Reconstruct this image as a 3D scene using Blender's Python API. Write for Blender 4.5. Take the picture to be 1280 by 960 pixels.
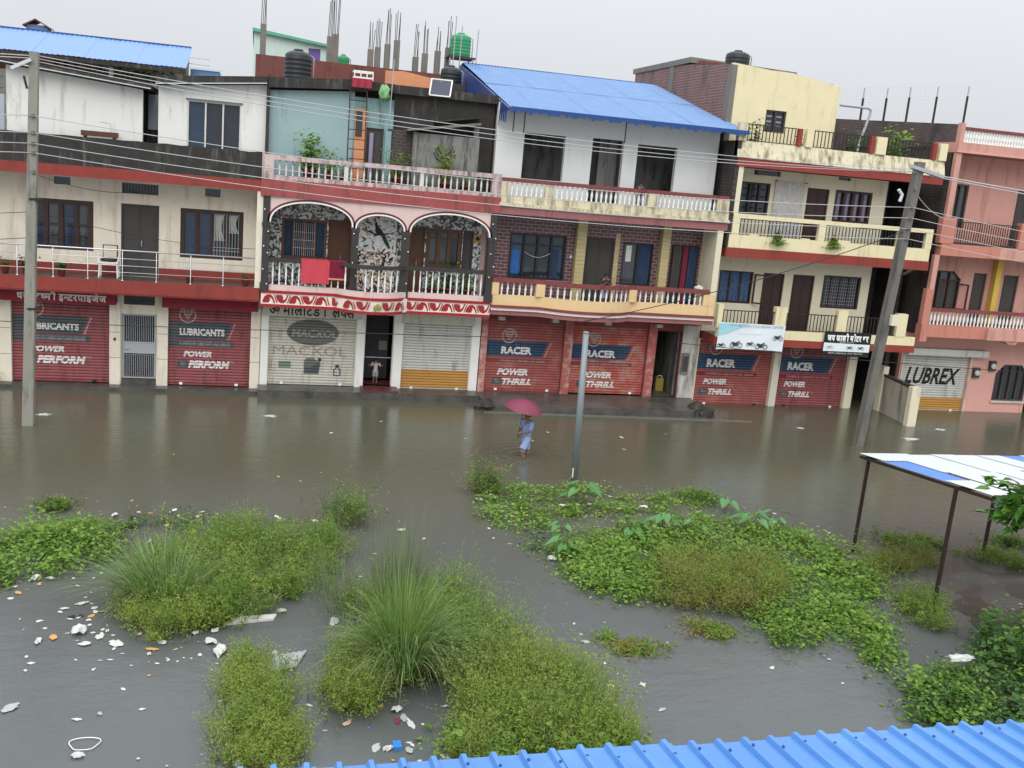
import bpy, bmesh, math, random
from mathutils import Vector, Matrix
R = math.radians
for _o in list(bpy.data.objects): bpy.data.objects.remove(_o)
scene = bpy.context.scene
COL = scene.collection

# ------------------------------------------------------------------ camera
def cam_axes(pitch, roll, yaw):
    fwd = Vector((math.sin(yaw)*math.cos(pitch), math.cos(yaw)*math.cos(pitch), -math.sin(pitch)))
    right = Vector((math.cos(yaw), -math.sin(yaw), 0)); up = right.cross(fwd)
    return right*math.cos(roll)+up*math.sin(roll), up*math.cos(roll)-right*math.sin(roll), fwd
cd = bpy.data.cameras.new('camera'); cam = bpy.data.objects.new('camera', cd); COL.objects.link(cam)
ax, ay, az = cam_axes(R(11.8676), R(4.9921), R(14.9487))
cam.matrix_world = Matrix(((ax.x, ay.x, -az.x, 0), (ax.y, ay.y, -az.y, 0), (ax.z, ay.z, -az.z, 7.6), (0, 0, 0, 1)))
cd.sensor_width = 36; cd.lens = 35.206; cd.clip_end = 3000; cd.clip_start = .1
scene.camera = cam

# ------------------------------------------------------------------ sky, sun, exposure (rain overcast)
SUN_EL, SUN_AZ = R(48), R(200)
world = bpy.data.worlds.new('World'); scene.world = world; world.use_nodes = True
wn = world.node_tree.nodes; wl = world.node_tree.links; wn.clear()
wo = wn.new('ShaderNodeOutputWorld'); wb = wn.new('ShaderNodeBackground'); sk = wn.new('ShaderNodeTexSky')
sk.sky_type = 'NISHITA'; sk.sun_disc = False; sk.sun_elevation = SUN_EL; sk.sun_rotation = SUN_AZ
sk.air_density = 2.0; sk.dust_density = 6.0; sk.ozone_density = 1.0
hs = wn.new('ShaderNodeHueSaturation'); hs.inputs['Saturation'].default_value = .12
tc = wn.new('ShaderNodeTexCoord'); sp = wn.new('ShaderNodeSeparateXYZ')
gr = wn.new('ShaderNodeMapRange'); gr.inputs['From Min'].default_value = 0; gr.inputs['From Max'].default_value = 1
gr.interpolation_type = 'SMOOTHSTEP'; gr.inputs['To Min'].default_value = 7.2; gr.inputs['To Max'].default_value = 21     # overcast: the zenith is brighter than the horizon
cn = wn.new('ShaderNodeTexNoise'); cn.inputs['Scale'].default_value = 1.6; cn.inputs['Detail'].default_value = 4
cm = wn.new('ShaderNodeMapRange'); cm.inputs['To Min'].default_value = .9; cm.inputs['To Max'].default_value = 1.1
mu = wn.new('ShaderNodeMath'); mu.operation = 'MULTIPLY'
gc = wn.new('ShaderNodeMix'); gc.data_type = 'RGBA'; gc.blend_type = 'MULTIPLY'; gc.inputs['Factor'].default_value = 1
gc.inputs['A'].default_value = (.945, .985, 1.035, 1)
mx = wn.new('ShaderNodeMix'); mx.data_type = 'RGBA'; mx.inputs['Factor'].default_value = .9
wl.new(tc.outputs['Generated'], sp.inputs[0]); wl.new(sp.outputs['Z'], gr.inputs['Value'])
wl.new(tc.outputs['Generated'], cn.inputs['Vector']); wl.new(cn.outputs['Fac'], cm.inputs['Value'])
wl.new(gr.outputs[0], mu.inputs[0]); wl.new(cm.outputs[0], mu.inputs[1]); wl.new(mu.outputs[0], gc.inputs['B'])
wl.new(sk.outputs[0], hs.inputs['Color']); wl.new(hs.outputs[0], mx.inputs['A']); wl.new(gc.outputs['Result'], mx.inputs['B'])
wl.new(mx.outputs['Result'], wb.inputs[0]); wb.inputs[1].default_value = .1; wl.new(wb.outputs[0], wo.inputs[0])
sd = bpy.data.lights.new('sun', 'SUN'); sd.energy = 1.5; sd.angle = R(60); sd.color = (1, .985, .96)
sun = bpy.data.objects.new('sun', sd); COL.objects.link(sun)
sun.rotation_euler = Vector((math.sin(SUN_AZ)*math.cos(SUN_EL), math.cos(SUN_AZ)*math.cos(SUN_EL), math.sin(SUN_EL))).to_track_quat('Z', 'Y').to_euler()
vs = scene.view_settings; vs.view_transform = 'Standard'; vs.look = 'None'; vs.gamma = 1; vs.exposure = 0.15
try: vs.use_curve_mapping = False
except Exception: pass

# ------------------------------------------------------------------ objects and tags
def tag(o, label=None, cat=None, group=None, kind=None):
    if label: o['label'] = label
    if cat: o['category'] = cat
    if group: o['group'] = group
    if kind: o['kind'] = kind
    return o
def thing(name, label, cat, loc=(0, 0, 0), group=None):
    o = bpy.data.objects.new(name, None); COL.objects.link(o); o.location = loc; o.empty_display_size = .2
    return tag(o, label, cat, group)
def adopt(o, parent):
    if parent is not None:
        o.parent = parent
        o.matrix_parent_inverse = Matrix.Translation(-Vector(parent.location))
def link_mesh(name, me, mat, parent=None, smooth=False):
    o = bpy.data.objects.new(name, me); COL.objects.link(o)
    if mat is not None and not me.materials: me.materials.append(mat)
    if smooth:
        for p in me.polygons: p.use_smooth = True
    adopt(o, parent)
    return o
def dup(o, parent=None, move=(0, 0, 0)):
    c = o.copy(); COL.objects.link(c); c.parent = None; c.matrix_parent_inverse = Matrix.Identity(4)
    c.location = Vector(o.location) + Vector(move)
    adopt(c, parent)
    return c
class MB:
    def __init__(s): s.v = []; s.f = []
    def quad(s, *p):
        n = len(s.v); s.v += [tuple(q) for q in p]; s.f.append(tuple(range(n, n+len(p)))); return s
    def box(s, x0, x1, y0, y1, z0, z1):
        if x0 > x1: x0, x1 = x1, x0
        if y0 > y1: y0, y1 = y1, y0
        if z0 > z1: z0, z1 = z1, z0
        n = len(s.v)
        s.v += [(x0, y0, z0), (x1, y0, z0), (x1, y1, z0), (x0, y1, z0), (x0, y0, z1), (x1, y0, z1), (x1, y1, z1), (x0, y1, z1)]
        s.f += [(n, n+3, n+2, n+1), (n+4, n+5, n+6, n+7), (n, n+1, n+5, n+4), (n+1, n+2, n+6, n+5), (n+2, n+3, n+7, n+6), (n+3, n, n+4, n+7)]
        return s
    def bar(s, a, b, w, h=None):
        a = Vector(a); b = Vector(b); h = h or w; d = (b-a).normalized()
        up = Vector((0, 0, 1)) if abs(d.z) < .95 else Vector((0, 1, 0))
        x = d.cross(up).normalized(); y = x.cross(d)
        n = len(s.v)
        for p in (a, b):
            for i, j in ((-1, -1), (1, -1), (1, 1), (-1, 1)): s.v.append(tuple(p + x*(i*w/2) + y*(j*h/2)))
        s.f += [(n+3, n+2, n+1, n), (n+4, n+5, n+6, n+7)] + [(n+i, n+(i+1) % 4, n+4+(i+1) % 4, n+4+i) for i in range(4)]
        return s
    def tube(s, pts, r, n=6, cap=True):
        pts = [Vector(p) for p in pts]; rs = r if isinstance(r, (list, tuple)) else [r]*len(pts); rings = []
        for i, p in enumerate(pts):
            d = (pts[min(i+1, len(pts)-1)] - pts[max(i-1, 0)])
            d = d.normalized() if d.length > 1e-9 else Vector((0, 0, 1))
            up = Vector((0, 0, 1)) if abs(d.z) < .9 else Vector((1, 0, 0))
            x = d.cross(up).normalized(); y = d.cross(x)
            b = len(s.v); rings.append(b)
            for k in range(n):
                a = 2*math.pi*k/n; s.v.append(tuple(p + (x*math.cos(a) + y*math.sin(a))*rs[i]))
        for i in range(len(rings)-1):
            for k in range(n): s.f.append((rings[i]+k, rings[i]+(k+1) % n, rings[i+1]+(k+1) % n, rings[i+1]+k))
        if cap: s.f.append(tuple(rings[0]+k for k in range(n))[::-1]); s.f.append(tuple(rings[-1]+k for k in range(n)))
        return s
    def lathe(s, c, prof, n=12):
        rings = []
        for r, z in prof:
            b = len(s.v); rings.append(b)
            for k in range(n):
                a = 2*math.pi*k/n; s.v.append((c[0]+r*math.cos(a), c[1]+r*math.sin(a), c[2]+z))
        for i in range(len(rings)-1):
            for k in range(n): s.f.append((rings[i]+k, rings[i]+(k+1) % n, rings[i+1]+(k+1) % n, rings[i+1]+k))
        s.f.append(tuple(rings[0]+k for k in range(n))[::-1]); s.f.append(tuple(rings[-1]+k for k in range(n)))
        return s
    def slab(s, poly, y0, y1):
        """polygon of (x, z) extruded from y0 to y1"""
        n = len(s.v); k = len(poly)
        s.v += [(x, y0, z) for x, z in poly] + [(x, y1, z) for x, z in poly]
        s.f.append(tuple(range(n, n+k))); s.f.append(tuple(range(n+2*k-1, n+k-1, -1)))
        s.f += [(n+i, n+k+i, n+k+(i+1) % k, n+(i+1) % k) for i in range(k)]
        return s
    def plate(s, poly, z0, z1):
        """polygon of (x, y) extruded from z0 to z1"""
        n = len(s.v); k = len(poly)
        s.v += [(x, y, z0) for x, y in poly] + [(x, y, z1) for x, y in poly]
        s.f.append(tuple(range(n+k-1, n-1, -1))); s.f.append(tuple(range(n+k, n+2*k)))
        s.f += [(n+i, n+(i+1) % k, n+k+(i+1) % k, n+k+i) for i in range(k)]
        return s
    def mesh(s, name):
        me = bpy.data.meshes.new(name); me.from_pydata(s.v, [], s.f); me.validate(); me.update()
        bm = bmesh.new(); bm.from_mesh(me); bmesh.ops.recalc_face_normals(bm, faces=bm.faces); bm.to_mesh(me); bm.free()
        return me
    def raw(s, name):
        me = bpy.data.meshes.new(name); me.from_pydata(s.v, [], s.f); me.update(); return me
    def build(s, name, mat, parent=None, smooth=False): return link_mesh(name, s.mesh(name), mat, parent, smooth)
def box(name, mat, parent, *a): return MB().box(*a).build(name, mat, parent)

# ------------------------------------------------------------------ materials
def _new(name):
    m = bpy.data.materials.new(name); m.use_nodes = True; n = m.node_tree.nodes; n.clear()
    out = n.new('ShaderNodeOutputMaterial'); b = n.new('ShaderNodeBsdfPrincipled'); m.node_tree.links.new(b.outputs[0], out.inputs[0])
    return m, n, m.node_tree.links, b, out
def _mixc(n, l, fac, a, b, blend='MIX'):
    x = n.new('ShaderNodeMix'); x.data_type = 'RGBA'; x.blend_type = blend
    for sock, val in (('Factor', fac), ('A', a), ('B', b)):
        if hasattr(val, 'links') or hasattr(val, 'is_output'): l.new(val, x.inputs[sock])
        elif sock == 'Factor': x.inputs[sock].default_value = val
        else: x.inputs[sock].default_value = (*val[:3], 1)
    return x.outputs['Result']
def _noise(n, l, vec, scale, detail=4, rough=.6):
    t = n.new('ShaderNodeTexNoise'); t.inputs['Scale'].default_value = scale; t.inputs['Detail'].default_value = detail
    t.inputs['Roughness'].default_value = rough
    if vec is not None: l.new(vec, t.inputs['Vector'])
    return t.outputs['Fac']
def _ramp(n, l, fac, lo, hi):
    t = n.new('ShaderNodeMapRange'); t.inputs['From Min'].default_value = lo; t.inputs['From Max'].default_value = hi
    l.new(fac, t.inputs['Value']); return t.outputs[0]
def _pos(n, l, sc=(1, 1, 1)):
    g = n.new('ShaderNodeNewGeometry'); m = n.new('ShaderNodeMapping'); m.inputs['Scale'].default_value = sc
    l.new(g.outputs['Position'], m.inputs['Vector']); return m.outputs[0]
def _bump(n, l, b, h, strength, dist=.02):
    t = n.new('ShaderNodeBump'); t.inputs['Strength'].default_value = strength; t.inputs['Distance'].default_value = dist
    l.new(h, t.inputs['Height']); l.new(t.outputs[0], b.inputs['Normal'])
def paint(name, col, rough=.75, var=.12, vscale=2.5, stain=None, samt=.5, sscale=1.2, streak=True, bump=.15, bscale=25, metal=0, spec=.3, fleck=None, famt=.55):
    m, n, l, b, out = _new(name); P = _pos(n, l)
    c = _mixc(n, l, _noise(n, l, P, vscale, 5), [x*(1-var) for x in col], [min(1, x*(1+var)) for x in col])
    if stain is not None:
        P2 = _pos(n, l, (2.2, 2.2, .35) if streak else (1, 1, 1))
        f1 = _ramp(n, l, _noise(n, l, P2, sscale, 8, .72), .62-samt*.3, .80-samt*.3)
        c = _mixc(n, l, f1, c, stain)
    if fleck is not None:
        c = _mixc(n, l, _ramp(n, l, _noise(n, l, P, 9, 6, .8), famt, famt+.06), c, fleck)
    l.new(c, b.inputs['Base Color']); b.inputs['Roughness'].default_value = rough; b.inputs['Metallic'].default_value = metal
    b.inputs['Specular IOR Level'].default_value = spec
    if bump: _bump(n, l, b, _noise(n, l, P, bscale, 4), bump)
    return m
def bricks(name, c1, c2, mortar, bw, bh, axis='x', msize=.012, rough=.8, stain=None, samt=.4, bump=.6):
    m, n, l, b, out = _new(name); g = n.new('ShaderNodeNewGeometry'); s = n.new('ShaderNodeSeparateXYZ'); cx = n.new('ShaderNodeCombineXYZ')
    l.new(g.outputs['Position'], s.inputs[0]); l.new(s.outputs['X' if axis == 'x' else 'Y'], cx.inputs[0]); l.new(s.outputs['Z'], cx.inputs[1])
    t = n.new('ShaderNodeTexBrick'); t.inputs['Scale'].default_value = 1; t.inputs['Brick Width'].default_value = bw; t.inputs['Row Height'].default_value = bh
    t.inputs['Mortar Size'].default_value = msize; t.inputs['Color1'].default_value = (*c1, 1); t.inputs['Color2'].default_value = (*c2, 1); t.inputs['Mortar'].default_value = (*mortar, 1)
    t.inputs['Mortar Smooth'].default_value = .2; l.new(cx.outputs[0], t.inputs['Vector'])
    P = _pos(n, l); c = _mixc(n, l, _noise(n, l, P, 4, 6), t.outputs['Color'], (.5, .5, .5), 'OVERLAY')
    if stain is not None:
        c = _mixc(n, l, _ramp(n, l, _noise(n, l, _pos(n, l, (1.5, 1.5, .5)), 1.1, 8, .7), .62-samt*.3, .8-samt*.3), c, stain)
    l.new(c, b.inputs['Base Color']); b.inputs['Roughness'].default_value = rough
    iv = n.new('ShaderNodeMath'); iv.operation = 'SUBTRACT'; iv.inputs[0].default_value = 1; l.new(t.outputs['Fac'], iv.inputs[1])
    _bump(n, l, b, iv.outputs[0], bump, .015); return m
def leafy(name, cols, trans=.35, rough=.5):
    m, n, l, b, out = _new(name); g = n.new('ShaderNodeNewGeometry'); r = n.new('ShaderNodeValToRGB'); l.new(g.outputs['Random Per Island'], r.inputs[0])
    e = r.color_ramp.elements
    while len(e) < len(cols): e.new(.5)
    for i, c in enumerate(cols): e[i].position = i/max(1, len(cols)-1); e[i].color = (*c, 1)
    l.new(r.outputs[0], b.inputs['Base Color']); b.inputs['Roughness'].default_value = rough; b.inputs['Specular IOR Level'].default_value = .35
    t = n.new('ShaderNodeBsdfTranslucent'); l.new(r.outputs[0], t.inputs[0]); s = n.new('ShaderNodeMixShader'); s.inputs[0].default_value = trans
    l.new(b.outputs[0], s.inputs[1]); l.new(t.outputs[0], s.inputs[2]); l.new(s.outputs[0], out.inputs[0]); return m
def mosaic(name, cols, scale=14):
    m, n, l, b, out = _new(name); P = _pos(n, l)
    d = n.new('ShaderNodeTexNoise'); d.inputs['Scale'].default_value = 5; l.new(P, d.inputs['Vector'])
    ad = n.new('ShaderNodeVectorMath'); ad.operation = 'MULTIPLY_ADD'; ad.inputs[1].default_value = (.25, .25, .25); l.new(d.outputs['Color'], ad.inputs[0]); l.new(P, ad.inputs[2])
    t = n.new('ShaderNodeTexVoronoi'); t.inputs['Scale'].default_value = scale; l.new(ad.outputs[0], t.inputs['Vector'])
    r = n.new('ShaderNodeValToRGB'); r.color_ramp.interpolation = 'CONSTANT'; s = n.new('ShaderNodeSeparateColor'); l.new(t.outputs['Color'], s.inputs[0]); l.new(s.outputs[0], r.inputs[0])
    e = r.color_ramp.elements
    while len(e) < len(cols): e.new(.5)
    for i, (p, c) in enumerate(cols): e[i].position = p; e[i].color = (*c, 1)
    l.new(r.outputs[0], b.inputs['Base Color']); b.inputs['Roughness'].default_value = .35; return m
def glass(name, col, rough=.06):
    m, n, l, b, out = _new(name); P = _pos(n, l)
    l.new(_mixc(n, l, _noise(n, l, P, 2.2, 3), [x*.6 for x in col], [x*1.5 for x in col]), b.inputs['Base Color'])
    b.inputs['Roughness'].default_value = rough; b.inputs['Specular IOR Level'].default_value = .6
    _bump(n, l, b, _noise(n, l, P, 3, 1), .05); return m
MOULD = (.018, .016, .014); BLACKISH = (.03, .028, .026)
m_cream = paint('cream_plaster', (.68, .61, .5), stain=(.42, .37, .29), samt=.36, bump=.08)
m_redband = paint('red_oxide_paint', (.24, .042, .032), var=.2, stain=(.16, .035, .026), samt=.35)
m_maroon = paint('maroon_sign_paint', (.2, .018, .03), var=.15)
m_mould = paint('black_mould_concrete', (.032, .028, .025), var=.45, vscale=3, stain=(.11, .1, .09), samt=.3, sscale=2, bump=.5, fleck=(.16, .15, .13), famt=.63)
m_white = paint('whitewash', (.7, .69, .65), var=.06, stain=(.4, .38, .33), samt=.26, bump=.08)
m_white2 = paint('white_wall_clean', (.68, .68, .66), var=.04, stain=(.5, .49, .46), samt=.12, bump=.05)
m_steel = paint('stainless_steel', (.62, .62, .64), rough=.28, var=.05, metal=.9, bump=0)
m_darkwood = paint('dark_wood', (.042, .02, .017), rough=.5, var=.3, vscale=6, bump=.1)
m_brownwood = paint('brown_wood', (.09, .04, .022), rough=.5, var=.25, vscale=6, bump=.1)
m_doorgrey = paint('weathered_door', (.055, .05, .046), rough=.6, var=.25)
m_glass = glass('dark_glass', (.022, .028, .036)); m_glassblue = glass('blue_glass', (.022, .04, .07)); m_glassgrey = glass('grey_glass', (.06, .068, .07))
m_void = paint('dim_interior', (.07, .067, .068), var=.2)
m_iron = paint('black_iron', (.02, .018, .018), rough=.5, var=.1, bump=0)
m_irongrey = paint('grey_iron_paint', (.34, .35, .37), rough=.45, var=.08, bump=0)
m_tile = paint('wet_concrete', (.075, .07, .062), rough=.35, var=.35, vscale=3, stain=(.03, .03, .027), samt=.5, sscale=2, streak=False, bump=.3, spec=.5)
m_pink = paint('pale_pink_plaster', (.62, .46, .43), var=.08, stain=(.36, .25, .22), samt=.2)
m_pinkwear = paint('weathered_pink_rail', (.52, .40, .38), var=.15, stain=(.12, .1, .1), samt=.55, sscale=2.5, fleck=(.1, .08, .08), famt=.58)
m_redwear = paint('weathered_red_band', (.3, .07, .065), var=.25, stain=(.12, .045, .04), samt=.42, sscale=1.6, fleck=(.4, .2, .18), famt=.62)
m_darkcol = paint('dark_stone_column', (.045, .04, .038), rough=.4, var=.3)
m_offwhite = paint('white_baluster', (.72, .71, .67), var=.06, bump=0)
m_balold = paint('old_white_baluster', (.6, .58, .53), var=.15, stain=(.25, .23, .2), samt=.35, bump=0)
m_trimmaroon = paint('arch_maroon_line', (.13, .025, .028), var=.1, bump=0)
m_frieze = paint('frieze_white', (.72, .62, .57), var=.08, stain=(.5, .35, .32), samt=.2)
m_friezered = paint('frieze_red', (.28, .022, .022), var=.15, bump=0)
m_teal = paint('teal_wash', (.27, .37, .38), var=.1, stain=(.1, .15, .16), samt=.25, bump=.1)
m_tealold = paint('teal_old', (.2, .31, .31), var=.15, stain=(.06, .08, .08), samt=.4)
m_orange = paint('orange_plaster', (.6, .26, .13), var=.1, stain=(.4, .2, .12), samt=.25)
m_maroonpar = paint('maroon_parapet', (.16, .055, .045), var=.15, stain=(.07, .03, .027), samt=.4)
m_mint = paint('mint_plaster', (.5, .62, .56), var=.08, stain=(.3, .4, .36), samt=.2)
m_mintroof = paint('mint_edge', (.1, .36, .24), var=.15)
m_purple = paint('purple_shutter', (.16, .1, .3), var=.1)
m_conc = paint('raw_concrete', (.17, .155, .135), var=.2, bump=.3, stain=(.08, .075, .07), samt=.3)
m_concpole = paint('pole_concrete', (.24, .23, .195), var=.15, bump=.3, stain=(.09, .085, .075), samt=.35, sscale=2)
m_rust = paint('rebar_rust', (.06, .042, .038), var=.2, bump=0)
m_tankblack = paint('black_tank_plastic', (.022, .024, .027), rough=.4, var=.2, bump=0)
m_tankgreen = paint('green_tank_plastic', (.035, .25, .1), rough=.4, var=.1, bump=0)
m_shedwall = paint('grey_shed_plaster', (.2, .2, .185), var=.25, stain=(.05, .048, .045), samt=.5, sscale=1.8)
m_woodwall = paint('weathered_tin_boards', (.2, .17, .145), var=.2, stain=(.09, .075, .065), samt=.5, sscale=3)
m_purbrick = bricks('purple_brick_tile', (.095, .034, .042), (.13, .05, .056), (.33, .27, .27), .27, .115, msize=.009, rough=.35, bump=.4)
m_yelcol = bricks('yellow_tile_column', (.48, .39, .19), (.44, .35, .17), (.3, .24, .12), .6, .14, msize=.007, rough=.4)
m_yellow = paint('cream_yellow_plaster', (.68, .6, .38), var=.07, stain=(.5, .41, .25), samt=.28)
m_yelold = paint('old_yellow_ledge', (.58, .52, .36), var=.15, stain=(.16, .13, .09), samt=.5, sscale=2.2, fleck=(.2, .17, .12), famt=.62)
m_yelpale = paint('pale_yellow_wall', (.62, .57, .42), var=.06, stain=(.42, .36, .23), samt=.2)
m_b3cream = paint('peach_kerb', (.66, .47, .25), var=.08, stain=(.45, .3, .16), samt=.2)
m_maroonrail = paint('maroon_rail', (.19, .05, .048), var=.15, stain=(.1, .03, .03), samt=.3)
m_mauve = paint('mauve_ledge', (.28, .11, .11), var=.15, stain=(.14, .07, .07), samt=.35)
m_brickraw = bricks('raw_brick', (.24, .075, .055), (.17, .06, .05), (.2, .17, .15), .26, .1, axis='y', msize=.022, stain=(.08, .055, .05), samt=.35, bump=1)
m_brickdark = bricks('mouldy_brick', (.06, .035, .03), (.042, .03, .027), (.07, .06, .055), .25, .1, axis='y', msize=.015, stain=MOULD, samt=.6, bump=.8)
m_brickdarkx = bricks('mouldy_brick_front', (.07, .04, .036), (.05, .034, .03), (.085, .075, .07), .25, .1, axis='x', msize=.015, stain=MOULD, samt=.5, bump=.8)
m_salmon = paint('salmon_plaster', (.52, .27, .22), var=.08, stain=(.33, .15, .12), samt=.36)
m_salmondk = paint('salmon_fascia', (.46, .19, .14), var=.1, stain=(.28, .085, .06), samt=.25)
m_salmonlt = paint('salmon_ground', (.58, .31, .26), var=.08, stain=(.4, .18, .14), samt=.2)
m_marshutter = paint('red_shutter_paint', (.25, .068, .072), rough=.45, var=.18, vscale=4, stain=(.12, .035, .035), samt=.42, sscale=2.2, streak=True, bump=.05, fleck=(.28, .12, .11), famt=.63)
m_redshutter = paint('faded_red_shutter', (.28, .075, .065), rough=.5, var=.2, vscale=4, stain=(.36, .15, .12), samt=.34, sscale=2, streak=False, bump=.05, fleck=(.14, .06, .05), famt=.62)
m_silver = paint('galvanised_shutter', (.5, .49, .45), rough=.45, var=.12, vscale=4, metal=.15, stain=(.22, .2, .17), samt=.3, sscale=2, bump=.05)
m_silvercream = paint('cream_shutter', (.5, .47, .4), rough=.5, var=.12, vscale=4, stain=(.2, .17, .13), samt=.3, sscale=2, bump=.05)
m_orshutter = paint('orange_shutter_band', (.42, .21, .05), rough=.45, var=.12, bump=.05)
m_printblue = paint('banner_blue', (.022, .052, .105), rough=.5, var=.2, bump=0, stain=(.06, .08, .11), samt=.4, sscale=2, fleck=(.14, .06, .06), famt=.62)
m_printgrey = paint('banner_slate', (.055, .075, .085), rough=.5, var=.2, bump=0, stain=(.1, .09, .09), samt=.4, sscale=2, fleck=(.14, .06, .06), famt=.6)
m_printwhite = paint('print_white', (.62, .6, .57), rough=.55, var=.1, bump=0, fleck=(.3, .16, .15), famt=.585)
m_printdim = paint('print_faded', (.36, .32, .3), rough=.55, var=.12, bump=0)
m_printdark = paint('print_dark', (.04, .042, .04), rough=.5, var=.2, bump=0)
m_printolive = paint('print_olive', (.12, .125, .11), rough=.5, var=.15, bump=0)
m_ghost = paint('print_ghost', (.3, .25, .21), rough=.6, var=.15, bump=0)
m_printgreen = paint('print_green', (.14, .2, .14), var=.15, bump=0)
m_black = paint('black_paint', (.012, .012, .013), rough=.5, var=.1, bump=0)
m_bannerw = paint('banner_white', (.66, .71, .74), rough=.4, var=.05, bump=0)
m_bannerc = paint('banner_cyan', (.3, .55, .62), rough=.4, var=.15, bump=0)
m_blueroof = paint('blue_tin', (.075, .19, .52), rough=.33, var=.08, vscale=1.5, spec=.5, bump=0, stain=(.11, .23, .5), samt=.35, sscale=1.5)
m_bluepale = paint('pale_blue_tin', (.115, .215, .41), rough=.55, var=.1, vscale=1.5, spec=.5, bump=0, stain=(.16, .26, .42), samt=.4)
m_bluefar = paint('far_blue_tin', (.115, .235, .52), rough=.4, var=.08, vscale=1.5, spec=.5, bump=0)
m_bluedark = paint('blue_edge', (.02, .06, .2), rough=.4, var=.15, bump=0)
m_tarp = paint('blue_tarp', (.022, .055, .2), rough=.35, var=.5, vscale=1.6, stain=(.2, .27, .38), samt=.18, sscale=3, bump=.4, bscale=6)
m_whitetin = paint('white_tin', (.5, .52, .53), rough=.4, var=.06, bump=0, stain=(.5, .52, .52), samt=.25)
m_lampost = paint('galvanised_pole', (.2, .225, .235), rough=.45, var=.12, metal=.3, bump=0)
m_wirew = paint('pale_wire', (.42, .42, .42), rough=.5, var=.05, bump=0); m_wired = paint('dark_cable', (.025, .025, .025), rough=.5, bump=0)
m_postrust = paint('rusty_post', (.03, .017, .014), rough=.6, var=.3, bump=.1)
m_terra = paint('terracotta', (.3, .06, .04), var=.15)
m_solar = paint('solar_cells', (.035, .045, .07), rough=.2, var=.15, bump=0)
m_bulb = paint('white_bulb', (.8, .8, .78), rough=.3, bump=0)
m_kurta = paint('blue_cloth', (.19, .27, .5), rough=.9, var=.15, vscale=9); m_pants = paint('blue_grey_cloth', (.22, .29, .45), rough=.9, var=.15, vscale=9)
m_skin = paint('skin', (.22, .125, .085), rough=.6, var=.05, bump=0); m_hair = paint('black_hair', (.012, .01, .009), rough=.5, bump=0)
m_umbrella = paint('crimson_umbrella', (.17, .03, .06), rough=.5, var=.08, bump=0)
m_mud = paint('wet_mud', (.05, .045, .036), rough=.35, var=.35, vscale=2, bump=.6, bscale=8, spec=.5)
m_mosaic = mosaic('broken_tile_mosaic', [(0, (.04, .04, .042)), (.34, (.46, .46, .45)), (.58, (.22, .22, .22)), (.68, (.54, .54, .52)), (.88, (.16, .03, .04)), (.94, (.06, .09, .05))], 15)
m_mosaic3 = mosaic('pale_tile_mosaic', [(0, (.05, .05, .05)), (.08, (.7, .7, .68)), (.45, (.55, .55, .54)), (.75, (.72, .72, .7)), (.93, (.3, .32, .3))], 14)
m_mosaic2 = mosaic('floral_tile_mosaic', [(0, (.012, .012, .013)), (.22, (.68, .66, .62)), (.5, (.4, .2, .19)), (.62, (.45, .4, .18)), (.72, (.55, .53, .5)), (.88, (.1, .13, .07)), (.94, (.25, .03, .04))], 16)
# ------------------------------------------------------------------ facade helpers
F, G = 32.62, 31.47          # wall plane and balcony front plane of the terrace row (metres from the camera)
def wall(name, mat, parent, x0, x1, z0, z1, y, holes=(), thick=.2, top=None):
    """wall in the XZ plane with rectangular openings and their reveals; top(x) may slope the upper edge"""
    xs = sorted({x0, x1, *[max(x0, h[0]) for h in holes], *[min(x1, h[1]) for h in holes]}); zs = sorted({z0, z1, *[max(z0, h[2]) for h in holes], *[min(z1, h[3]) for h in holes]})
    solid = lambda x, z: x0 < x < x1 and z0 < z < z1 and not any(h[0] < x < h[1] and h[2] < z < h[3] for h in holes)
    b = MB(); y2 = y + thick
    T = lambda x, z: (top(x) if (top and abs(z-z1) < 1e-6) else z)
    for i in range(len(xs)-1):
        for j in range(len(zs)-1):
            a, c, d, e = xs[i], xs[i+1], zs[j], zs[j+1]; mxx, mz = (a+c)/2, (d+e)/2
            if not solid(mxx, mz): continue
            b.quad((a, y, d), (c, y, d), (c, y, T(c, e)), (a, y, T(a, e))); b.quad((c, y2, d), (a, y2, d), (a, y2, T(a, e)), (c, y2, T(c, e)))
            if i == 0 or not solid((xs[i-1]+a)/2, mz): b.quad((a, y2, d), (a, y, d), (a, y, T(a, e)), (a, y2, T(a, e)))
            if i == len(xs)-2 or not solid((c+xs[i+2])/2, mz): b.quad((c, y, d), (c, y2, d), (c, y2, T(c, e)), (c, y, T(c, e)))
            if j == 0 or not solid(mxx, (zs[j-1]+d)/2): b.quad((a, y2, d), (c, y2, d), (c, y, d), (a, y, d))
            if j == len(zs)-2 or not solid(mxx, (e+zs[j+2])/2): b.quad((a, y, T(a, e)), (c, y, T(c, e)), (c, y2, T(c, e)), (a, y2, T(a, e)))
    return link_mesh(name, b.mesh(name), mat, parent)
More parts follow.
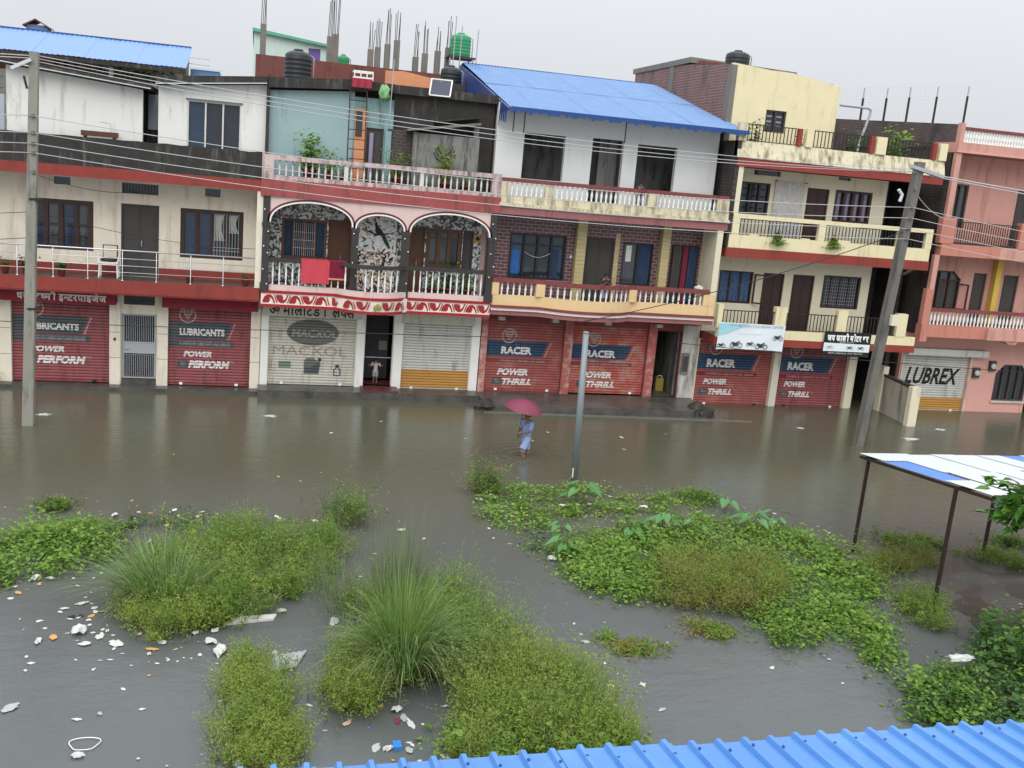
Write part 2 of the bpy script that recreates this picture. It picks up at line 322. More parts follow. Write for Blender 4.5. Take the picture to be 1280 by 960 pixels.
def window(parent, x0, x1, z0, z1, y, n=3, frame=None, pane=None, fw=.06, rows=(), name='window', inset=.07, widths=None):
    frame = frame or m_darkwood; pane = pane or m_glass; b = MB(); ya, yb = y+inset-.04, y+inset+.04
    b.box(x0, x1, ya, yb, z0, z0+fw).box(x0, x1, ya, yb, z1-fw, z1).box(x0, x0+fw, ya, yb, z0+fw, z1-fw).box(x1-fw, x1, ya, yb, z0+fw, z1-fw)
    w = (x1-x0-fw)/n
    for i in range(1, n): b.box(x0+w*i, x0+w*i+fw, ya+.004, yb-.004, z0+fw, z1-fw)
    for zr in rows: b.box(x0+fw, x1-fw, ya+.01, yb-.01, zr-.02, zr+.02)
    o = b.build(name, frame, parent)
    panes = pane if isinstance(pane, (list, tuple)) else [pane]*n
    for i in range(n):
        xa = x0+w*i+fw+.002; xb = x0+w*(i+1)-.002
        box('pane', panes[i % len(panes)], o, xa, xb, y+inset+.045, y+inset+.055, z0+fw, z1-fw)
    return o
def grille(parent, x0, x1, z0, z1, y, n, mat, r=.009, bars=()):
    b = MB()
    for i in range(n):
        x = x0+(x1-x0)*(i+.5)/n; b.box(x-r, x+r, y-r, y+r, z0, z1)
    for z in bars: b.box(x0, x1, y-r*1.4, y+r*1.4, z-r, z+r)
    return tag(b.build('grille', mat, parent), kind='stuff')
def curtain(parent, x0, x1, z0, z1, y, mat, folds=6, amp=.03, name='curtain', taper=0):
    b = MB(); n = folds*6; rows = 5
    for j in range(rows+1):
        t = j/rows; z = z1+(z0-z1)*t
        for i in range(n+1):
            u = i/n; x = x0+(x1-x0)*u; x += (x0-x)*taper*math.sin(t*math.pi)*.6
            b.v.append((x, y+amp*math.sin(u*folds*2*math.pi+t)*(.5+.5*t), z))
    for j in range(rows):
        for i in range(n): a = j*(n+1)+i; b.f.append((a, a+1, a+n+2, a+n+1))
    o = b.build(name, mat, parent, True); return o
def door(parent, x0, x1, z0, z1, y, mat, leaves=2, name='door', inset=.08, handle=True):
    b = MB(); yy = y+inset; w = (x1-x0)/leaves
    b.box(x0, x0+.05, yy-.03, yy+.05, z0, z1).box(x1-.05, x1, yy-.03, yy+.05, z0, z1).box(x0+.05, x1-.05, yy-.03, yy+.05, z1-.05, z1)
    o = b.build(name, mat, parent)
    for i in range(leaves):
        a = x0+.05+(x1-x0-.1)*i/leaves+.004; c = x0+.05+(x1-x0-.1)*(i+1)/leaves-.004; p = MB().box(a, c, yy, yy+.03, z0+.02, z1-.055)
        h = (z1-z0-.1)
        for k in range(2): p.box(a+.06, c-.06, yy-.012, yy-.001, z0+.08+k*h*.5, z0+.02+(k+1)*h*.48)
        p.build('door_leaf', mat, o)
    if handle: box('handle', m_steel, o, (x0+x1)/2+.03, (x0+x1)/2+.05, yy-.05, yy-.013, z0+(z1-z0)*.42, z0+(z1-z0)*.5)
    return o
BAL_PROF = [(.02, 0), (.034, .02), (.034, .08), (.018, .12), (.036, .35), (.04, .48), (.03, .66), (.017, .84), (.032, .9), (.032, 1)]
_bal = {}
def balusters(parent, pts, z0, z1, mat, thick=1.0, name='baluster'):
    key = (round(z1-z0, 3), mat.name, thick)
    if key not in _bal: _bal[key] = None
    for (x, y) in pts:
        if _bal[key] is None:
            b = MB().lathe((0, 0, 0), [(r*thick, t*(z1-z0)) for r, t in BAL_PROF], 7); me = b.mesh(name); me.materials.append(mat)
            for p in me.polygons: p.use_smooth = True
            _bal[key] = me
        o = bpy.data.objects.new(name, _bal[key]); COL.objects.link(o); o.location = (x, y, z0); adopt(o, parent)
def linspace(a, b, n): return [a+(b-a)*i/(n-1) for i in range(n)]
# roller shutters: real slats, and print that follows the slats
PITCH = .0935
KN = ((0, .016), (.06, -.02), (.22, -.03), (.5, -.034), (.78, -.03), (.94, -.02))
def prof(z, zb):
    t = ((z-zb)/PITCH) % 1.0; ks = list(KN)+[(1, .016)]
    for (a, p), (b, q) in zip(ks, ks[1:]):
        if a <= t <= b: return p+(q-p)*(t-a)/(b-a)
    return 0
class Shutter:
    def __init__(s, parent, x0, x1, z0, z1, y, mat, bands=(), dents=0):
        s.x0, s.x1, s.z0, s.z1, s.y = x0, x1, z0, z1, y
        z = z0; knots = []; i = 0
        while z < z1:
            for t, d in KN:
                z = z0+PITCH*(i+t)
                if z < z1: knots.append(z)
            i += 1; z = z0+PITCH*i
        knots.append(z1); s.knots = knots
        def strip(a, c):
            ks = [a]+[k for k in knots if a < k < c]+[c]; b = MB()
            for p in range(len(ks)):
                b.v += [(x0, y+prof(ks[p], z0), ks[p]), (x1, y+prof(ks[p], z0), ks[p])]
            for p in range(len(ks)-1): b.f.append((2*p, 2*p+1, 2*p+3, 2*p+2))
            return b
        cuts = sorted(bands, key=lambda q: q[0]); lo = cuts[0][1] if cuts else z0
        s.o = strip(lo, z1).build('roller_shutter', mat, parent)
        for a, c, mm in cuts: strip(a, c).build('painted_band', mm, s.o)
        box('bottom_bar', mat, s.o, x0+.01, x1-.01, y-.045, y+.01, z0-.05, z0-.002)
        for k in (.16, .84):
            xx = x0+(x1-x0)*k; MB().lathe((0, 0, 0), [(.02, 0), (.045, .015), (.045, .05), (.02, .07)], 8)
            q = MB().box(xx-.05, xx+.05, y-.085, y-.05, z0-.04, z0+.03); q.build('padlock', m_bulb if random.random() < .7 else m_iron, s.o)
    def uv(s, u, v): return s.x0+(s.x1-s.x0)*u, s.z1-(s.z1-s.z0)*v
    def decal(s, me, mat, layer=1, name='lettering'):
        bm = bmesh.new(); bm.from_mesh(me)
        zs = [v.co.z for v in bm.verts]; lo, hi = min(zs), max(zs)
        for k in s.knots:
            if lo < k < hi: bmesh.ops.bisect_plane(bm, geom=bm.verts[:]+bm.edges[:]+bm.faces[:], plane_co=(0, 0, k), plane_no=(0, 0, 1))
        for v in bm.verts: v.co.y = s.y+prof(v.co.z, s.z0)-.002-.003*layer
        bm.to_mesh(me); bm.free(); me.materials.clear()
        return link_mesh(name, me, mat, s.o)
    def poly(s, pts, mat, layer=1, name='painted_panel'):
        b = MB(); b.quad(*[(x, s.y, z) for x, z in pts]); return s.decal(b.raw(name), mat, layer, name)
    def rect(s, u0, u1, v0, v1, mat, layer=1, name='painted_panel', cut=0):
        (a, b), (c, d) = s.uv(u0, v0), s.uv(u1, v1); return s.poly([(a, d), (c-cut, d), (c, b), (a, b)], mat, layer, name)
    def text(s, t, u0, u1, v0, v1, mat, layer=2, shear=0, font_w=0):
        (a, b), (c, d) = s.uv(u0, v0), s.uv(u1, v1)
        return s.decal(text_mesh(t, a, c, d, b, s.y, shear, font_w), mat, layer)
    def emblem(s, u, v, r, mat, dark):
        cx, cz = s.uv(u, v); N = 28; pt = lambda a, q: (cx+q*math.cos(a), cz+q*math.sin(a)); b = MB()
        for i in range(N):
            a, c = 2*math.pi*i/N, 2*math.pi*(i+1)/N
            b.quad(*[(x, s.y, z) for x, z in (pt(a, r), pt(c, r), pt(c, r*.84), pt(a, r*.84))])
        for k in range(4):                       # stacked chevrons and bars of the round fuel-company mark
            q = r*(.16+.16*k); zz = cz-r*.62+r*.3*k
            if k < 3: b.quad(*[(x, s.y, z) for x, z in ((cx-q*1.3, zz+r*.3), (cx, zz), (cx+q*1.3, zz+r*.3), (cx+q*1.3, zz+r*.46), (cx, zz+r*.16), (cx-q*1.3, zz+r*.46))])
        for sx in (-1, 0, 1): b.quad(*[(cx+sx*r*.38+x*r, s.y, cz+r*.34+z*r) for x, z in ((-.13, 0), (.13, 0), (.13, .3), (-.13, .3))])
        s.decal(b.raw('emblem'), mat, 2, 'emblem')
def glyph_run(parent, items, x0, x1, z0, z1, y, mat, bold=0):
    """Devanagari line set glyph by glyph: (glyphs, keep) crops a letter to its half form; '/' under a letter adds the r-stroke"""
    b = MB(); pen = 0.0
    for it in items:
        g_, keep = it if isinstance(it, tuple) else (it, 1)
        if g_ == ' ': pen += .28; continue
        c = bpy.data.curves.new('t', 'FONT'); c.body = g_.replace('/', ''); c.fill_mode = 'FRONT'; c.offset = bold; c.resolution_u = 2
        o = bpy.data.objects.new('t', c); COL.objects.link(o); dg = bpy.context.evaluated_depsgraph_get(); me = bpy.data.meshes.new_from_object(o.evaluated_get(dg)); bpy.data.objects.remove(o); bpy.data.curves.remove(c)
        if not len(me.vertices): continue
        bm = bmesh.new(); bm.from_mesh(me); a = min(v.co.x for v in bm.verts); w = max(v.co.x for v in bm.verts)-a
        if keep < 1: bmesh.ops.bisect_plane(bm, geom=bm.verts[:]+bm.edges[:]+bm.faces[:], plane_co=(a+w*keep, 0, 0), plane_no=(1, 0, 0), clear_outer=True)
        n0 = len(b.v); bm.verts.index_update()
        for v in bm.verts: b.v.append((pen+v.co.x-a, 0, v.co.y))
        for f in bm.faces: b.f.append(tuple(n0+v.index for v in f.verts))
        if '/' in g_: b.quad((pen+w*.25, 0, .08), (pen+w*.33, 0, .02), (pen+w*.85, 0, .3), (pen+w*.78, 0, .34))
        bm.free(); pen += w*keep*.985
    xs = [v[0] for v in b.v]; zs = [v[2] for v in b.v]
    b.v = [(x0+(v[0]-min(xs))/(max(xs)-min(xs))*(x1-x0), y, z0+(v[2]-min(zs))/(max(zs)-min(zs))*(z1-z0)) for v in b.v]
    return link_mesh('lettering', b.raw('lettering'), mat, parent)
_DG = None
def text_mesh(t, x0, x1, z0, z1, y, shear=0, bold=0):
    c = bpy.data.curves.new('t', 'FONT'); c.body = t; c.fill_mode = 'FRONT'; c.shear = shear; c.offset = bold; c.resolution_u = 2
    o = bpy.data.objects.new('t', c); COL.objects.link(o); dg = bpy.context.evaluated_depsgraph_get(); me = bpy.data.meshes.new_from_object(o.evaluated_get(dg))
    bpy.data.objects.remove(o); bpy.data.curves.remove(c)
    xs = [v.co.x for v in me.vertices]; ys = [v.co.y for v in me.vertices]
    ax0, ax1, ay0, ay1 = min(xs), max(xs), min(ys), max(ys)
    for v in me.vertices: v.co = (x0+(v.co.x-ax0)/(ax1-ax0)*(x1-x0), y, z0+(v.co.y-ay0)/(ay1-ay0)*(z1-z0))
    me.update(); return me
def flat_text(parent, t, x0, x1, z0, z1, y, mat, shear=0, bold=0, name='lettering'):
    me = text_mesh(t, x0, x1, z0, z1, y, shear, bold); me.materials.clear(); return link_mesh(name, me, mat, parent)
def corrugated(name, mat, parent, P, ux, uy, w, length, pitch=.075, amp=.012, trap=False, thick=True):
    """one ribbed sheet: P corner, ux unit across the ribs, uy unit along the ribs"""
    P, ux, uy = Vector(P), Vector(ux), Vector(uy); nz = ux.cross(uy).normalized()
    if nz.z < 0: nz = -nz
    offs = [(0, 0), (.25, 1), (.5, 0), (.75, -1)] if not trap else [(0, 0), (.64, 0), (.72, 2), (.88, 2), (.96, 0)]
    pr = []; k = 0
    while k*pitch < w-1e-6:
        for t, h in offs:
            if (k+t)*pitch <= w: pr.append(((k+t)*pitch, h*amp))
        k += 1
    pr.append((w, 0)); b = MB(); rows = 2
    for j in range(rows):
        for d, h in pr: b.v.append(tuple(P+ux*d+uy*(length*j/(rows-1))+nz*h))
    n = len(pr)
    for i in range(n-1): b.f.append((i, i+1, n+i+1, n+i))
    o = link_mesh(name, b.raw(name), mat, parent)
    return o
def lumpy(mb, c, r, seed=0, sub=2, sq=(1, 1, 1), amt=.25):
    rnd = random.Random(seed); bm = bmesh.new(); bmesh.ops.create_icosphere(bm, subdivisions=sub, radius=1)
    n0 = len(mb.v)
    for v in bm.verts:
        k = 1+amt*(rnd.random()-.5)*2; mb.v.append((c[0]+v.co.x*r*sq[0]*k, c[1]+v.co.y*r*sq[1]*k, c[2]+v.co.z*r*sq[2]*k))
    for f in bm.faces: mb.f.append(tuple(n0+v.index for v in f.verts))
    bm.free(); return mb
def bow_plate(name, mat, parent, x0, x1, fy, yb, z0, z1, n=36, closed=True):
    xs = linspace(x0, x1, n); poly = [(x, fy(x)) for x in xs]
    poly += [(x1, yb), (x0, yb)] if not callable(yb) else [(x, yb(x)) for x in reversed(xs)]
    b = MB(); k = len(poly)
    if callable(yb):
        for i in range(n-1):
            a, c = xs[i], xs[i+1]; q = len(b.v)
            for z in (z0, z1): b.v += [(a, fy(a), z), (c, fy(c), z), (c, yb(c), z), (a, yb(a), z)]
            b.f += [(q+3, q+2, q+1, q), (q+4, q+5, q+6, q+7), (q, q+1, q+5, q+4), (q+2, q+3, q+7, q+6)]
            if i == 0: b.f.append((q+3, q, q+4, q+7))
            if i == n-2: b.f.append((q+1, q+2, q+6, q+5))
        return b.build(name, mat, parent)
    return b.plate(poly, z0, z1).build(name, mat, parent)
def shell(h, x0, x1, y0, y1, z0, z1, mat, roof=True, floors=()):
    """side walls, back wall, roof slab and floors that close a house behind its front"""
    box('side_wall', mat, h, x0, x0+.18, y0, y1, z0, z1); box('side_wall', mat, h, x1-.18, x1, y0, y1, z0, z1)
    box('back_wall', mat, h, x0+.18, x1-.18, y1-.2, y1, z0, z1)
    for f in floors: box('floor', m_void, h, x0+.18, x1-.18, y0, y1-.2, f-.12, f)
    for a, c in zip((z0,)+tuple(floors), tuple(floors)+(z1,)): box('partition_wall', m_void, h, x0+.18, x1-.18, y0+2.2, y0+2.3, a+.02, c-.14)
# ================================================================== house with red bands (far left)
h1 = thing('terrace_house', 'cream two storey house with red bands and black mouldy parapet at the far left', 'house', (-4, F, 0))
shell(h1, -9.6, .18, F+.21, 41, 0, 6.6, m_cream, floors=(3.4,))
wall('front_wall', m_cream, h1, -9.6, .25, 0, 3.11, F, [(-9.5, -7.4, .15, 2.65), (-7.04, -4.27, .05, 2.65), (-3.92, -2.9, .05, 2.34), (-3.86, -2.95, 2.63, 2.91), (-2.55, -.05, .05, 2.65)])
for a, c in ((-7.4, -7.04), (-4.27, -3.95), (-2.88, -2.55), (-.05, .25)):
    p = box('pillar', m_cream, h1, a+.004, c-.004, F-.07, F-.002, .02, 3.1)
    for zz in (.95, 1.75): box('groove', m_doorgrey, p, a+.002, c-.002, F-.073, F-.069, zz, zz+.012)
def promo(S, title, word, banner, tu, pu, wu, em, bv, tv, pv, wv, strip, pw, lit=None, gap=False):
    S.rect(0.004, bv[2], bv[0], bv[1], banner, 1, cut=.2)
    (a, b), (c, d) = S.uv(bv[2]+.03, bv[0]), S.uv(bv[2]+.045, bv[1])
    S.poly([(a-.2, d), (c-.2, d), (c, b), (a, b)], m_printdim, 2, 'painted_line')
    S.rect(0.004, bv[2]+.02, strip[0], strip[1], m_printgrey if not lit else lit, 1, cut=0)
    S.text('POWERED BY LUBRICANTS AND GREASES', tu[0], min(.86, bv[2]-.02), strip[0]+.012, strip[1]-.012, m_printdim)
    S.emblem(em[0], em[1], .26, m_printdim, None)
    S.text(title, tu[0], tu[1], tv[0], tv[1], m_printwhite, 2, 0, .045)
    S.text('POWER', pu[0], pu[1], pv[0], pv[1], m_printwhite, 2, .25, .05)
    S.rect(wu[0]-.13, wu[0]-.01, wv[0], wv[1], m_printgrey, 1)
    S.text('TO', wu[0]-.1, wu[0]-.035, wv[0]+.02, wv[1]-.02, m_printdim, 2)
    S.text(word, wu[0], wu[1], wv[0], wv[1], m_printwhite, 2, .25, .05)
    S.text('TM', wu[1]+.01, wu[1]+.05, wv[0], wv[0]+.03, m_printdim, 2)
for (a, c) in ((-9.5, -7.4),): Shutter(h1, a, c, .17, 2.66, F+.1, m_marshutter)
for (a, c) in ((-7.04, -4.27), (-2.55, -.05)):
    S = Shutter(h1, a, c, .18, 2.66, F+.1, m_marshutter)
    promo(S, 'LUBRICANTS', 'PERFORM', m_printgrey, (.136, .68), (.185, .53), (.246, .75), (.23, .115), (.2, .42, .77), (.285, .375), (.575, .655), (.70, .80), (.44, .52), 1)
# gate
gt = MB()
for a in (-3.9, -2.95): gt.box(a, a+.04, F+.03, F+.07, .3, 2.33)
for z in (.3, 1.05, 1.06, 1.42, 2.29): gt.box(-3.86, -2.95, F+.032, F+.068, z, z+.04)
gate = gt.build('gate', m_irongrey, h1)
for i in range(17): box('bar', m_irongrey, gate, -3.85+i*.055, -3.835+i*.055, F+.04, F+.058, .345, 1.05); box('bar', m_irongrey, gate, -3.85+i*.055, -3.835+i*.055, F+.04, F+.058, 1.46, 2.29)
box('panel', m_irongrey, gate, -3.86, -2.95, F+.045, F+.055, 1.1, 1.42); box('latch', m_steel, gate, -3.84, -3.7, F+.01, F+.03, 1.22, 1.26)
box('threshold', m_tile, h1, -3.92, -2.9, F-.02, F+.6, .0, .28)
box('transom', m_glass, h1, -3.86, -2.95, F+.08, F+.1, 2.63, 2.91)
grille(h1, -3.86, -2.95, 2.63, 2.91, F+.06, 18, m_iron)
box('switch_box', m_iron, h1, -4.14, -4.08, F-.1, F-.071, 1.5, 1.58)
fl = box('floor_slab', m_redband, h1, -9.6, .17, G, F, 3.115, 3.5); box('soffit_drip', m_redband, fl, -9.6, .17, G+.02, G+.08, 3.07, 3.115)
box('balcony_floor', m_tile, h1, -9.6, .17, G+.12, F-.002, 3.502, 3.508)
Y = G+.06
rail1 = MB().tube([(-9.6, Y, 4.39), (.06, Y, 4.39)], .021, 8).build('railing', m_steel, h1, True)
for x in (-9.45, -8.5, -7.57, -6.63, -5.67, -4.73, -3.775, -2.825, -1.85, -.91, .03): MB().lathe((x, Y, 3.5), [(.05, 0), (.05, .012), (.014, .02), (.014, .88)], 8).build('rail_post', m_steel, rail1, True)
for z, r in ((4.15, .01), (3.94, .01), (3.74, .01)): MB().tube([(-9.6, Y, z), (.06, Y, z)], r, 8).build('rail', m_steel, rail1, True)
wall('front_wall', m_cream, h1, -9.6, .02, 3.5, 6.42, F, [(-6.56, -4.73, 4.2, 5.69), (-3.95, -2.86, 3.51, 5.7), (-3.93, -2.89, 6.01, 6.32), (-5.82, -5.37, 6.13, 6.35), (-1.53, -1.08, 6.09, 6.33), (-2.24, -.37, 4.18, 5.69)])
box('skirting', m_redband, h1, -9.6, -3.96, F-.02, F-.002, 3.51, 3.8); box('skirting', m_redband, h1, -2.85, .01, F-.02, F-.002, 3.51, 3.8)
box('end_wall', m_cream, h1, .02, .2, G+.02, F+.02, 3.502, 6.418)
w = window(h1, -6.56, -4.73, 4.2, 5.69, F, 4, m_darkwood, [m_glass, m_glassgrey, m_glassblue, m_glassgrey], .14, rows=(4.62, 4.95)); grille(w, -6.4, -4.9, 4.3, 4.75, F+.03, 10, m_iron, .008, (4.5,))
m_lace = paint('lace_curtain', (.5, .48, .45), var=.35, vscale=18, rough=.9); m_bluecloth = paint('blue_curtain', (.025, .045, .095), var=.4, vscale=5, rough=.8)
curtain(w, -5.45, -5.15, 4.3, 5.0, F+.105, m_bluecloth, 3, .012); curtain(w, -6.4, -6.12, 4.3, 5.0, F+.105, m_bluecloth, 3, .012)
w = window(h1, -2.24, -.37, 4.18, 5.69, F, 4, m_darkwood, [m_glassblue, m_glassblue, m_glass, m_glass], .12)
for a in (-1.28, -.85): curtain(w, a, a+.36, 4.75 if a < -1 else 5.0, 5.6, F+.106, m_lace, 4, .014, taper=.5)
grille(w, -1.28, -.47, 4.27, 5.6, F+.03, 9, m_irongrey, .007, (4.45, 4.55))
door(h1, -3.95, -2.86, 3.51, 5.7, F, m_doorgrey, 2)
for a, c, d, e in ((-3.93, -2.89, 6.01, 6.32), (-5.82, -5.37, 6.13, 6.35), (-1.53, -1.08, 6.09, 6.33)):
    o = box('vent', m_glass, h1, a, c, F+.1, F+.12, d, e)
    if c-a > .8: grille(o, a, c, d, e, F+.06, 12, m_iron, .008)
box('roof_slab', m_redband, h1, -9.6, .12, G, F+.2, 6.425, 6.74); box('roof_deck', m_mould, h1, -9.6, .18, F+.2, 41, 6.6, 6.74)
box('terrace_floor', m_mould, h1, -9.6, .1, G+.13, F, 6.742, 6.75)
pr = MB(); rnd = random.Random(4); xs = linspace(-9.6, .13, 26)
for i in range(25):
    q = len(pr.v); a, c = xs[i], xs[i+1]
    za, zc = 7.56+.02*math.sin(a*7)+.012*math.sin(a*23), 7.56+.02*math.sin(c*7)+.012*math.sin(c*23)
    pr.v += [(a, G, 6.742), (c, G, 6.742), (c, G+.13, 6.742), (a, G+.13, 6.742), (a, G, za), (c, G, zc), (c, G+.13, zc), (a, G+.13, za)]
    pr.f += [(q, q+1, q+5, q+4), (q+2, q+3, q+7, q+6), (q+4, q+5, q+6, q+7)] + ([(q+3, q, q+4, q+7)] if i == 0 else []) + ([(q+1, q+2, q+6, q+5)] if i == 24 else [])
pr.build('parapet', m_mould, h1)
# rooftop rooms, butterfly slabs
wall('room_wall', m_white, h1, -7.07, -3.36, 6.75, 9.2, F, [], .2, top=lambda x: 9.4-.33*(x+7.07)/3.71)
wall('room_wall', m_white, h1, -2.92, .22, 6.75, 9.3, F, [(-2.1, -.53, 7.45, 8.92)], .2, top=lambda x: 9.24+.33*(x+2.92)/3.14)
box('room_side', m_mould, h1, -3.56, -3.36, F+.21, 40, 6.75, 9.0); box('room_side', m_mould, h1, -2.92, -2.74, F+.21, 40, 6.75, 9.2); box('room_side', m_mould, h1, .04, .22, F+.21, 40, 6.75, 9.45); box('room_side', m_white, h1, -7.07, -6.9, F+.21, 40, 6.75, 9.3)
box('room_back', m_white, h1, -7.07, .22, 39.8, 40, 6.75, 9.0)
MB().slab([(-7.2, 9.43), (-3.1, 9.06), (-3.1, 9.2), (-7.2, 9.57)], F-.42, 40).build('room_roof', m_mould, h1)
MB().slab([(-2.98, 9.26), (.2, 9.59), (.2, 9.8), (-2.98, 9.5)], F-.32, 40).build('room_roof', m_mould, h1)
MB().bar((-7.2, F-.45, 9.46), (-3.1, F-.45, 9.1), .05, .03).build('edge_flashing', m_whitetin, h1)
MB().bar((-2.98, F-.35, 9.27), (.2, F-.35, 9.6), .05, .03).build('edge_flashing', m_whitetin, h1)
box('recess_panel', paint('pale_blue_panel', (.4, .45, .52)), h1, -3.3, -2.98, F+1, F+1.05, 7.95, 9.0); box('recess_wall', m_mould, h1, -3.36, -2.92, F+1.06, F+1.15, 6.75, 9.1)
window(h1, -2.1, -.53, 7.45, 8.92, F, 3, m_printwhite, [m_glassblue, m_glass, m_glass], .045)
box('window_hood', m_conc, h1, -2.14, -.49, F-.04, F-.002, 8.92, 8.96)
box('grey_lean_to', paint('blue_grey_wash', (.4, .42, .48)), h1, -9.6, -7.4, F+1.2, F+1.4, 6.75, 8.6)
for zz in (8.8, 9.1): MB().tube([(-8.3, F-.2, zz), (-7.1, F-.2, zz-.05)], .03, 6).build('pipe', paint('blue_pipe', (.1, .25, .45)), h1, True)
# ================================================================== pink arched house
h2 = thing('terrace_house', 'pink house with three arches, scroll frieze and mosaic verandah walls', 'house', (3.9, F, 0))
shell(h2, .2, 7.45, F+.21, 41, 0, 6.7, m_pink, floors=(3.35,))
wall('front_wall', m_white, h2, .26, 7.46, 0, 3.0, F, [(.52, 3.3, .24, 2.5), (3.6, 4.52, .3, 2.68), (4.85, 7.15, .2, 2.45)])
for a, c in ((.27, .5), (3.32, 3.58), (4.54, 4.83), (7.17, 7.44)): box('pillar', m_white, h2, a, c, F-.06, F-.002, .05, 2.98)
S = Shutter(h2, .52, 3.3, .3, 2.52, F+.1, m_silvercream); N = 32
cx, cz = S.uv(.5, .24); S.poly([(cx+.83*math.cos(2*math.pi*i/N), cz+.43*math.sin(2*math.pi*i/N)) for i in range(N)], m_printolive, 1, 'painted_oval')
S.text('MACXOL', .26, .78, .20, .31, m_printdim, 2, .12, .01); S.text('LUBRICANTS OIL', .33, .7, .35, .375, m_ghost, 2)
S.text('MACXOL', .05, .9, .45, .585, m_ghost, 1, 0, 0)
S.rect(.12, .26, .68, .78, m_printgreen, 1, 'painted_tin', cut=0)
q = [(.41, .86), (.41, .68), (.43, .625), (.47, .62), (.52, .62), (.56, .66), (.6, .66), (.6, .73), (.585, .86)]; S.poly([S.uv(u, v) for u, v in q], m_printolive, 1, 'painted_can'); S.rect(.57, .61, .62, .66, m_printdark, 1, 'painted_can')
S.poly([S.uv(u, v) for u, v in ((.42, .76), (.50, .76), (.56, .70), (.59, .70), (.575, .845), (.42, .845))], m_printgrey, 2, 'painted_label')
S.poly([S.uv(u, v) for u, v in ((.755, .88), (.755, .79), (.78, .745), (.815, .745), (.84, .79), (.84, .88))], m_printgrey, 1, 'painted_bottle'); S.poly([S.uv(u, v) for u, v in ((.77, .865), (.77, .8), (.79, .76), (.805, .76), (.825, .8), (.825, .865))], m_silver, 2, 'painted_label'); S.rect(.775, .82, .71, .742, m_printdark, 1, 'painted_cap')
Shutter(h2, 4.85, 7.15, .27, 2.47, F+.1, m_silver, bands=[(.27, .885, m_orshutter)])
o = box('lintel', m_silvercream, h2, .3, 3.45, F-.12, F-.065, 2.5, 3.0); glyph_run(o, ['ॐ', ' ', 'म', 'ा', 'ल', 'ा', 'टे', 'ड', ' ', 'ि', 'ल', ('क', .62), 'स'], .5, 3.2, 2.54, 2.98, F-.124, m_black, .02)
box('lintel', m_silvercream, h2, 4.78, 7.2, F-.12, F-.065, 2.47, 3.0)
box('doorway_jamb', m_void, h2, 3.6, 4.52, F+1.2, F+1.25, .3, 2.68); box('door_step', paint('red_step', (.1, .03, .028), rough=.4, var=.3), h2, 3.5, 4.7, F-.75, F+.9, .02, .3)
box('notice', m_ghost, h2, 4.2, 4.48, F+1.17, F+1.19, 1.3, 1.62); MB().bar((3.62, F+.06, 1.25), (4.5, F+.06, 1.25), .02).build('door_bar', m_irongrey, h2)
bowf = lambda x: G-(.62*max(0, 1-((x-3.58)/1.08)**2)**.8)
fl = bow_plate('floor_slab', m_frieze, h2, .22, 7.44, bowf, F, 2.99, 3.42)
bow_plate('frieze_line', m_friezered, fl, .215, 7.445, lambda x: bowf(x)-.03, lambda x: bowf(x)+.03, 3.37, 3.45, 40); bow_plate('frieze_line', m_friezered, fl, .215, 7.445, lambda x: bowf(x)-.03, lambda x: bowf(x)+.03, 2.94, 3.03, 40)
# scrolls: comma leaf plus curl, alternately up and down
def scroll_mesh(flip):
    P = []; b = MB(); s = -1 if flip else 1
    top = [(-.16, -.1), (-.15, -.03), (-.11, .05), (-.04, .1), (.04, .1), (.1, .05), (.13, -.02), (.15, -.1)]
    bot = [(.12, -.1), (.1, -.04), (.05, .02), (.02, .02), (.03, -.04), (-.01, -.1), (-.08, -.1)]
    b.quad(*[(x, 0, z*s) for x, z in top[:5]+[(.05, .02), (.02, .02), (.03, -.04), (-.01, -.1), (-.08, -.1)]])
    b.quad(*[(x, 0, z*s) for x, z in ((.04, .1), (.1, .05), (.13, -.02), (.16, -.11), (.12, -.11), (.1, -.04), (.05, .02))])
    b.quad(*[(x, -.0005, z*s) for x, z in ((.12, .1), (.145, .1), (.19, -.02), (.22, -.1), (.19, -.1), (.16, -.02))])
    me = b.raw('scroll'); me.materials.append(m_friezered); return me
SM = [scroll_mesh(False), scroll_mesh(True)]
for k in range(18):
    x = .46+k*.398
    if abs(x-3.72) < .12: continue
    o = bpy.data.objects.new('scroll', SM[k % 2]); COL.objects.link(o); o.location = (x, bowf(x)-(.008 if abs(x-3.58) > 1.3 else .035), 3.2); o.scale = (1.2, 1, 1.25)
    o.rotation_euler = (0, 0, math.atan((bowf(x+.1)-bowf(x-.1))/.2)); adopt(o, fl)
em = MB()
for q in (-1, 0, 1): lumpy(em, (3.72+q*.07, G-.66, 3.2-abs(q)*.04), .07, 3+q, 1, (1, .3, 1.5))
em.build('leaf_boss', paint('olive_boss', (.25, .24, .08)), fl)
bow_plate('kerb', m_pink, h2, .36, 7.24, lambda x: bowf(x)+.02, lambda x: bowf(x)+.16, 3.452, 3.62, 40)
bow_plate('verandah_floor', m_tile, h2, .3, 7.4, lambda x: bowf(x)+.17, F-.003, 3.422, 3.452)
hr = bow_plate('handrail', m_darkcol, h2, .41, 7.24, lambda x: bowf(x)+.02, lambda x: bowf(x)+.15, 4.33, 4.45, 40)
bx = [x for x in linspace(.55, 7.1, 34) if not any(a-.12 < x < c+.12 for a, c in ((2.88, 3.1), (4.45, 4.7)))]
balusters(hr, [(x, bowf(x)+.09) for x in bx], 3.62, 4.33, m_offwhite, .85)
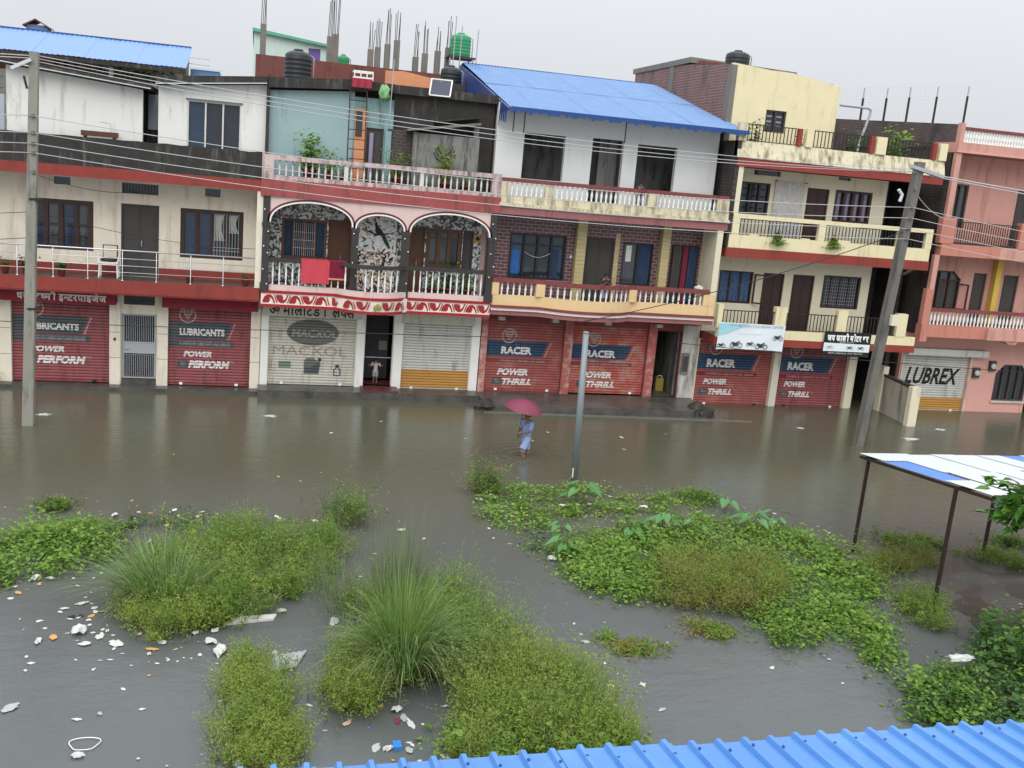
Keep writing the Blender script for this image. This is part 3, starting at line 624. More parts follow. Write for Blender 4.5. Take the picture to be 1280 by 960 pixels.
for a, c, z1 in ((.2, .41, 6.29), (2.88, 3.1, 5.56), (4.45, 4.7, 5.56), (7.23, 7.45, 6.29)):
    b = MB().box(a, c, G-.02, G+.2, 3.44, z1).box(a-.03, c+.03, G-.05, G+.23, 3.44, 3.7); b.box(a-.02, c+.02, G-.04, G+.22, 5.4, 5.52); cl = b.build('column', m_darkcol, h2)
# spandrel with three arches
ARCH = ((.44, 2.87, 5.56, 6.19), (3.02, 4.48, 5.53, 5.97), (4.71, 7.22, 5.52, 6.16))
def arc(a, n=26, grow=0):
    x0, x1, zs, za = a; cx, hw = (x0+x1)/2, (x1-x0)/2+grow
    return [(cx-hw*math.cos(math.pi*i/n), zs-.02+(za-zs+grow)*max(0, math.sin(math.pi*i/n))**.85) for i in range(n+1)]
sp_ = MB(); prev = .41
for a in ARCH:
    pts = arc(a)
    for (xa, za), (xb, zb) in zip(pts, pts[1:]):
        if xb-xa > 1e-5:
            n0 = len(sp_.v)
            for y in (G, G+.18): sp_.v += [(xa, y, za), (xb, y, zb), (xb, y, 6.31), (xa, y, 6.31)]
            sp_.f += [(n0, n0+1, n0+2, n0+3), (n0+7, n0+6, n0+5, n0+4), (n0, n0+4, n0+5, n0+1)]
    sp_.box(prev, a[0], G, G+.18, a[2]-.04, 6.31); prev = a[1]
sp_.box(prev, 7.25, G, G+.18, 5.49, 6.31); spn = sp_.build('arched_spandrel', m_pink, h2)
for a in ARCH:
    for g0, g1, mm, dy in ((0, .045, m_offwhite, .03), (.045, .105, m_trimmaroon, .02)):
        p, q = arc(a, 26, g0), arc(a, 26, g1); b = MB()
        for i in range(26): b.quad((p[i][0], G-dy, p[i][1]), (p[i+1][0], G-dy, p[i+1][1]), (q[i+1][0], G-dy, q[i+1][1]), (q[i][0], G-dy, q[i][1])); b.quad((p[i][0], G-dy, p[i][1]), (p[i+1][0], G-dy, p[i+1][1]), (p[i+1][0], G+.01, p[i+1][1]), (p[i][0], G+.01, p[i][1])); b.quad((q[i][0], G-dy, q[i][1]), (q[i+1][0], G-dy, q[i+1][1]), (q[i+1][0], G+.01, q[i+1][1]), (q[i][0], G+.01, q[i][1]))
        b.build('arch_trim', mm, spn)
# verandah back wall
wall('mosaic_wall', m_mosaic, h2, .41, 7.23, 3.455, 6.29, F, [(.8, 2.2, 4.35, 5.62), (2.25, 2.98, 3.46, 5.66), (4.8, 5.36, 3.46, 5.62), (5.4, 6.6, 4.3, 5.62), (6.62, 6.98, 3.46, 5.62)])
w = window(h2, .8, 2.2, 4.35, 5.62, F, 4, m_brownwood, [m_glassblue, m_glass, m_glass, m_glassblue], .08); grille(w, 1.15, 1.85, 4.45, 5.5, F+.03, 11, m_irongrey, .006, (4.7, 4.95, 5.2))
door(h2, 2.25, 2.98, 3.46, 5.66, F, m_brownwood, 1); door(h2, 4.8, 5.36, 3.46, 5.62, F, m_brownwood, 1)
w = window(h2, 5.4, 6.6, 4.3, 5.62, F, 3, m_brownwood, [m_glassgrey, m_glassgrey, m_glass], .13, rows=(5.3,)); door(h2, 6.62, 6.98, 3.46, 5.62, F, m_doorgrey, 1, handle=False)
box('mosaic_panel', m_mosaic2, h2, 3.14, 4.42, F-.025, F-.003, 3.47, 4.75)
box('mosaic_panel', m_mosaic3, h2, 3.14, 4.42, F-.02, F-.003, 4.752, 5.85)
lm_ = [paint('olive_tile', (.3, .3, .1)), m_black, paint('red_tile', (.3, .04, .05)), paint('green_tile', (.08, .14, .06))]; rk = random.Random(21)
for q in range(34):                                    # leaf and flower tiles set in the panels
    xx, zz = (rk.uniform(3.2, 4.36), rk.uniform(3.6, 5.75)); aa = rk.uniform(0, 6.3); ll, ww = rk.uniform(.07, .13), rk.uniform(.022, .04); mm = lm_[0 if (zz > 5.3 and xx < 3.7) else rk.choice((1, 1, 2, 3, 0))]
    if 3.66 < xx < 4.25 and 4.85 < zz < 5.7: continue
    MB().slab([(xx+u*math.cos(aa)-v*math.sin(aa), zz+u*math.sin(aa)+v*math.cos(aa)) for u, v in ((-ll, 0), (-ll*.3, -ww), (ll*.5, -ww*.8), (ll, 0), (ll*.5, ww*.8), (-ll*.3, ww))], F-.036, F-.026).build('leaf_tile', mm, h2)
# peacock on a branch
pk = MB(); Yp = F-.035
pk.slab([(3.3, 5.42), (3.5, 5.36), (3.75, 5.26), (3.95, 5.27), (4.2, 5.33), (4.2, 5.37), (3.95, 5.31), (3.75, 5.31), (3.5, 5.41), (3.3, 5.46)], Yp, Yp+.02); pk.build('branch_relief', m_black, h2)
MB().slab([(3.78, 5.3), (3.72, 5.42), (3.73, 5.52), (3.7, 5.62), (3.72, 5.68), (3.78, 5.68), (3.79, 5.6), (3.86, 5.5), (3.95, 5.42), (3.97, 5.34), (3.9, 5.27)], Yp-.02, Yp).build('peacock_body', paint('peacock_plum', (.05, .015, .04)), h2)
MB().slab([(3.9, 5.3), (3.97, 5.38), (4.05, 5.28), (4.18, 5.02), (4.23, 4.88), (4.14, 4.9), (4.03, 5.05)], Yp-.025, Yp-.002).build('peacock_tail', paint('peacock_green', (.02, .055, .03)), h2)
sf = MB(); N = 16
for i in range(N):
    a = 2*math.pi*i/N; sf.slab([(7.1+.06*math.cos(a-.25), 5.38+.06*math.sin(a-.25)), (7.1+.19*math.cos(a), 5.38+.19*math.sin(a)), (7.1+.06*math.cos(a+.25), 5.38+.06*math.sin(a+.25))], F-.05, F-.03)
o = sf.build('sunflower_relief', paint('sunflower_yellow', (.5, .33, .05)), h2); MB().slab([(7.1+.07*math.cos(2*math.pi*i/12), 5.38+.07*math.sin(2*math.pi*i/12)) for i in range(12)], F-.06, F-.051).build('seed_disc', m_black, o)
box('roof_slab', m_redwear, h2, .12, 7.5, G-.06, F+.2, 6.3, 6.8); box('roof_deck', m_mould, h2, .18, 7.45, F+.21, 41, 6.65, 6.8)
box('terrace_kerb', m_pinkwear, h2, .48, 7.18, G, G+.2, 6.802, 6.93); box('terrace_floor', m_mould, h2, .2, 7.45, G+.21, F, 6.802, 6.81)
tr = box('terrace_rail', m_pinkwear, h2, .47, 7.19, G-.02, G+.18, 7.38, 7.52)
for a, c in ((.18, .47), (7.19, 7.48)): box('end_post', m_pinkwear, h2, a, c, G-.03, G+.2, 6.802, 7.53)
balusters(tr, [(x, G+.08) for x in linspace(.64, 7.05, 34) if abs(x-2.62) > .06 and abs(x-4.95) > .06], 6.93, 7.38, m_balold, .9)
for x in (2.62, 4.95): box('mid_post', m_balold, tr, x-.06, x+.06, G+.01, G+.15, 6.932, 7.378)
# roof terrace rooms
wall('terrace_wall', m_teal, h2, .3, 2.86, 6.81, 9.5, F, [], .2, top=lambda x: 9.44+.08*(x-.3))
wall('terrace_wall', m_tealold, h2, 2.86, 4.1, 6.81, 9.5, F, [(3.2, 3.82, 6.82, 8.6)], .2)
door(h2, 3.2, 3.82, 6.82, 8.6, F, m_doorgrey, 2, handle=False); curtain(h2, 3.38, 3.5, 7.0, 8.45, F-.02, paint('violet_cloth', (.28, .24, .36)), 2, .015)
box('brick_pier', m_orange, h2, 2.9, 3.26, F-.1, F-.004, 6.812, 9.15); box('dark_shutter', m_doorgrey, h2, 2.92, 3.12, F-.13, F-.105, 8.3, 9.1)
wall('mouldy_wall', m_mould, h2, 4.1, 7.4, 6.81, 10.0, F+.25, [], .25); box('mould_pier', m_mould, h2, 5.9, 6.4, F+.5, F+1.1, 6.8, 10.25)
MB().slab([(.25, 9.5), (2.7, 9.68), (4.05, 9.75), (4.05, 9.97), (2.7, 9.98), (.25, 9.8)], F-.28, F+4).build('terrace_roof', m_mould, h2)
MB().slab([(4.05, 9.72), (7.45, 9.72), (7.45, 9.98), (4.05, 9.98)], F+.05, F+4).build('terrace_roof', m_mould, h2)
box('side_pier', m_mould, h2, .2, .3, F-.2, F+.3, 6.81, 9.9)
box('lean_to_wall', m_brickdarkx, h2, 3.95, 4.72, F-.06, F+.2, 6.812, 8.62); box('teal_jamb', m_tealold, h2, 3.86, 4.05, F-.12, F-.062, 6.812, 8.55)
sh = MB().box(4.72, 6.86, F-.3, F-.1, 6.812, 8.58).box(4.72, 4.84, F-.36, F-.301, 6.812, 8.6).box(6.7, 6.86, F-.1, F+.24, 6.812, 8.9).build('shed_wall', m_shedwall, h2)
MB().slab([(4.5, 8.6), (6.82, 8.98), (6.82, 9.06), (4.5, 8.66)], F-.55, F+.25).build('shed_roof', m_conc, h2); MB().slab([(5.4, 8.95), (6.9, 9.22), (6.9, 9.27), (5.4, 9.0)], F-.1, F+.245).build('shed_roof', m_mould, h2)
hp = MB()
for k in range(3): hp.tube([(5.75+.25*math.cos(t)*(1+.2*k), F-.34, 8.3+.32*math.sin(t)-.12*k) for t in linspace(3.2, 6.2, 12)], .014, 5)
hp.build('hanging_hose', m_wired, h2, True)
# ================================================================== brick-tile house with the blue tin roof
h3 = thing('terrace_house', 'purple brick tiled house with bowed peach balcony under a blue tin roof', 'house', (11.4, F, 0))
shell(h3, 7.46, 15.42, F+.21, 43, 0, 9.35, m_woodwall, floors=(3.3, 6.6)); box('room_wall', m_shedwall, h3, 7.7, 15.2, F+2.0, F+2.1, 6.6, 9.3)
wall('front_wall', m_maroonrail, h3, 7.47, 15.45, 0, 3.06, F, [(7.68, 10.42, .25, 2.64), (10.74, 13.5, .22, 2.64), (13.84, 14.8, .24, 2.6)])
pl = paint('peeling_pink_pillar', (.34, .1, .08), var=.2, stain=(.5, .36, .32), samt=.45, sscale=2.5, streak=False)
for a, c, mm in ((7.48, 7.7, pl), (10.43, 10.73, pl), (13.52, 13.83, pl), (14.82, 15.43, paint('stained_white_pier', (.5, .48, .43), stain=(.15, .14, .12), samt=.5, sscale=2))): box('pillar', mm, h3, a, c, F-.07, F-.002, .18, 2.85)
for a, c, mm in ((7.7, 10.42, m_redshutter), (10.74, 13.5, paint('peeling_red_shutter', (.36, .075, .055), rough=.5, var=.2, vscale=4, stain=(.4, .22, .18), samt=.5, sscale=2.5, streak=False, bump=.05))):
    S = Shutter(h3, a, c, .31, 2.64, F+.1, mm)
    promo(S, 'RACER', 'THRILL', m_printblue, (.2, .6), (.165, .57), (.24, .63), (.29, .2), (.28, .5, .81), (.36, .475), (.69, .79), (.835, .93), (.545, .6), 1, lit=m_maroonrail)
box('passage_back', m_shedwall, h3, 13.84, 14.8, F+3, F+3.1, .2, 2.6); box('passage_floor', m_tile, h3, 13.84, 14.8, F, F+3, .1, .26); box('passage_side', m_shedwall, h3, 14.75, 14.82, F+.2, F+3, .25, 2.6)
fb = box('fuse_board', m_conc, h3, 14.84, 15.12, F-.14, F-.071, 1.1, 1.85); box('board_lid', m_doorgrey, fb, 14.88, 15.08, F-.16, F-.142, 1.2, 1.75)
for k in range(4): box('lintel_tie', m_silvercream, h3, 8.0+k*1.9, 8.22+k*1.9, F-.25, F-.02, 2.74, 2.86)
bow3 = lambda x: G-(.6*max(0, 1-((x-10.7)/1.5)**2)**.7)
fl = bow_plate('floor_slab', m_mauve, h3, 7.46, 15.34, bow3, F, 3.05, 3.2)
bow_plate('cornice', m_frieze, fl, 7.46, 15.34, lambda x: bow3(x)-.05, F-.005, 3.202, 3.29); bow_plate('cornice', m_maroonrail, fl, 7.46, 15.34, lambda x: bow3(x)-.09, F-.01, 3.292, 3.37)
bow_plate('kerb', m_b3cream, h3, 7.44, 15.33, lambda x: bow3(x)+.01, lambda x: bow3(x)+.16, 3.372, 3.71, 40); bow_plate('balcony_floor', m_tile, h3, 7.44, 15.3, lambda x: bow3(x)+.17, F-.003, 3.372, 3.4)
hr = bow_plate('handrail', m_maroonrail, h3, 7.42, 15.1, lambda x: bow3(x)-.02, lambda x: bow3(x)+.18, 4.12, 4.25, 40)
piers = ((7.42, 7.69), (8.93, 9.23), (12.15, 12.43), (14.9, 15.32))
for a, c in piers: box('pier', m_b3cream, h3, a, c, min(bow3(a), bow3(c)), bow3((a+c)/2)+.17, 3.712, 4.118)
balusters(hr, [(x, bow3(x)+.085) for x in linspace(7.8, 14.82, 36) if not any(a-.06 < x < c+.06 for a, c in piers)], 3.71, 4.12, m_offwhite, 1.0)
wall('brick_tile_wall', m_purbrick, h3, 7.45, 15.14, 3.4, 6.32, F, [(8.21, 10.19, 4.15, 5.67), (10.86, 11.9, 3.41, 5.7), (12.22, 13.36, 4.14, 5.62), (14.0, 15.05, 3.41, 5.65)])
for a, c in ((10.47, 10.8), (13.54, 13.84)): box('tile_column', m_yelcol, h3, a, c, F-.25, F-.003, 3.402, 6.3)
box('door_strip', m_yelcol, h3, 11.92, 12.08, F-.03, F-.003, 3.402, 5.9)
box('end_wall', m_yelpale, h3, 15.13, 15.34, G+.02, F+.1, 3.402, 6.3)
w = window(h3, 8.21, 10.19, 4.15, 5.67, F, 4, m_iron, [m_glassblue, m_glass, m_glass, m_glassblue], .07, rows=(5.3,))
curtain(w, 8.34, 8.62, 4.3, 5.1, F+.105, paint('bright_blue_cloth', (.03, .12, .36)), 2, .01); curtain(w, 9.65, 9.98, 4.25, 5.2, F+.105, m_bluecloth, 3, .012)
gl = MB(); gl.tube([(8.75+.9*t, F+.02, 5.05-.16*math.sin(math.pi*t)) for t in linspace(0, 1, 14)], .015, 5); gl.build('garland', m_printdim, w, True)
door(h3, 10.86, 11.9, 3.41, 5.7, F, m_doorgrey, 2, handle=False)
w = window(h3, 12.22, 13.36, 4.14, 5.62, F, 2, m_iron, [m_glassgrey, m_glass], .06); curtain(w, 12.85, 13.3, 4.2, 5.56, F+.1, m_bluecloth, 4, .015); box('paper', m_printwhite, w, 12.38, 12.58, F+.1, F+.108, 4.95, 5.5)
o = door(h3, 14.0, 15.05, 3.41, 5.65, F, m_darkwood, 2, handle=False); m_pinkcl = paint('pink_cloth', (.2, .02, .055), var=.2)
for a, c, mm in ((14.1, 14.4, m_doorgrey), (14.48, 14.66, m_pinkcl), (14.7, 15.0, m_bluecloth)): curtain(o, a, c, 3.6, 5.6, F+.02, mm, 3, .02)
box('door_plate', m_printwhite, h3, 10.33, 10.42, F-.02, F-.003, 4.95, 5.03)
bow3b = lambda x: G-(.22*max(0, 1-((x-10.9)/1.9)**2)**.6)
fl = bow_plate('floor_slab', m_mauve, h3, 7.46, 15.45, bow3b, F+.2, 6.3, 6.56); bow_plate('cornice', m_yelold, fl, 7.46, 15.47, lambda x: bow3b(x)-.07, F, 6.562, 6.66)
bow_plate('kerb', m_yelold, h3, 7.5, 15.45, lambda x: bow3b(x)+.02, lambda x: bow3b(x)+.17, 6.662, 6.9, 40); bow_plate('balcony_floor', m_tile, h3, 7.5, 15.42, lambda x: bow3b(x)+.18, F-.003, 6.662, 6.7)
hr = bow_plate('handrail', m_maroonrail, h3, 7.46, 15.4, lambda x: bow3b(x)-.01, lambda x: bow3b(x)+.17, 7.32, 7.44, 40)
piers = ((7.49, 7.75), (8.95, 9.23), (12.44, 12.75), (14.98, 15.42))
for a, c in piers: box('pier', m_yelold, h3, a, c, bow3b(a), bow3b((a+c)/2)+.16, 6.9, 7.318)
balusters(hr, [(x, bow3b(x)+.085) for x in linspace(7.86, 14.9, 44) if not any(a-.06 < x < c+.06 for a, c in piers)], 6.9, 7.32, m_offwhite, 1.15)
wall('upper_wall', m_white2, h3, 7.47, 15.3, 6.7, 9.8, F, [(8.4, 9.81, 7.45, 8.92), (10.76, 11.86, 6.71, 8.96), (12.37, 13.79, 7.42, 8.9)])
for a, c in ((8.4, 9.81), (12.37, 13.79)): box('window_lintel', m_doorgrey, h3, a, c, F+.02, F+.1, 8.86 if a < 9 else 8.84, 8.92 if a < 9 else 8.9)
box('inner_wall', m_shedwall, h3, 11.25, 11.9, F+.7, F+.8, 6.7, 9.2)
# tin roof: ridge behind, ten sheets on the street slope
rf = box('roof', m_bluedark, h3, 7.62, 15.72, 39.9, 40.1, 11.55, 11.62)
ev, rd = Vector((0, 31.36, 9.58)), Vector((0, 40.0, 11.6)); uy = (rd-ev).normalized(); L = (rd-ev).length
for i in range(9):
    for j in range(2):
        P = ev+uy*(L*.49*j)+Vector((7.58+i*.905, 0, .004*((i+j) % 2)+(.012 if j else 0))); corrugated('roof_sheet', m_bluepale, rf, P, (1, 0, 0), uy, .93, L*.51 if not j else L*.51, .13, .022)
bk = Vector((0, 48.2, 9.7))
for i in range(4): corrugated('roof_sheet', m_bluepale, rf, rd+Vector((7.58+i*2.04, 0, .01)), (1, 0, 0), (bk-rd).normalized(), 2.06, (bk-rd).length, .19, .014)
fs = MB(); xs = linspace(7.56, 15.74, 84)
for i, (a, c) in enumerate(zip(xs, xs[1:])): fs.quad((a, 31.33, 9.62), (c, 31.33, 9.62), (c, 31.33, 9.46+.03*math.sin(c*9)+(.02 if i % 3 else -.02)), (a, 31.33, 9.46+.03*math.sin(a*9)+(.02 if i % 3 else -.02)))
fs.build('eave_fascia', m_bluedark, rf)
tp = MB(); T0 = [(31.45, 9.5), (33.0, 9.45), (35.5, 9.6), (39.8, 9.72), (43, 10.8), (40.0, 11.52), (36, 10.62), (33, 9.93), (31.45, 9.58)]
n0 = len(tp.v); tp.v += [(7.56, y, z) for y, z in T0]+[(7.5, y, z) for y, z in T0]; k = len(T0)
tp.f += [tuple(range(k)), tuple(range(2*k-1, k-1, -1))]+[(i, (i+1) % k, k+(i+1) % k, k+i) for i in range(k)]
tp.build('gable_tarpaulin', m_tarp, h3)
rg = MB(); rr = random.Random(8)
for q in range(7): yy = 31.5+q*.28; rg.quad((7.49, yy, 9.55), (7.49, yy+.24, 9.53), (7.47, yy+.2, 9.2-.2*rr.random()), (7.47, yy+.03, 9.25-.15*rr.random()))
rg.build('tarpaulin_rags', m_tarp, h3)
for xx, yy in ((7.75, 31.6), (8.1, 31.6), (11.5, 31.6)): MB().tube([(xx, yy, 9.55), (xx, yy, 8.85)], .02, 6).build('eave_strut', m_postrust, h3)
# ================================================================== yellow house
h4 = thing('terrace_house', 'cream yellow three storey house with red floor bands and iron railings', 'house', (19.5, F, 0))
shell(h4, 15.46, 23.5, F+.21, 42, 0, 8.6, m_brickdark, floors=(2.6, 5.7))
wall('front_wall', m_yelpale, h4, 15.46, 22.0, -.3, 2.4, F, [(15.52, 18.48, -.25, 2.36), (18.78, 21.6, -.25, 2.36)])
for a, c in ((18.49, 18.77), (21.61, 21.87)): box('pillar', paint('stained_cream_pier', (.56, .52, .42), stain=(.2, .18, .14), samt=.45, sscale=2.2) if a < 20 else m_yelpale, h4, a, c, F-.09, F-.002, -.3, 2.38)
for a, c in ((15.5, 18.48), (18.78, 21.6)):
    S = Shutter(h4, a, c, .02, 2.37, F+.1, m_marshutter if a > 17 else m_redshutter)
    promo(S, 'RACER', 'THRILL', m_printblue, (.14, .52), (.12, .43), (.2, .52), (.24, .13), (.22, .46, .80), (.3, .43), (.61, .70), (.77, .86), (.5, .56), 1, lit=m_maroon)
for z0, z1, f0 in ((2.41, 2.665, 2.98), (5.43, 5.76, 6.2), (8.47, 8.75, 9.28)):
    fl = box('floor_slab', m_redband, h4, 15.5, 23.48, G-.03, F+.2 if z0 > 2.5 else F, z0, z1)
    mm = m_yellow if z0 < 8 else m_yelold
    if z0 > 8:
        b = MB(); n0 = 0; b.v += [(x, y, z) for x in (15.46, 23.5) for y, z in ((G-.06, 8.752), (G+.1, 9.3), (G+.25, 9.3), (G+.25, 8.752))]
        b.f += [(0, 1, 2, 3), (7, 6, 5, 4), (0, 4, 5, 1), (1, 5, 6, 2), (2, 6, 7, 3), (3, 7, 4, 0)]; b.build('ledge', mm, h4)
    else: box('kerb', mm, h4, 15.55, 23.45, G-.01, G+.13, z1+.002, f0)
    box('balcony_floor', m_tile, h4, 15.55, 23.45, G+.14 if z0 < 8 else G+.26, F-.003, z1+.002, z1+.03)
def iron(parent, x0, x1, z0, z1, y, step=.13, foot=True):
    o = MB().box(x0, x1, y-.02, y+.02, z1-.03, z1).box(x0, x1, y-.018, y+.018, z0, z0+.025).build('iron_rail', m_iron, parent); n = max(2, int((x1-x0)/step))
    for i in range(n): x = x0+(x1-x0)*(i+.5)/n; box('bar', m_iron, o, x-.012, x+.012, y-.012, y+.012, z0+.026, z1-.031)
    return o
PY = G+.06
P1 = ((15.3, 15.68), (17.7, 18.12), (20.15, 20.54), (22.6, 23.0))
for a, c in P1: box('pier', m_yellow, h4, max(a, 15.5), c, G-.03, G+.2, 2.982, 3.81)
for a, c in ((15.68, 17.7), (20.54, 22.6), (18.12, 20.15)): iron(h4, a, c, 3.0, 3.62, PY)
tp2 = box('balcony_rail', m_yellow, h4, 15.62, 23.46, G-.02, G+.15, 6.76, 6.9)
for a, c in ((15.62, 15.88), (18.9, 19.16), (22.05, 22.3), (23.2, 23.46)): box('pier', m_yellow, h4, a, c, G-.015, G+.14, 6.202, 6.758)
for a, c in ((15.88, 18.3), (19.16, 22.05), (22.3, 23.2)): iron(h4, a, c, 6.16, 6.76, PY+.02)
box('step_block', m_yellow, h4, 16.3, 16.62, G-.012, G+.135, 6.202, 6.27); box('step_block', m_yellow, h4, 18.3, 18.6, G-.012, G+.135, 6.202, 6.24); box('step_block', m_yellow, h4, 19.7, 20.2, G-.012, G+.135, 6.202, 6.27)
for a, c in ((15.45, 15.72), (17.95, 18.2), (20.66, 21.05), (23.2, 23.5)): box('pier', m_yelold if a < 16 else m_yellow, h4, a, c, G+.02, G+.24, 9.302, 9.89)
for x in (17.65, 20.45, 22.95): box('red_panel', m_redband, h4, x, x+.15, G+.05, G+.2, 9.302, 9.88)
for a, c in ((15.75, 17.62), (18.22, 20.42), (21.1, 22.9)): iron(h4, a, c, 9.32, 9.88, G+.12)
wall('front_wall', m_yelpale, h4, 15.9, 22.0, 2.69, 5.42, F, [(15.94, 17.26, 3.73, 4.88), (17.66, 18.5, 2.7, 4.88), (18.84, 19.72, 2.7, 4.89), (20.08, 21.64, 3.74, 4.94)])
wall('front_wall', m_yelpale, h4, 15.9, 22.12, 5.79, 8.46, F, [(16.32, 17.46, 6.9, 8.0), (17.66, 18.72, 5.8, 8.05), (18.92, 19.8, 5.8, 7.98), (20.04, 21.55, 6.85, 8.0), (16.76, 17.79, 8.26, 8.43), (20.08, 20.58, 8.34, 8.45)])
for a, c, d, e in ((16.76, 17.79, 8.26, 8.43), (20.08, 20.58, 8.34, 8.45)): box('vent', m_glass, h4, a, c, F+.1, F+.12, d, e)
w = window(h4, 15.94, 17.26, 3.73, 4.88, F, 3, m_darkwood, m_glass, .05); curtain(w, 16.05, 17.2, 3.8, 4.84, F+.1, paint('striped_blue_curtain', (.05, .1, .19), var=.6, vscale=12), 7, .02)
lf = MB(); lf.box(17.28, 17.32, F-.34, F-.02, 3.76, 4.8)
op = MB().box(17.52, 17.57, F-.3, F-.25, 3.77, 4.82).box(17.28, 17.33, F-.1, F-.05, 3.77, 4.82); op.bar((17.3, F-.07, 4.8), (17.55, F-.28, 4.8), .05); op.bar((17.3, F-.07, 3.79), (17.55, F-.28, 3.79), .05); op.build('open_casement', m_darkwood, h4)
for a, c, d, e in ((17.66, 18.5, 2.7, 4.88), (18.84, 19.72, 2.7, 4.89), (18.92, 19.8, 5.8, 7.98)): door(h4, a, c, d, e, F, m_darkwood, 2, handle=False)
w = window(h4, 20.08, 21.64, 3.74, 4.94, F, 4, m_darkwood, m_glass, .07); grille(w, 20.2, 21.5, 3.82, 4.86, F+.03, 14, m_irongrey, .0035, tuple(3.9+.12*k for k in range(8)))
w = window(h4, 16.32, 17.46, 6.9, 8.0, F, 3, m_darkwood, m_glass, .06)
for k in range(3):
    for z in (7.1, 7.3, 7.5, 7.75): box('louvre_light', m_printdim, w, 16.46+k*.35, 16.62+k*.35, F+.115, F+.12, z, z+.03)
w = window(h4, 20.04, 21.55, 6.85, 8.0, F, 4, m_darkwood, m_glass, .08)
for k in range(4): curtain(w, 20.2+k*.36, 20.32+k*.36, 6.95, 7.9, F+.1, paint('lilac_curtain', (.24, .2, .28), var=.3, vscale=9), 2, .02)
dc = door(h4, 17.66, 18.72, 5.8, 8.05, F, m_doorgrey, 2, handle=False); curtain(dc, 17.62, 18.76, 5.85, 8.12, F-.06, paint('floral_curtain', (.46, .44, .42), var=.45, vscale=10, rough=.9), 6, .03)
for x in (17.63, 18.8): box('curtain_hook', m_iron, dc, x-.03, x+.05, F-.08, F-.003, 8.1, 8.13)
box('corner_post', m_yelpale, h4, 15.6, 15.78, G+.02, G+.2, 6.9, 8.465)
box('party_wall', m_brickdark, h4, 15.46, 15.6, G+.02, F+.2, 5.8, 9.3); box('party_wall', m_yelpale, h4, 15.46, 15.9, F-.05, F+.2, 2.69, 5.42); box('party_wall', m_yelpale, h4, 15.62, 15.9, F-.03, F+.2, 5.79, 8.46)
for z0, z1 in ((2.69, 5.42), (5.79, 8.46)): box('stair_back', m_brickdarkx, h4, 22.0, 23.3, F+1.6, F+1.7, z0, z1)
box('roof_deck', m_mould, h4, 15.5, 23.5, F+.2, 42, 8.62, 8.76)
yt = lambda x: 11.9-.05*(x-15.6)-(.14 if x > 18.6 else 0)+.02*math.sin(x*11)
wall('room_wall', m_yellow, h4, 15.62, 19.8, 8.765, 11.7, F+.3, [(17.06, 17.85, 9.75, 10.5)], .2, top=yt)
xs = linspace(15.62, 19.8, 30)
w = window(h4, 17.06, 17.85, 9.75, 10.5, F+.3, 2, m_doorgrey, m_glass, .05)
for k in range(2):
    for z in (9.95, 10.1, 10.28): box('louvre_light', m_printdim, w, 17.16+k*.37, 17.36+k*.37, F+.41, F+.415, z, z+.045)
MB().quad(*[(15.6, y, z) for y, z in ((F+.3, 8.77), (42.4, 8.77), (42.4, 12.3), (38.2, 12.25), (F+.3, 11.86))]).quad(*[(15.76, y, z) for y, z in ((F+.52, 8.77), (42.4, 8.77), (42.4, 12.3), (38.2, 12.25), (F+.52, 11.86))][::-1]).build('brick_side_wall', m_brickraw, h4)
box('side_column', m_conc, h4, 15.57, 15.8, 38.1, 38.5, 8.77, 12.35); box('side_column', m_conc, h4, 15.57, 15.77, F+.28, F+.6, 8.77, 11.85)
MB().slab([(15.55, 12.2), (20, 12.1), (20, 12.3), (15.55, 12.4)], 36.5, 42.6).build('upper_roof', m_conc, h4)
MB().quad((15.6, F+.3, 11.86), (15.85, F+.3, 11.86), (15.85, 38.2, 12.28), (15.6, 38.2, 12.28)).build('coping', m_silvercream, h4)
box('room_side', m_yellow, h4, 19.6, 19.8, F+.5, 42, 8.77, 11.6); box('room_roof', m_conc, h4, 15.76, 19.6, F+.5, 36.5, 11.5, 11.62); box('red_beam', m_maroonpar, h4, 15.9, 19, 36.4, 36.49, 12.0, 12.3)
# ================================================================== salmon house (right)
h5 = thing('terrace_house', 'salmon pink three storey house with white balusters at the right edge', 'house', (27, F, 0))
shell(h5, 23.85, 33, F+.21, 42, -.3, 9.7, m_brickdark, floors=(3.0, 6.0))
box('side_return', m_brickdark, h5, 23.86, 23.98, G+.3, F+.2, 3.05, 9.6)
wall('front_wall', m_salmonlt, h5, 23.86, 29.76, -.3, 3.03, F, [(23.98, 26.92, -.28, 2.2), (28.2, 29.7, .47, 1.92)])
wall('front_wall', m_salmonlt, h5, 30.2, 33, -.3, 3.03, F, [])
S = Shutter(h5, 23.98, 26.92, .02, 2.22, F+.1, m_silver, bands=[(.02, .5, m_orshutter)])
S.text('LUBREX', .075, .9, .25, .55, m_black, 1, .28, .03)
box('shutter_hood', m_silver, h5, 23.9, 27.45, F-.35, F-.01, 2.21, 2.46); box('shutter_guide', m_silvercream, h5, 26.93, 27.0, F-.04, F-.002, -.2, 2.2); box('shutter_guide', m_silvercream, h5, 23.92, 23.97, F-.04, F-.002, -.2, 2.2)
w = window(h5, 28.2, 29.7, .47, 1.92, F, 4, m_doorgrey, m_glass, .06); box('window_sill', m_silvercream, w, 28.15, 29.74, F-.08, F+.02, .4, .468)
for sx, x in ((1, 28.2), (-1, 29.7)): MB().slab([(x, 1.55), (x, 1.93), (x+sx*.35, 1.93)], F-.002, F+.1).build('chamfer', m_salmonlt, w)
for k in range(4): curtain(w, 28.3+k*.36, 28.5+k*.36, .55, 1.6, F+.11, m_doorgrey, 3, .02)
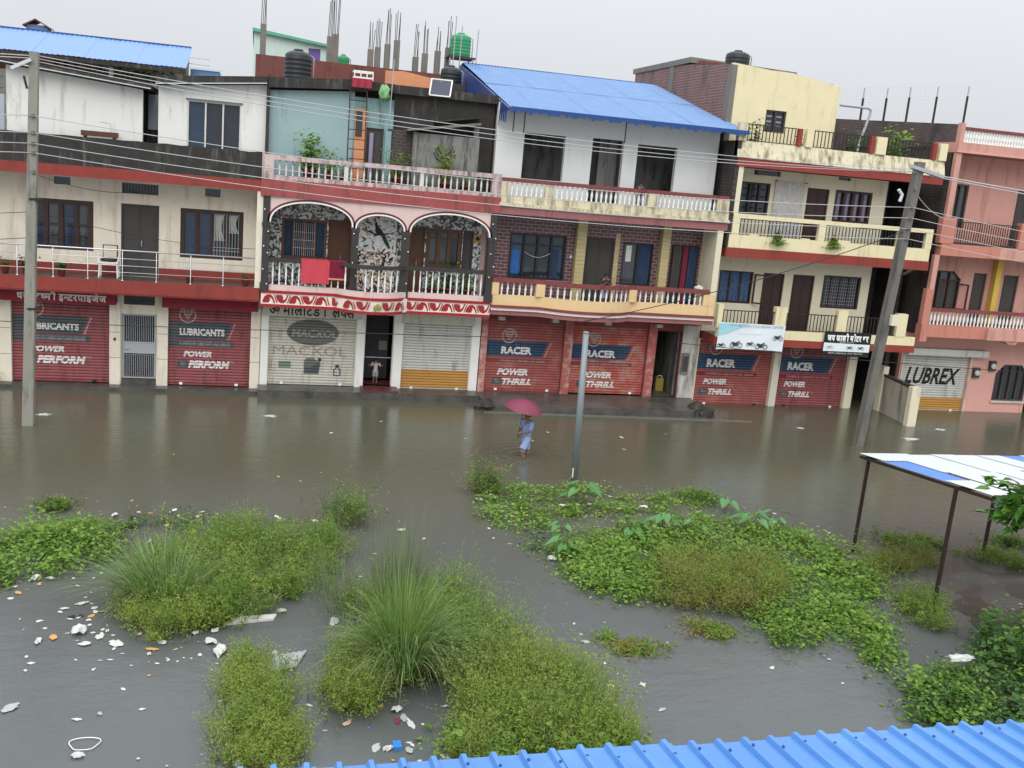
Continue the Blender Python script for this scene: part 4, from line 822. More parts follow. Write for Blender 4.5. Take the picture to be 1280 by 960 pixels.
for z0, z1 in ((3.03, 3.48), (6.02, 6.45)):
    box('floor_slab', m_salmondk, h5, 23.9, 26.42, G, F, z0, z1); box('floor_slab', m_salmon, h5, 26.42, 33, G-.15 if z0 < 4 else G, F, z0, z1); box('balcony_floor', m_tile, h5, 23.95, 33, G+.15, F-.003, z1+.002, z1+.03)
MB().box(23.62, 23.9, G-.05, G+.3, 2.86, 3.48).build('corbel', m_salmondk, h5); MB().slab([(27.2, 3.03), (27.45, 2.9), (27.75, 2.9), (27.9, 3.03)], G-.1, G+.3).build('corbel', m_salmon, h5)
b = box('pillar', m_salmondk, h5, 23.6, 23.9, G-.02, G+.2, 3.482, 4.78); box('pillar', m_salmon, h5, 23.72, 23.92, G+.02, G+.2, 4.782, 6.02)
hr = box('handrail', m_maroonrail, h5, 23.9, 33, G-.02, G+.17, 3.98, 4.09); balusters(hr, [(x, G+.08) for x in linspace(24.02, 30.5, 42)], 3.48, 3.98, m_offwhite, 1.15)
for k in range(2): box('pillar', m_salmondk, h5, 23.78+k*3.35, 24.34+k*3.35, G-.02, G+.25, 6.452, 7.38); box('pillar', m_salmon, h5, 23.9+k*9, 24.12+k*9, G+.03, G+.2, 7.382, 9.64)
iron(h5, 24.36, 27.1, 6.48, 7.27, G+.08, .1); iron(h5, 27.7, 32, 6.48, 7.27, G+.08, .1)
wall('front_wall', m_salmon, h5, 24.0, 33, 3.51, 6.02, F, [(24.5, 25.86, 3.95, 5.4), (26.41, 26.99, 3.52, 5.39), (27.76, 28.44, 3.52, 5.39), (29.1, 29.9, 3.52, 5.4)])
w = window(h5, 24.5, 25.86, 3.95, 5.4, F, 3, m_darkwood, m_glassgrey, .06, rows=(5.05,)); curtain(w, 24.9, 25.7, 4.0, 5.0, F+.1, m_doorgrey, 5, .02); MB().slab([(25.5, 5.41), (25.87, 5.41), (25.87, 5.1)], F-.002, F+.12).build('chamfer', m_salmon, w)
MB().box(26.0, 26.05, F-.3, F-.25, 3.98, 4.95).bar((25.87, F-.03, 4.93), (26.02, F-.28, 4.93), .05).bar((25.87, F-.03, 4.0), (26.02, F-.28, 4.0), .05).build('open_casement', m_darkwood, h5)
for a, c in ((26.41, 26.99), (27.76, 28.44), (29.1, 29.9)): door(h5, a, c, 3.52, 5.39, F, m_doorgrey, 1, handle=False)
box('yellow_column', paint('ochre_column', (.55, .38, .07)), h5, 27.18, 27.42, F-.25, F-.02, 3.512, 6.01)
wall('front_wall', m_salmon, h5, 24.0, 33, 6.48, 9.64, F, [(24.86, 25.52, 7.0, 8.6), (27.68, 28.5, 6.49, 8.59)])
window(h5, 24.86, 25.52, 7.0, 8.6, F, 2, m_doorgrey, m_glassgrey, .06); door(h5, 27.68, 28.5, 6.49, 8.59, F, m_doorgrey, 2, handle=False)
box('roof_slab', m_salmon, h5, 23.88, 33, G, F+.2, 9.65, 10.0); box('roof_lip', m_salmonlt, h5, 23.86, 33, G-.04, G-.001, 9.65, 9.72); box('roof_deck', m_mould, h5, 23.88, 33, F+.2, 42, 9.7, 9.85)
hr = box('handrail', m_maroonrail, h5, 24.06, 33, G+.02, G+.18, 10.44, 10.54); box('pillar', m_salmon, h5, 23.88, 24.05, G, G+.2, 10.002, 10.66)
balusters(hr, [(x, G+.1) for x in linspace(24.14, 29.2, 44)], 10.0, 10.44, m_offwhite, 1.5)
for xx, zz in ((27.25, 1.56), (27.94, 1.85)):
    o = thing('electricity_meter', 'round grey electricity meter on salmon wall '+('nearer the shutter' if xx < 27.5 else 'nearer the barred window'), 'meter', (xx, F, zz))
    MB().box(xx-.14, xx+.14, F-.1, F-.002, zz-.2, zz+.2).build('case', m_doorgrey, o); q = MB().lathe((0, 0, 0), [(.11, 0), (.11, .05), (.08, .07)], 14); q.v = [(xx+x, F-.1-z, zz+y) for x, y, z in q.v]; q.build('dial', m_silver, o)
# ================================================================== ground, water, pavements
g = MB().quad((-900, -600, -.4), (900, -600, -.4), (900, 1200, -.4), (-900, 1200, -.4)).build('ground', m_mud); tag(g, kind='structure')
def water_mat():
    m, n, l, b, out = _new('flood_water'); P = _pos(n, l)
    c = _mixc(n, l, _noise(n, l, P, .35, 4), (.078, .083, .082), (.098, .103, .102))
    sx = n.new('ShaderNodeSeparateXYZ'); l.new(P, sx.inputs[0]); ad = n.new('ShaderNodeMath'); ad.operation = 'MULTIPLY_ADD'; ad.inputs[1].default_value = 5; l.new(_noise(n, l, P, .25, 3), ad.inputs[0]); l.new(sx.outputs['Y'], ad.inputs[2])
    c = _mixc(n, l, _ramp(n, l, ad.outputs[0], 18, 27), c, (.08, .079, .052)); l.new(c, b.inputs['Base Color'])   # silt of the road, clearer water in the field
    # rain-pocked surface: drop rings over small wind ripples, and the rings the wading person sends out
    nd = lambda op, x, y: (lambda q: ([l.new(v, q.inputs[i]) if hasattr(v, 'is_output') else setattr(q.inputs[i], 'default_value', v) for i, v in enumerate((x, y)) if v is not None], q.outputs[0])[1])(_math(n, op))
    v = n.new('ShaderNodeTexVoronoi'); v.inputs['Scale'].default_value = 3.2; l.new(P, v.inputs['Vector'])
    ring = nd('MULTIPLY', nd('SINE', nd('MULTIPLY', v.outputs['Distance'], 40), None), _ramp(n, l, v.outputs['Distance'], .6, 0))
    hgt = nd('ADD', nd('MULTIPLY', ring, .10), nd('MULTIPLY', _noise(n, l, P, 11, 3, .6), .5))
    hgt = nd('ADD', hgt, nd('MULTIPLY', _noise(n, l, _pos(n, l, (1, 1.8, 1)), 1.6, 3), 1.1))
    ds = n.new('ShaderNodeVectorMath'); ds.operation = 'DISTANCE'; l.new(P, ds.inputs[0]); ds.inputs[1].default_value = (7.4, 25.7, 0)
    hgt = nd('ADD', hgt, nd('MULTIPLY', nd('SINE', nd('MULTIPLY', ds.outputs['Value'], 21), None), _ramp(n, l, ds.outputs['Value'], 1.7, .15)))
    bp = n.new('ShaderNodeBump'); bp.inputs['Strength'].default_value = .36; bp.inputs['Distance'].default_value = .02; l.new(hgt, bp.inputs['Height'])
    df = n.new('ShaderNodeBsdfDiffuse'); l.new(c, df.inputs['Color']); gl_ = n.new('ShaderNodeBsdfGlossy'); gl_.inputs['Roughness'].default_value = .17; gl_.inputs['Color'].default_value = (.93, .96, 1, 1); l.new(bp.outputs[0], gl_.inputs['Normal'])
    fr = n.new('ShaderNodeFresnel'); fr.inputs['IOR'].default_value = 1.36; l.new(bp.outputs[0], fr.inputs['Normal']); ms_ = n.new('ShaderNodeMixShader')
    l.new(fr.outputs[0], ms_.inputs[0]); l.new(df.outputs[0], ms_.inputs[1]); l.new(gl_.outputs[0], ms_.inputs[2]); l.new(ms_.outputs[0], out.inputs[0]); return m
def _math(n, op):
    q = n.new('ShaderNodeMath'); q.operation = op; return q
m_water = water_mat()
wt = MB().quad((-900, -600, 0), (900, -600, 0), (900, 1200, 0), (-900, 1200, 0)).build('water', m_water); tag(wt, kind='structure')
for nm, P, z in (('pavement', [(-9.6, 32.12), (.22, 32.1), (.22, F+.2), (-9.6, F+.2)], .1), ('pavement', [(.22, 31.75), (7.42, 31.8), (7.42, F+.2), (.22, F+.2)], .24), ('pavement', [(7.42, 30.95), (9.0, 30.6), (14.6, 30.5), (15.2, 31.2), (15.4, F+.2), (7.42, F+.2)], .22)):
    tag(MB().plate(P, -.4, z).build(nm, m_tile), kind='structure')
tag(MB().plate([(7.3, 30.42), (14.9, 30.05), (16.6, 30.0), (16.6, 30.22), (14.9, 30.3), (7.3, 30.62)], -.4, .012).build('kerb', paint('kerb_stone', (.13, .12, .105), rough=.3, var=.5, vscale=5, bump=.8, bscale=14)), kind='structure')
mbk = MB(); NX, NY = 70, 46
for j in range(NY+1):
    for i in range(NX+1):
        x, y = 10.5+i*22/NX, 8.5+j*10.5/NY; e = min((x-11.2-.35*max(0, 15-y)*0-.28*(y-11))/1.2, (18.4-y)/1.0, (y-8.6)/.8, (32-x)/1.5)
        mbk.v.append((x, y, -.09+.1*max(-1, min(1, e))+.035*math.sin(x*2.3+y*1.7)+.03*math.sin(x*5.1-y*3.3)+.02*math.sin(y*7.7+x)))
for j in range(NY):
    for i in range(NX): a = j*(NX+1)+i; mbk.f.append((a, a+1, a+NX+2, a+NX+1))
tag(mbk.build('mud_bank', m_mud, None, True), kind='structure')
# rubble by the passage
for i, (x, y, s, lab) in enumerate(((14.95, 31.0, .36, 'dark broken concrete lump by the passage mouth'), (15.25, 30.75, .26, 'smaller dark concrete lump at the water edge'), (7.42, 31.0, .28, 'dark drain stone below the pink corner column'))):
    tag(lumpy(MB(), (x, y, .12), s, 20+i, 2, (1.1, .9, .8), .3).build('concrete_lump', m_mould), lab, 'rubble')
# stub wall
sw = thing('boundary_wall', 'short rendered boundary wall with cream end posts standing in the flood', 'wall', (22.85, 31.1, 0))
b = MB(); b.v += [(22.7, 30.2, -.4), (22.84, 30.2, -.4), (22.84, 30.2, 1.32), (22.7, 30.2, 1.32), (22.96, 32.2, -.4), (23.1, 32.2, -.4), (23.1, 32.2, 1.36), (22.96, 32.2, 1.36)]
b.f += [(0, 1, 2, 3), (5, 4, 7, 6), (4, 0, 3, 7), (1, 5, 6, 2), (3, 2, 6, 7)]; b.build('wall_panel', paint('beige_render', (.36, .33, .27), var=.15, stain=(.16, .145, .12), samt=.4, sscale=1.5), sw)
box('end_post', m_yelpale, sw, 22.6, 22.96, 29.98, 30.2, -.4, 1.42); box('end_post', m_yelpale, sw, 22.9, 23.12, 32.2, 32.5, -.4, 1.72); MB().bar((22.77, 30.1, 1.38), (23.03, 32.2, 1.4), .2, .07).build('coping', m_mould, sw)
# ================================================================== buildings behind
bg = thing('background_house', 'distant house with a long pale blue tin roof behind the far left house', 'house', (-7, 47, 0))
rd, ev = Vector((0, 48.6, 11.78)), Vector((0, 44.6, 10.62)); uy = (rd-ev).normalized(); L = (rd-ev).length
for i in range(12): corrugated('roof_sheet', m_bluefar, bg, ev+Vector((-14.6+i*.97, 0, .012*(i % 2))), (1, 0, 0), uy, .99, L, .19, .012)
box('ridge_cap', m_bluedark, bg, -14.7, -3.0, 48.5, 48.7, 11.74, 11.82); box('eave_beam', m_mould, bg, -14.6, -2.95, 44.62, 44.8, 10.42, 10.58)
box('back_wall', m_pink, bg, -14.6, -3.1, 48.7, 48.9, 0, 11.6); box('pink_wall', m_orange, bg, -14.4, -7.3, 48.4, 48.55, 6, 11.4)
for x in (-8.6, -8.2, -7.8): box('window', m_glass, bg, x, x+.18, 48.34, 48.38, 10.4, 10.72)
for x in (-12, -5.9, -3.3): box('post', m_conc, bg, x, x+.15, 44.7, 44.85, 0, 10.4)
box('lower_house', m_conc, bg, -14.5, -3.2, 44.9, 48.2, 0, 9.9)
hu = thing('rooftop_hut', 'small blue rooftop hut with a red gable roof above the long blue roof', 'hut', (-9.5, 50, 11.5))
box('wall', paint('blue_hut_wall', (.12, .17, .33)), hu, -10.0, -9.15, 50, 51, 8, 12.15); MB().slab([(-10.12, 12.1), (-9.6, 12.4), (-9.05, 12.1), (-9.05, 12.05), (-9.6, 12.34), (-10.12, 12.05)], 49.85, 51.1).build('roof', m_maroonpar, hu)
bl = thing('tin_shed', 'small blue tin shed with white rails behind the left rooftop room', 'shed', (-2.3, 47, 9)); box('wall', m_bluepale, bl, -2.9, -1.7, 46.6, 48, 0, 10.75); corrugated('roof_sheet', m_blueroof, bl, (-3.0, 46.5, 10.78), (1, 0, 0), (0, 1, .08), 1.4, 1.6, .1, .012)
for z in (10.95, 11.2): MB().bar((-3.0, 46.4, z), (-2.1, 46.4, z-.02), .04).build('rail', m_whitetin, bl)
# unfinished house behind the terrace
b2 = thing('unfinished_house', 'unfinished maroon house with bare concrete column stubs behind the pink house', 'house', (3.5, 41, 0))
box('wall', m_maroonpar, b2, -.2, 4.75, 40.62, 48, 0, 10.3); box('wall', m_maroonpar, b2, 4.75, 8.4, 40.62, 48, 0, 10.3); box('parapet', m_maroonpar, b2, -.2, 8.4, 40.5, 40.62, 10.0, 11.13)
m_reb = m_rust; rr = random.Random(5)
for x, zt, zr in ((.05, 12.26, 13.9), (2.53, 12.09, 13.6), (2.75, 12.2, 13.9), (4.1, 11.79, 12.85), (4.37, 11.9, 13.2), (4.74, 12.05, 13.4), (5.1, 12.24, 13.45), (5.86, 11.7, 12.95), (6.22, 11.87, 13.1), (6.72, 12.02, 13.05), (7.13, 12.19, 13.5)):
    c = box('column', m_conc, b2, x-.11, x+.11, 40.75, 40.97, 10.3, zt); 
    for q, (dx, dy) in enumerate(((-.08, 0), (-.02, .1), (.04, 0), (.09, .1))): MB().tube([(x+dx, 40.8+dy, zt), (x+dx+rr.uniform(-.03, .05), 40.8+dy, zr-rr.random()*.35)], .013, 4).build('rebar', m_reb, c)
mn = thing('background_house', 'mint green house with violet shutters behind the unfinished maroon house', 'house', (1.1, 45, 0))
wall('wall', m_mint, mn, -.3, 2.66, 0, 12.2, 43.6, [(1.86, 2.34, 11.2, 11.85)], .2, top=lambda x: 12.28-.1*(x+.3)); box('shutter', m_purple, mn, 1.86, 2.34, 43.65, 43.7, 11.2, 11.85); box('side_wall', m_mint, mn, -.3, -.1, 43.81, 50, 0, 12.25)
MB().slab([(-.36, 12.25), (2.7, 11.95), (2.7, 12.05), (-.36, 12.38)], 43.4, 50).build('roof', m_mintroof, mn)
ow = thing('rooftop_wall', 'low orange rooftop parapet behind the mouldy terrace wall', 'wall', (5.4, 37.6, 9.98)); b = MB().slab([(4.35, 9.0), (6.45, 9.0), (6.45, 10.66), (5.9, 10.72), (5.0, 10.84), (4.35, 10.8)], 37.6, 37.75).build('panel', m_orange, ow); box('support', m_conc, ow, 4.3, 6.5, 37.5, 40.4, 0, 9.0)
def tank(x, y, z, r, h, mat, label, legs=0):
    t = thing('water_tank', label, 'water tank', (x, y, z)); p = [(r*.97, 0), (r, .03)]
    for k in range(5): zz = h*(.1+.14*k); p += [(r, zz), (r*1.025, zz+.02), (r*1.025, zz+h*.05), (r, zz+h*.05+.02)]
    p += [(r, h*.8), (r*.93, h*.87), (r*.6, h*.95), (r*.34, h*.96)]; MB().lathe((x, y, z), p, 24).build('drum', mat, t, True)
    MB().lathe((x, y, z+h*.955), [(r*.36, 0), (r*.36, h*.05), (r*.3, h*.07), (.02, h*.075)], 16).build('lid', mat, t, True); MB().tube([(x+r*.9, y-.1, z+h*.85), (x+r*1.15, y-.1, z+h*.8), (x+r*1.15, y-.1, z-.1)], .02, 6).build('pipe', m_irongrey, t, True); return t
tank(1.15, 34.1, 9.85, .42, .98, m_tankblack, 'black ribbed water tank on the teal terrace room'); tank(6.9, 38.6, 10.35, .38, .95, m_tankblack, 'black water tank half hidden by the blue gable and solar panel')
tank(3.14, 41.8, 10.8, .24, .77, m_tankgreen, 'small green water tank beside the column stubs'); tank(7.56, 40.6, 11.85, .4, .9, m_tankgreen, 'tall green water tank raised on a steel stand'); tank(16.2, 33.9, 11.62, .42, .82, m_tankblack, 'black water tank on top of the yellow room')
st = thing('tank_stand', 'steel stand with pipes carrying the green water tank', 'stand', (7.56, 40.6, 10.3)); MB().box(7.03, 8.1, 40.1, 41.1, 11.78, 11.845).build('platform', m_rust, st)
for x, y in ((7.1, 40.15), (8.0, 40.15), (7.1, 41), (8.0, 41)): MB().tube([(x, y, 9.0), (x, y, 11.78)], .035, 6).build('leg', m_irongrey, st)
for x, z in ((7.2, 13.3), (7.45, 12.95), (8.1, 12.9)): MB().tube([(x, 40.05, 11.0), (x+.03, 40.05, z)], .022, 6).build('pipe', m_irongrey, st)
bw = thing('rooftop_wall', 'mouldy black brick rooftop wall behind the yellow house railing', 'wall', (26.5, 38.6, 9)); b = MB().slab([(20, 8), (29.5, 8), (29.5, 11.3), (23.4, 10.95), (20, 10.95)], 38.6, 38.8).build('panel', m_brickdarkx, bw); box('support', m_brickdark, bw, 20, 29.5, 38.9, 42, 0, 8.5)
fn = thing('wire_fence', 'tall wire mesh fence on thin posts above the mouldy rooftop wall', 'fence', (26.8, 38.7, 11))
for x, zt in ((24.4, 12.31), (25.5, 12.42), (26.58, 12.56), (27.9, 12.72), (29.4, 12.89)): q = box('post', m_postrust, fn, x-.028, x+.028, 38.66, 38.74, 10.85, zt-.42); box('post_tip', m_irongrey, q, x-.018, x+.018, 38.68, 38.72, zt-.42, zt)
ms = MB()
for k in range(30):
    x = 23.2+k*6.25/29; ms.tube([(x, 38.7, 10.95+.053*(x-23.4)), (x, 38.7, 12.2+.108*(x-23.4))], .0016, 3, False)
for k in range(12): t = k/11; ms.tube([(23.2, 38.7, 10.95+t*1.22), (29.45, 38.7, 11.28+t*1.6)], .0016, 3, False)
tag(ms.build('mesh', m_irongrey, fn), kind='stuff')
MB().tube([(21.5, 35.6, 11.2), (22.7, 35.6, 11.2), (22.85, 35.6, 11.15), (22.85, 35.6, 11.0), (22.6, 35.6, 10.0), (22.4, 35.6, 8.8)], .05, 8).build('vent_pipe', m_irongrey); tag(bpy.data.objects['vent_pipe'], 'bent grey vent pipe on the yellow house roof', 'pipe')
for i, (x, y) in enumerate(((17.0, 36), (17.3, 36.1))): pass
# ================================================================== rooftop things
ld = thing('ladder', 'dark iron ladder leaning on the teal terrace wall', 'ladder', (2.9, F-.6, 6.8))
for x in (2.66, 3.18): MB().bar((x, F-.75, 6.82), (x+.02, F-.3, 10.15), .035).build('stile', m_iron, ld)
for k in range(11): t = .06+.088*k; MB().bar((2.67+.02*t, F-.75+.45*t, 6.82+3.33*t), (3.19+.02*t, F-.75+.45*t, 6.82+3.33*t), .025).build('rung', m_iron, ld)
cr = thing('plastic_crate', 'white crate draped with red cloth at the ladder top', 'crate', (3.05, F-.2, 9.98)); b = MB()
for z in (10.02, 10.2): b.box(2.75, 3.35, F-.5, F-.47, z, z+.05).box(2.75, 3.35, F-.1, F-.07, z, z+.05).box(2.75, 2.78, F-.47, F-.1, z, z+.05).box(3.32, 3.35, F-.47, F-.1, z, z+.05)
for x in (2.76, 2.95, 3.14, 3.32): b.box(x, x+.03, F-.505, F-.475, 9.98, 10.25)
b.build('frame', m_offwhite, cr); curtain(cr, 2.7, 3.32, 9.75, 10.02, F-.53, paint('red_cloth', (.3, .03, .05)), 3, .04, 'cloth')
sp2 = thing('solar_panel', 'white framed solar panel propped above the mouldy terrace wall', 'solar panel', (5.5, F+.1, 9.98))
def tilt(u, v, d=0): return (5.17+u*.66+v*.1, F-.1+v*.3-d, 9.78+v*.52)
MB().quad(tilt(0, 0), tilt(1, 0), tilt(1, 1), tilt(0, 1)).quad(tilt(0, 1, -.03), tilt(1, 1, -.03), tilt(1, 0, -.03), tilt(0, 0, -.03)).build('cells', m_solar, sp2)
for a, c in (((0, 0), (1, 0)), ((1, 0), (1, 1)), ((1, 1), (0, 1)), ((0, 1), (0, 0))): MB().bar(tilt(*a), tilt(*c), .04).build('frame', m_offwhite, sp2)
MB().bar((5.55, F+.25, 9.98), (5.55, F+.15, 10.25), .03).build('prop', m_irongrey, sp2)
hc = thing('hanging_cloth', 'pale green cloth bundled on a pole above the terrace door', 'cloth', (3.75, F-.35, 9.5)); lumpy(MB(), (3.74, F-.35, 9.66), .19, 5, 3, (.75, .45, 1.2), .4).build('bundle', paint('pale_green_cloth', (.2, .4, .18), var=.3), hc, True); MB().tube([(3.93, F-.33, 8.9), (3.98, F-.33, 10.7)], .018, 6).build('pole', m_irongrey, hc)
bn = thing('wooden_bench', 'brown wooden bench on the left house roof against the white wall', 'bench', (-4.5, F-.4, 6.75)); MB().box(-5.0, -4.0, F-.5, F-.2, 7.6, 7.75).build('top', m_brownwood, bn)
for x in (-4.9, -4.1): box('leg', m_brownwood, bn, x-.04, x+.04, F-.45, F-.25, 6.75, 7.6)
MB().tube([(-4.2, F-.3, 7.75), (-4.22, F-.3, 8.0), (-4.5, F-.3, 8.02)], .012, 5).build('tap_pipe', m_irongrey, bn)
# balcony things
def pot(x, y, z, r, h, label, mat=None, leaf=True, group=None):
    t = thing('plant_pot', label, 'pot', (x, y, z), group); MB().lathe((x, y, z), [(r*.7, 0), (r*.95, h*.85), (r*1.05, h*.86), (r*1.05, h), (r*.9, h), (r*.85, h*.9)], 12).build('pot', mat or m_terra, t, True)
    return t
ch = thing('plastic_chair', 'white chair with dark cushion on the far left balcony', 'chair', (-4.2, F-.45, 3.51)); X, Yc = -4.22, F-.5
for dx, dy in ((-.24, -.2), (.24, -.2), (-.24, .2), (.24, .2)): MB().bar((X+dx*1.1, Yc+dy, 3.51), (X+dx, Yc+dy*.9, 3.95), .04).build('leg', m_offwhite, ch)
MB().box(X-.27, X+.27, Yc-.24, Yc+.24, 3.93, 3.98).build('seat', m_offwhite, ch); lumpy(MB(), (X, Yc, 4.03), .22, 9, 2, (1.15, 1, .35), .1).build('cushion', m_darkwood, ch, True)
for dx in (-.26, .26): MB().tube([(X+dx, Yc-.24, 3.95), (X+dx*1.1, Yc-.2, 4.14), (X+dx*1.1, Yc+.2, 4.16)], .025, 6).build('arm', m_offwhite, ch)
b = MB().tube([(X-.2, Yc+.22, 3.95), (X-.2, Yc+.26, 4.44), (X+.2, Yc+.26, 4.44), (X+.2, Yc+.22, 3.95)], .022, 6); b.build('back_frame', m_iron, ch)
for i, (x, lab) in enumerate(((1.82, 'bright pink towel hung over the arched balcony rail'), (2.5, 'dark red towel with orange hem on the arched balcony rail'))):
    t = thing('towel', lab, 'towel', (x, G, 4.4)); hw, zb = (.43, 3.74) if i == 0 else (.28, 3.86); yy = bowf(x)-.02
    curtain(t, x-hw, x+hw, zb, 4.47, yy-.04, paint('pink_towel', (.5, .06, .08), var=.1, rough=.95) if i == 0 else paint('dark_red_towel', (.17, .012, .03), var=.2, rough=.95), 2, .015, 'front_fall'); curtain(t, x-hw, x+hw, 4.0, 4.47, yy+.22, m_pinkcl, 2, .012, 'back_fall')
    MB().box(x-hw, x+hw, yy-.04, yy+.22, 4.462, 4.476).build('fold', paint('towel_top', (.45, .05, .07)) if i == 0 else m_pinkcl, t)
    if i: box('hem', m_orange, t, x-hw, x+hw, yy-.062, yy-.058, zb+.03, zb+.08)
# string of bulbs on the columns of the arched house
bs = MB().lathe((0, 0, 0), [(.008, -.02), (.02, -.008), (.021, .01), (.008, .022)], 8).mesh('bulb'); bs.materials.append(m_bulb)
for x, zs in ((.3, (5.9, 5.25, 4.8, 4.6, 4.1, 3.65)), (2.99, (5.35, 4.95, 4.45, 4.05)), (4.58, (5.3, 4.9, 4.35, 3.9)), (7.36, (5.95, 5.5, 5.0, 4.6, 4.25))):
    for k, z in enumerate(zs):
        o = bpy.data.objects.new('light_bulb', bs); COL.objects.link(o); o.location = (x+(.07 if k % 2 else -.05), G-.06, z)
        tag(o, 'small white bulb of the string light on the '+{.3: 'leftmost', 2.99: 'second', 4.58: 'third', 7.36: 'rightmost'}[x]+' dark arched-verandah column', 'light bulb', 'string light bulbs on the columns')
# ================================================================== signs and banners
sg = thing('sign_board', 'maroon sign board with white Devanagari lettering over the left red shutter', 'sign', (-5.6, F-.4, 2.65)); box('board', m_maroon, sg, -9.4, -4.04, F-.5, F-.08, 2.66, 3.03); glyph_run(sg, ['ध', 'न', 'ल', ('क', .62), ('ष', .68), 'म', 'ी', ' ', 'इ', ('न', .7), 'ट', 'र', 'प/', 'ा', 'इ', 'जे', 'ज'], -6.78, -4.3, 2.69, 3.0, F-.504, m_printwhite, .03)
sg = thing('sign_board', 'blank maroon sign board over the right shutter of the far left house', 'sign', (-1.3, F-.4, 2.65)); box('board', m_maroon, sg, -2.7, .16, F-.5, F-.08, 2.66, 3.03)
def moto(x, z, s, y, parent, mat):
    b = MB()
    for dx in (-.5, .5):
        for k in range(14): a, c = 2*math.pi*k/14, 2*math.pi*(k+1)/14; b.quad(*[(x+(dx+q*math.cos(t))*s, y, z+q*math.sin(t)*s) for t, q in ((a, .3), (c, .3), (c, .22), (a, .22))])
    b.quad(*[(x+u*s, y-.001, z+v*s) for u, v in ((-.45, .0), (-.1, -.12), (.15, -.12), (.2, .25), (.45, .45), (.36, .5), (.1, .42), (-.1, .3), (-.55, .42), (-.6, .34))])
    b.quad(*[(x+u*s, y-.0015, z+v*s) for u, v in ((.25, .55), (.3, .5), (.5, .02), (.46, 0))])
    return link_mesh('motorcycle_print', b.raw('motorcycle_print'), mat, parent)
YB = G-.1
bn = thing('banner', 'pale blue banner printed with motorcycles on the yellow balcony', 'banner', (16.8, YB, 2.25))
bb = MB(); nx = 24
for j in range(7):
    for i in range(nx+1): u, v = i/nx, j/6; bb.v.append((15.55+2.55*u, YB-.012*math.sin(u*9+v*3), 3.2-.02*u-(.95-.05*math.sin(u*math.pi)-.03*u)*v-.02*math.sin(u*3.1)*v))
for j in range(6):
    for i in range(nx): a = j*(nx+1)+i; bb.f.append((a, a+1, a+nx+2, a+nx+1))
bb.build('cloth', m_bannerw, bn, True); YP = YB-.03
MB().quad((15.56, YP+.004, 2.72), (15.95, YP+.004, 2.86), (16.5, YP+.004, 3.12), (16.7, YP+.004, 3.17), (15.56, YP+.004, 3.17)).build('cyan_print', m_bannerc, bn)
flat_text(bn, 'NEW MOTORCYCLE REPAIR CENTRE', 15.95, 18.0, 3.07, 3.16, YP, paint('banner_grey_print', (.3, .36, .4), bump=0), 0, .01); flat_text(bn, 'all kinds of spare parts', 16.35, 17.25, 2.8, 2.84, YP, m_printdim)
for x, z, s in ((15.72, 2.38, .2), (16.28, 2.42, .3), (16.82, 2.46, .2), (17.25, 2.4, .3), (17.85, 2.72, .24)): moto(x, z, s, YP, bn, m_printdark)
bn = thing('banner', 'black and white banner with Devanagari letters beside the right pole', 'banner', (20.6, YB, 2.18)); MB().box(19.68, 21.56, YB-.01, YB+.01, 2.18, 3.07).build('cloth', m_black, bn); glyph_run(bn, ['ज', 'य', ' ', 'क', 'ा', 'ल', 'ी', ' ', 'म', 'ो', 'ट', 'र', ' ', 'घ', 'र'], 19.8, 21.46, 2.72, 3.02, YB-.014, m_bulb, .05)
MB().quad((19.69, YB-.013, 2.36), (21.55, YB-.013, 2.36), (21.55, YB-.013, 2.64), (19.69, YB-.013, 2.66)).build('photo_strip', m_bannerw, bn)
for x in (19.95, 20.75, 21.2): moto(x, 2.48, .18, YB-.017, bn, m_printdim if x < 20.5 else m_printgrey)
flat_text(bn, 'मोटर साइकल तथा सामान', 19.9, 21.3, 2.26, 2.33, YB-.014, m_printwhite); flat_text(bn, 'सेवा सदन', 20.3, 20.9, 2.67, 2.72, YB-.014, m_printwhite)
# ================================================================== poles and wires
pl = thing('utility_pole', 'square concrete utility pole in front of the far left house', 'utility pole', (-5.6, 27.9, 0))
def taper(mb, a, b, w0, w1):
    a, b = Vector(a), Vector(b); n0 = len(mb.v)
    for p, w in ((a, w0), (b, w1)): mb.v += [(p.x-w/2, p.y-w/2, p.z), (p.x+w/2, p.y-w/2, p.z), (p.x+w/2, p.y+w/2, p.z), (p.x-w/2, p.y+w/2, p.z)]
    mb.f += [(n0, n0+1, n0+5, n0+4), (n0+1, n0+2, n0+6, n0+5), (n0+2, n0+3, n0+7, n0+6), (n0+3, n0, n0+4, n0+7), (n0+4, n0+5, n0+6, n0+7)]; return mb
taper(MB(), (-5.67, 27.91, -.4), (-5.4, 27.91, 9.5), .27, .2).build('shaft', m_concpole, pl)
MB().bar((-5.9, 27.75, 9.05), (-5.45, 27.75, 9.3), .08).build('lamp_arm', m_whitetin, pl); MB().bar((-5.62, 27.78, 8.9), (-5.55, 27.78, 8.6), .05).build('bracket', m_iron, pl)
for z in (7.97, 7.56, 7.3, 7.07, 6.6): MB().lathe((-5.43, 27.77, z-.05), [(.03, 0), (.05, .03), (.03, .06), (.05, .08), (.02, .11)], 8).build('insulator', m_conc, pl)
for z in (3.1, 5.9): box('band', m_iron, pl, -5.7+.027*z, -5.43+.027*z, 27.77, 28.05, z, z+.05)
pr_ = thing('utility_pole', 'leaning concrete utility pole in front of the yellow house', 'utility pole', (19.0, 27.42, 0))
taper(MB(), (18.97, 27.42, -.4), (19.56, 27.42, 8.98), .26, .24).build('shaft', paint('dark_pole_concrete', (.14, .13, .115), var=.2, bump=.3, stain=(.07, .065, .06), samt=.4, sscale=2), pr_)
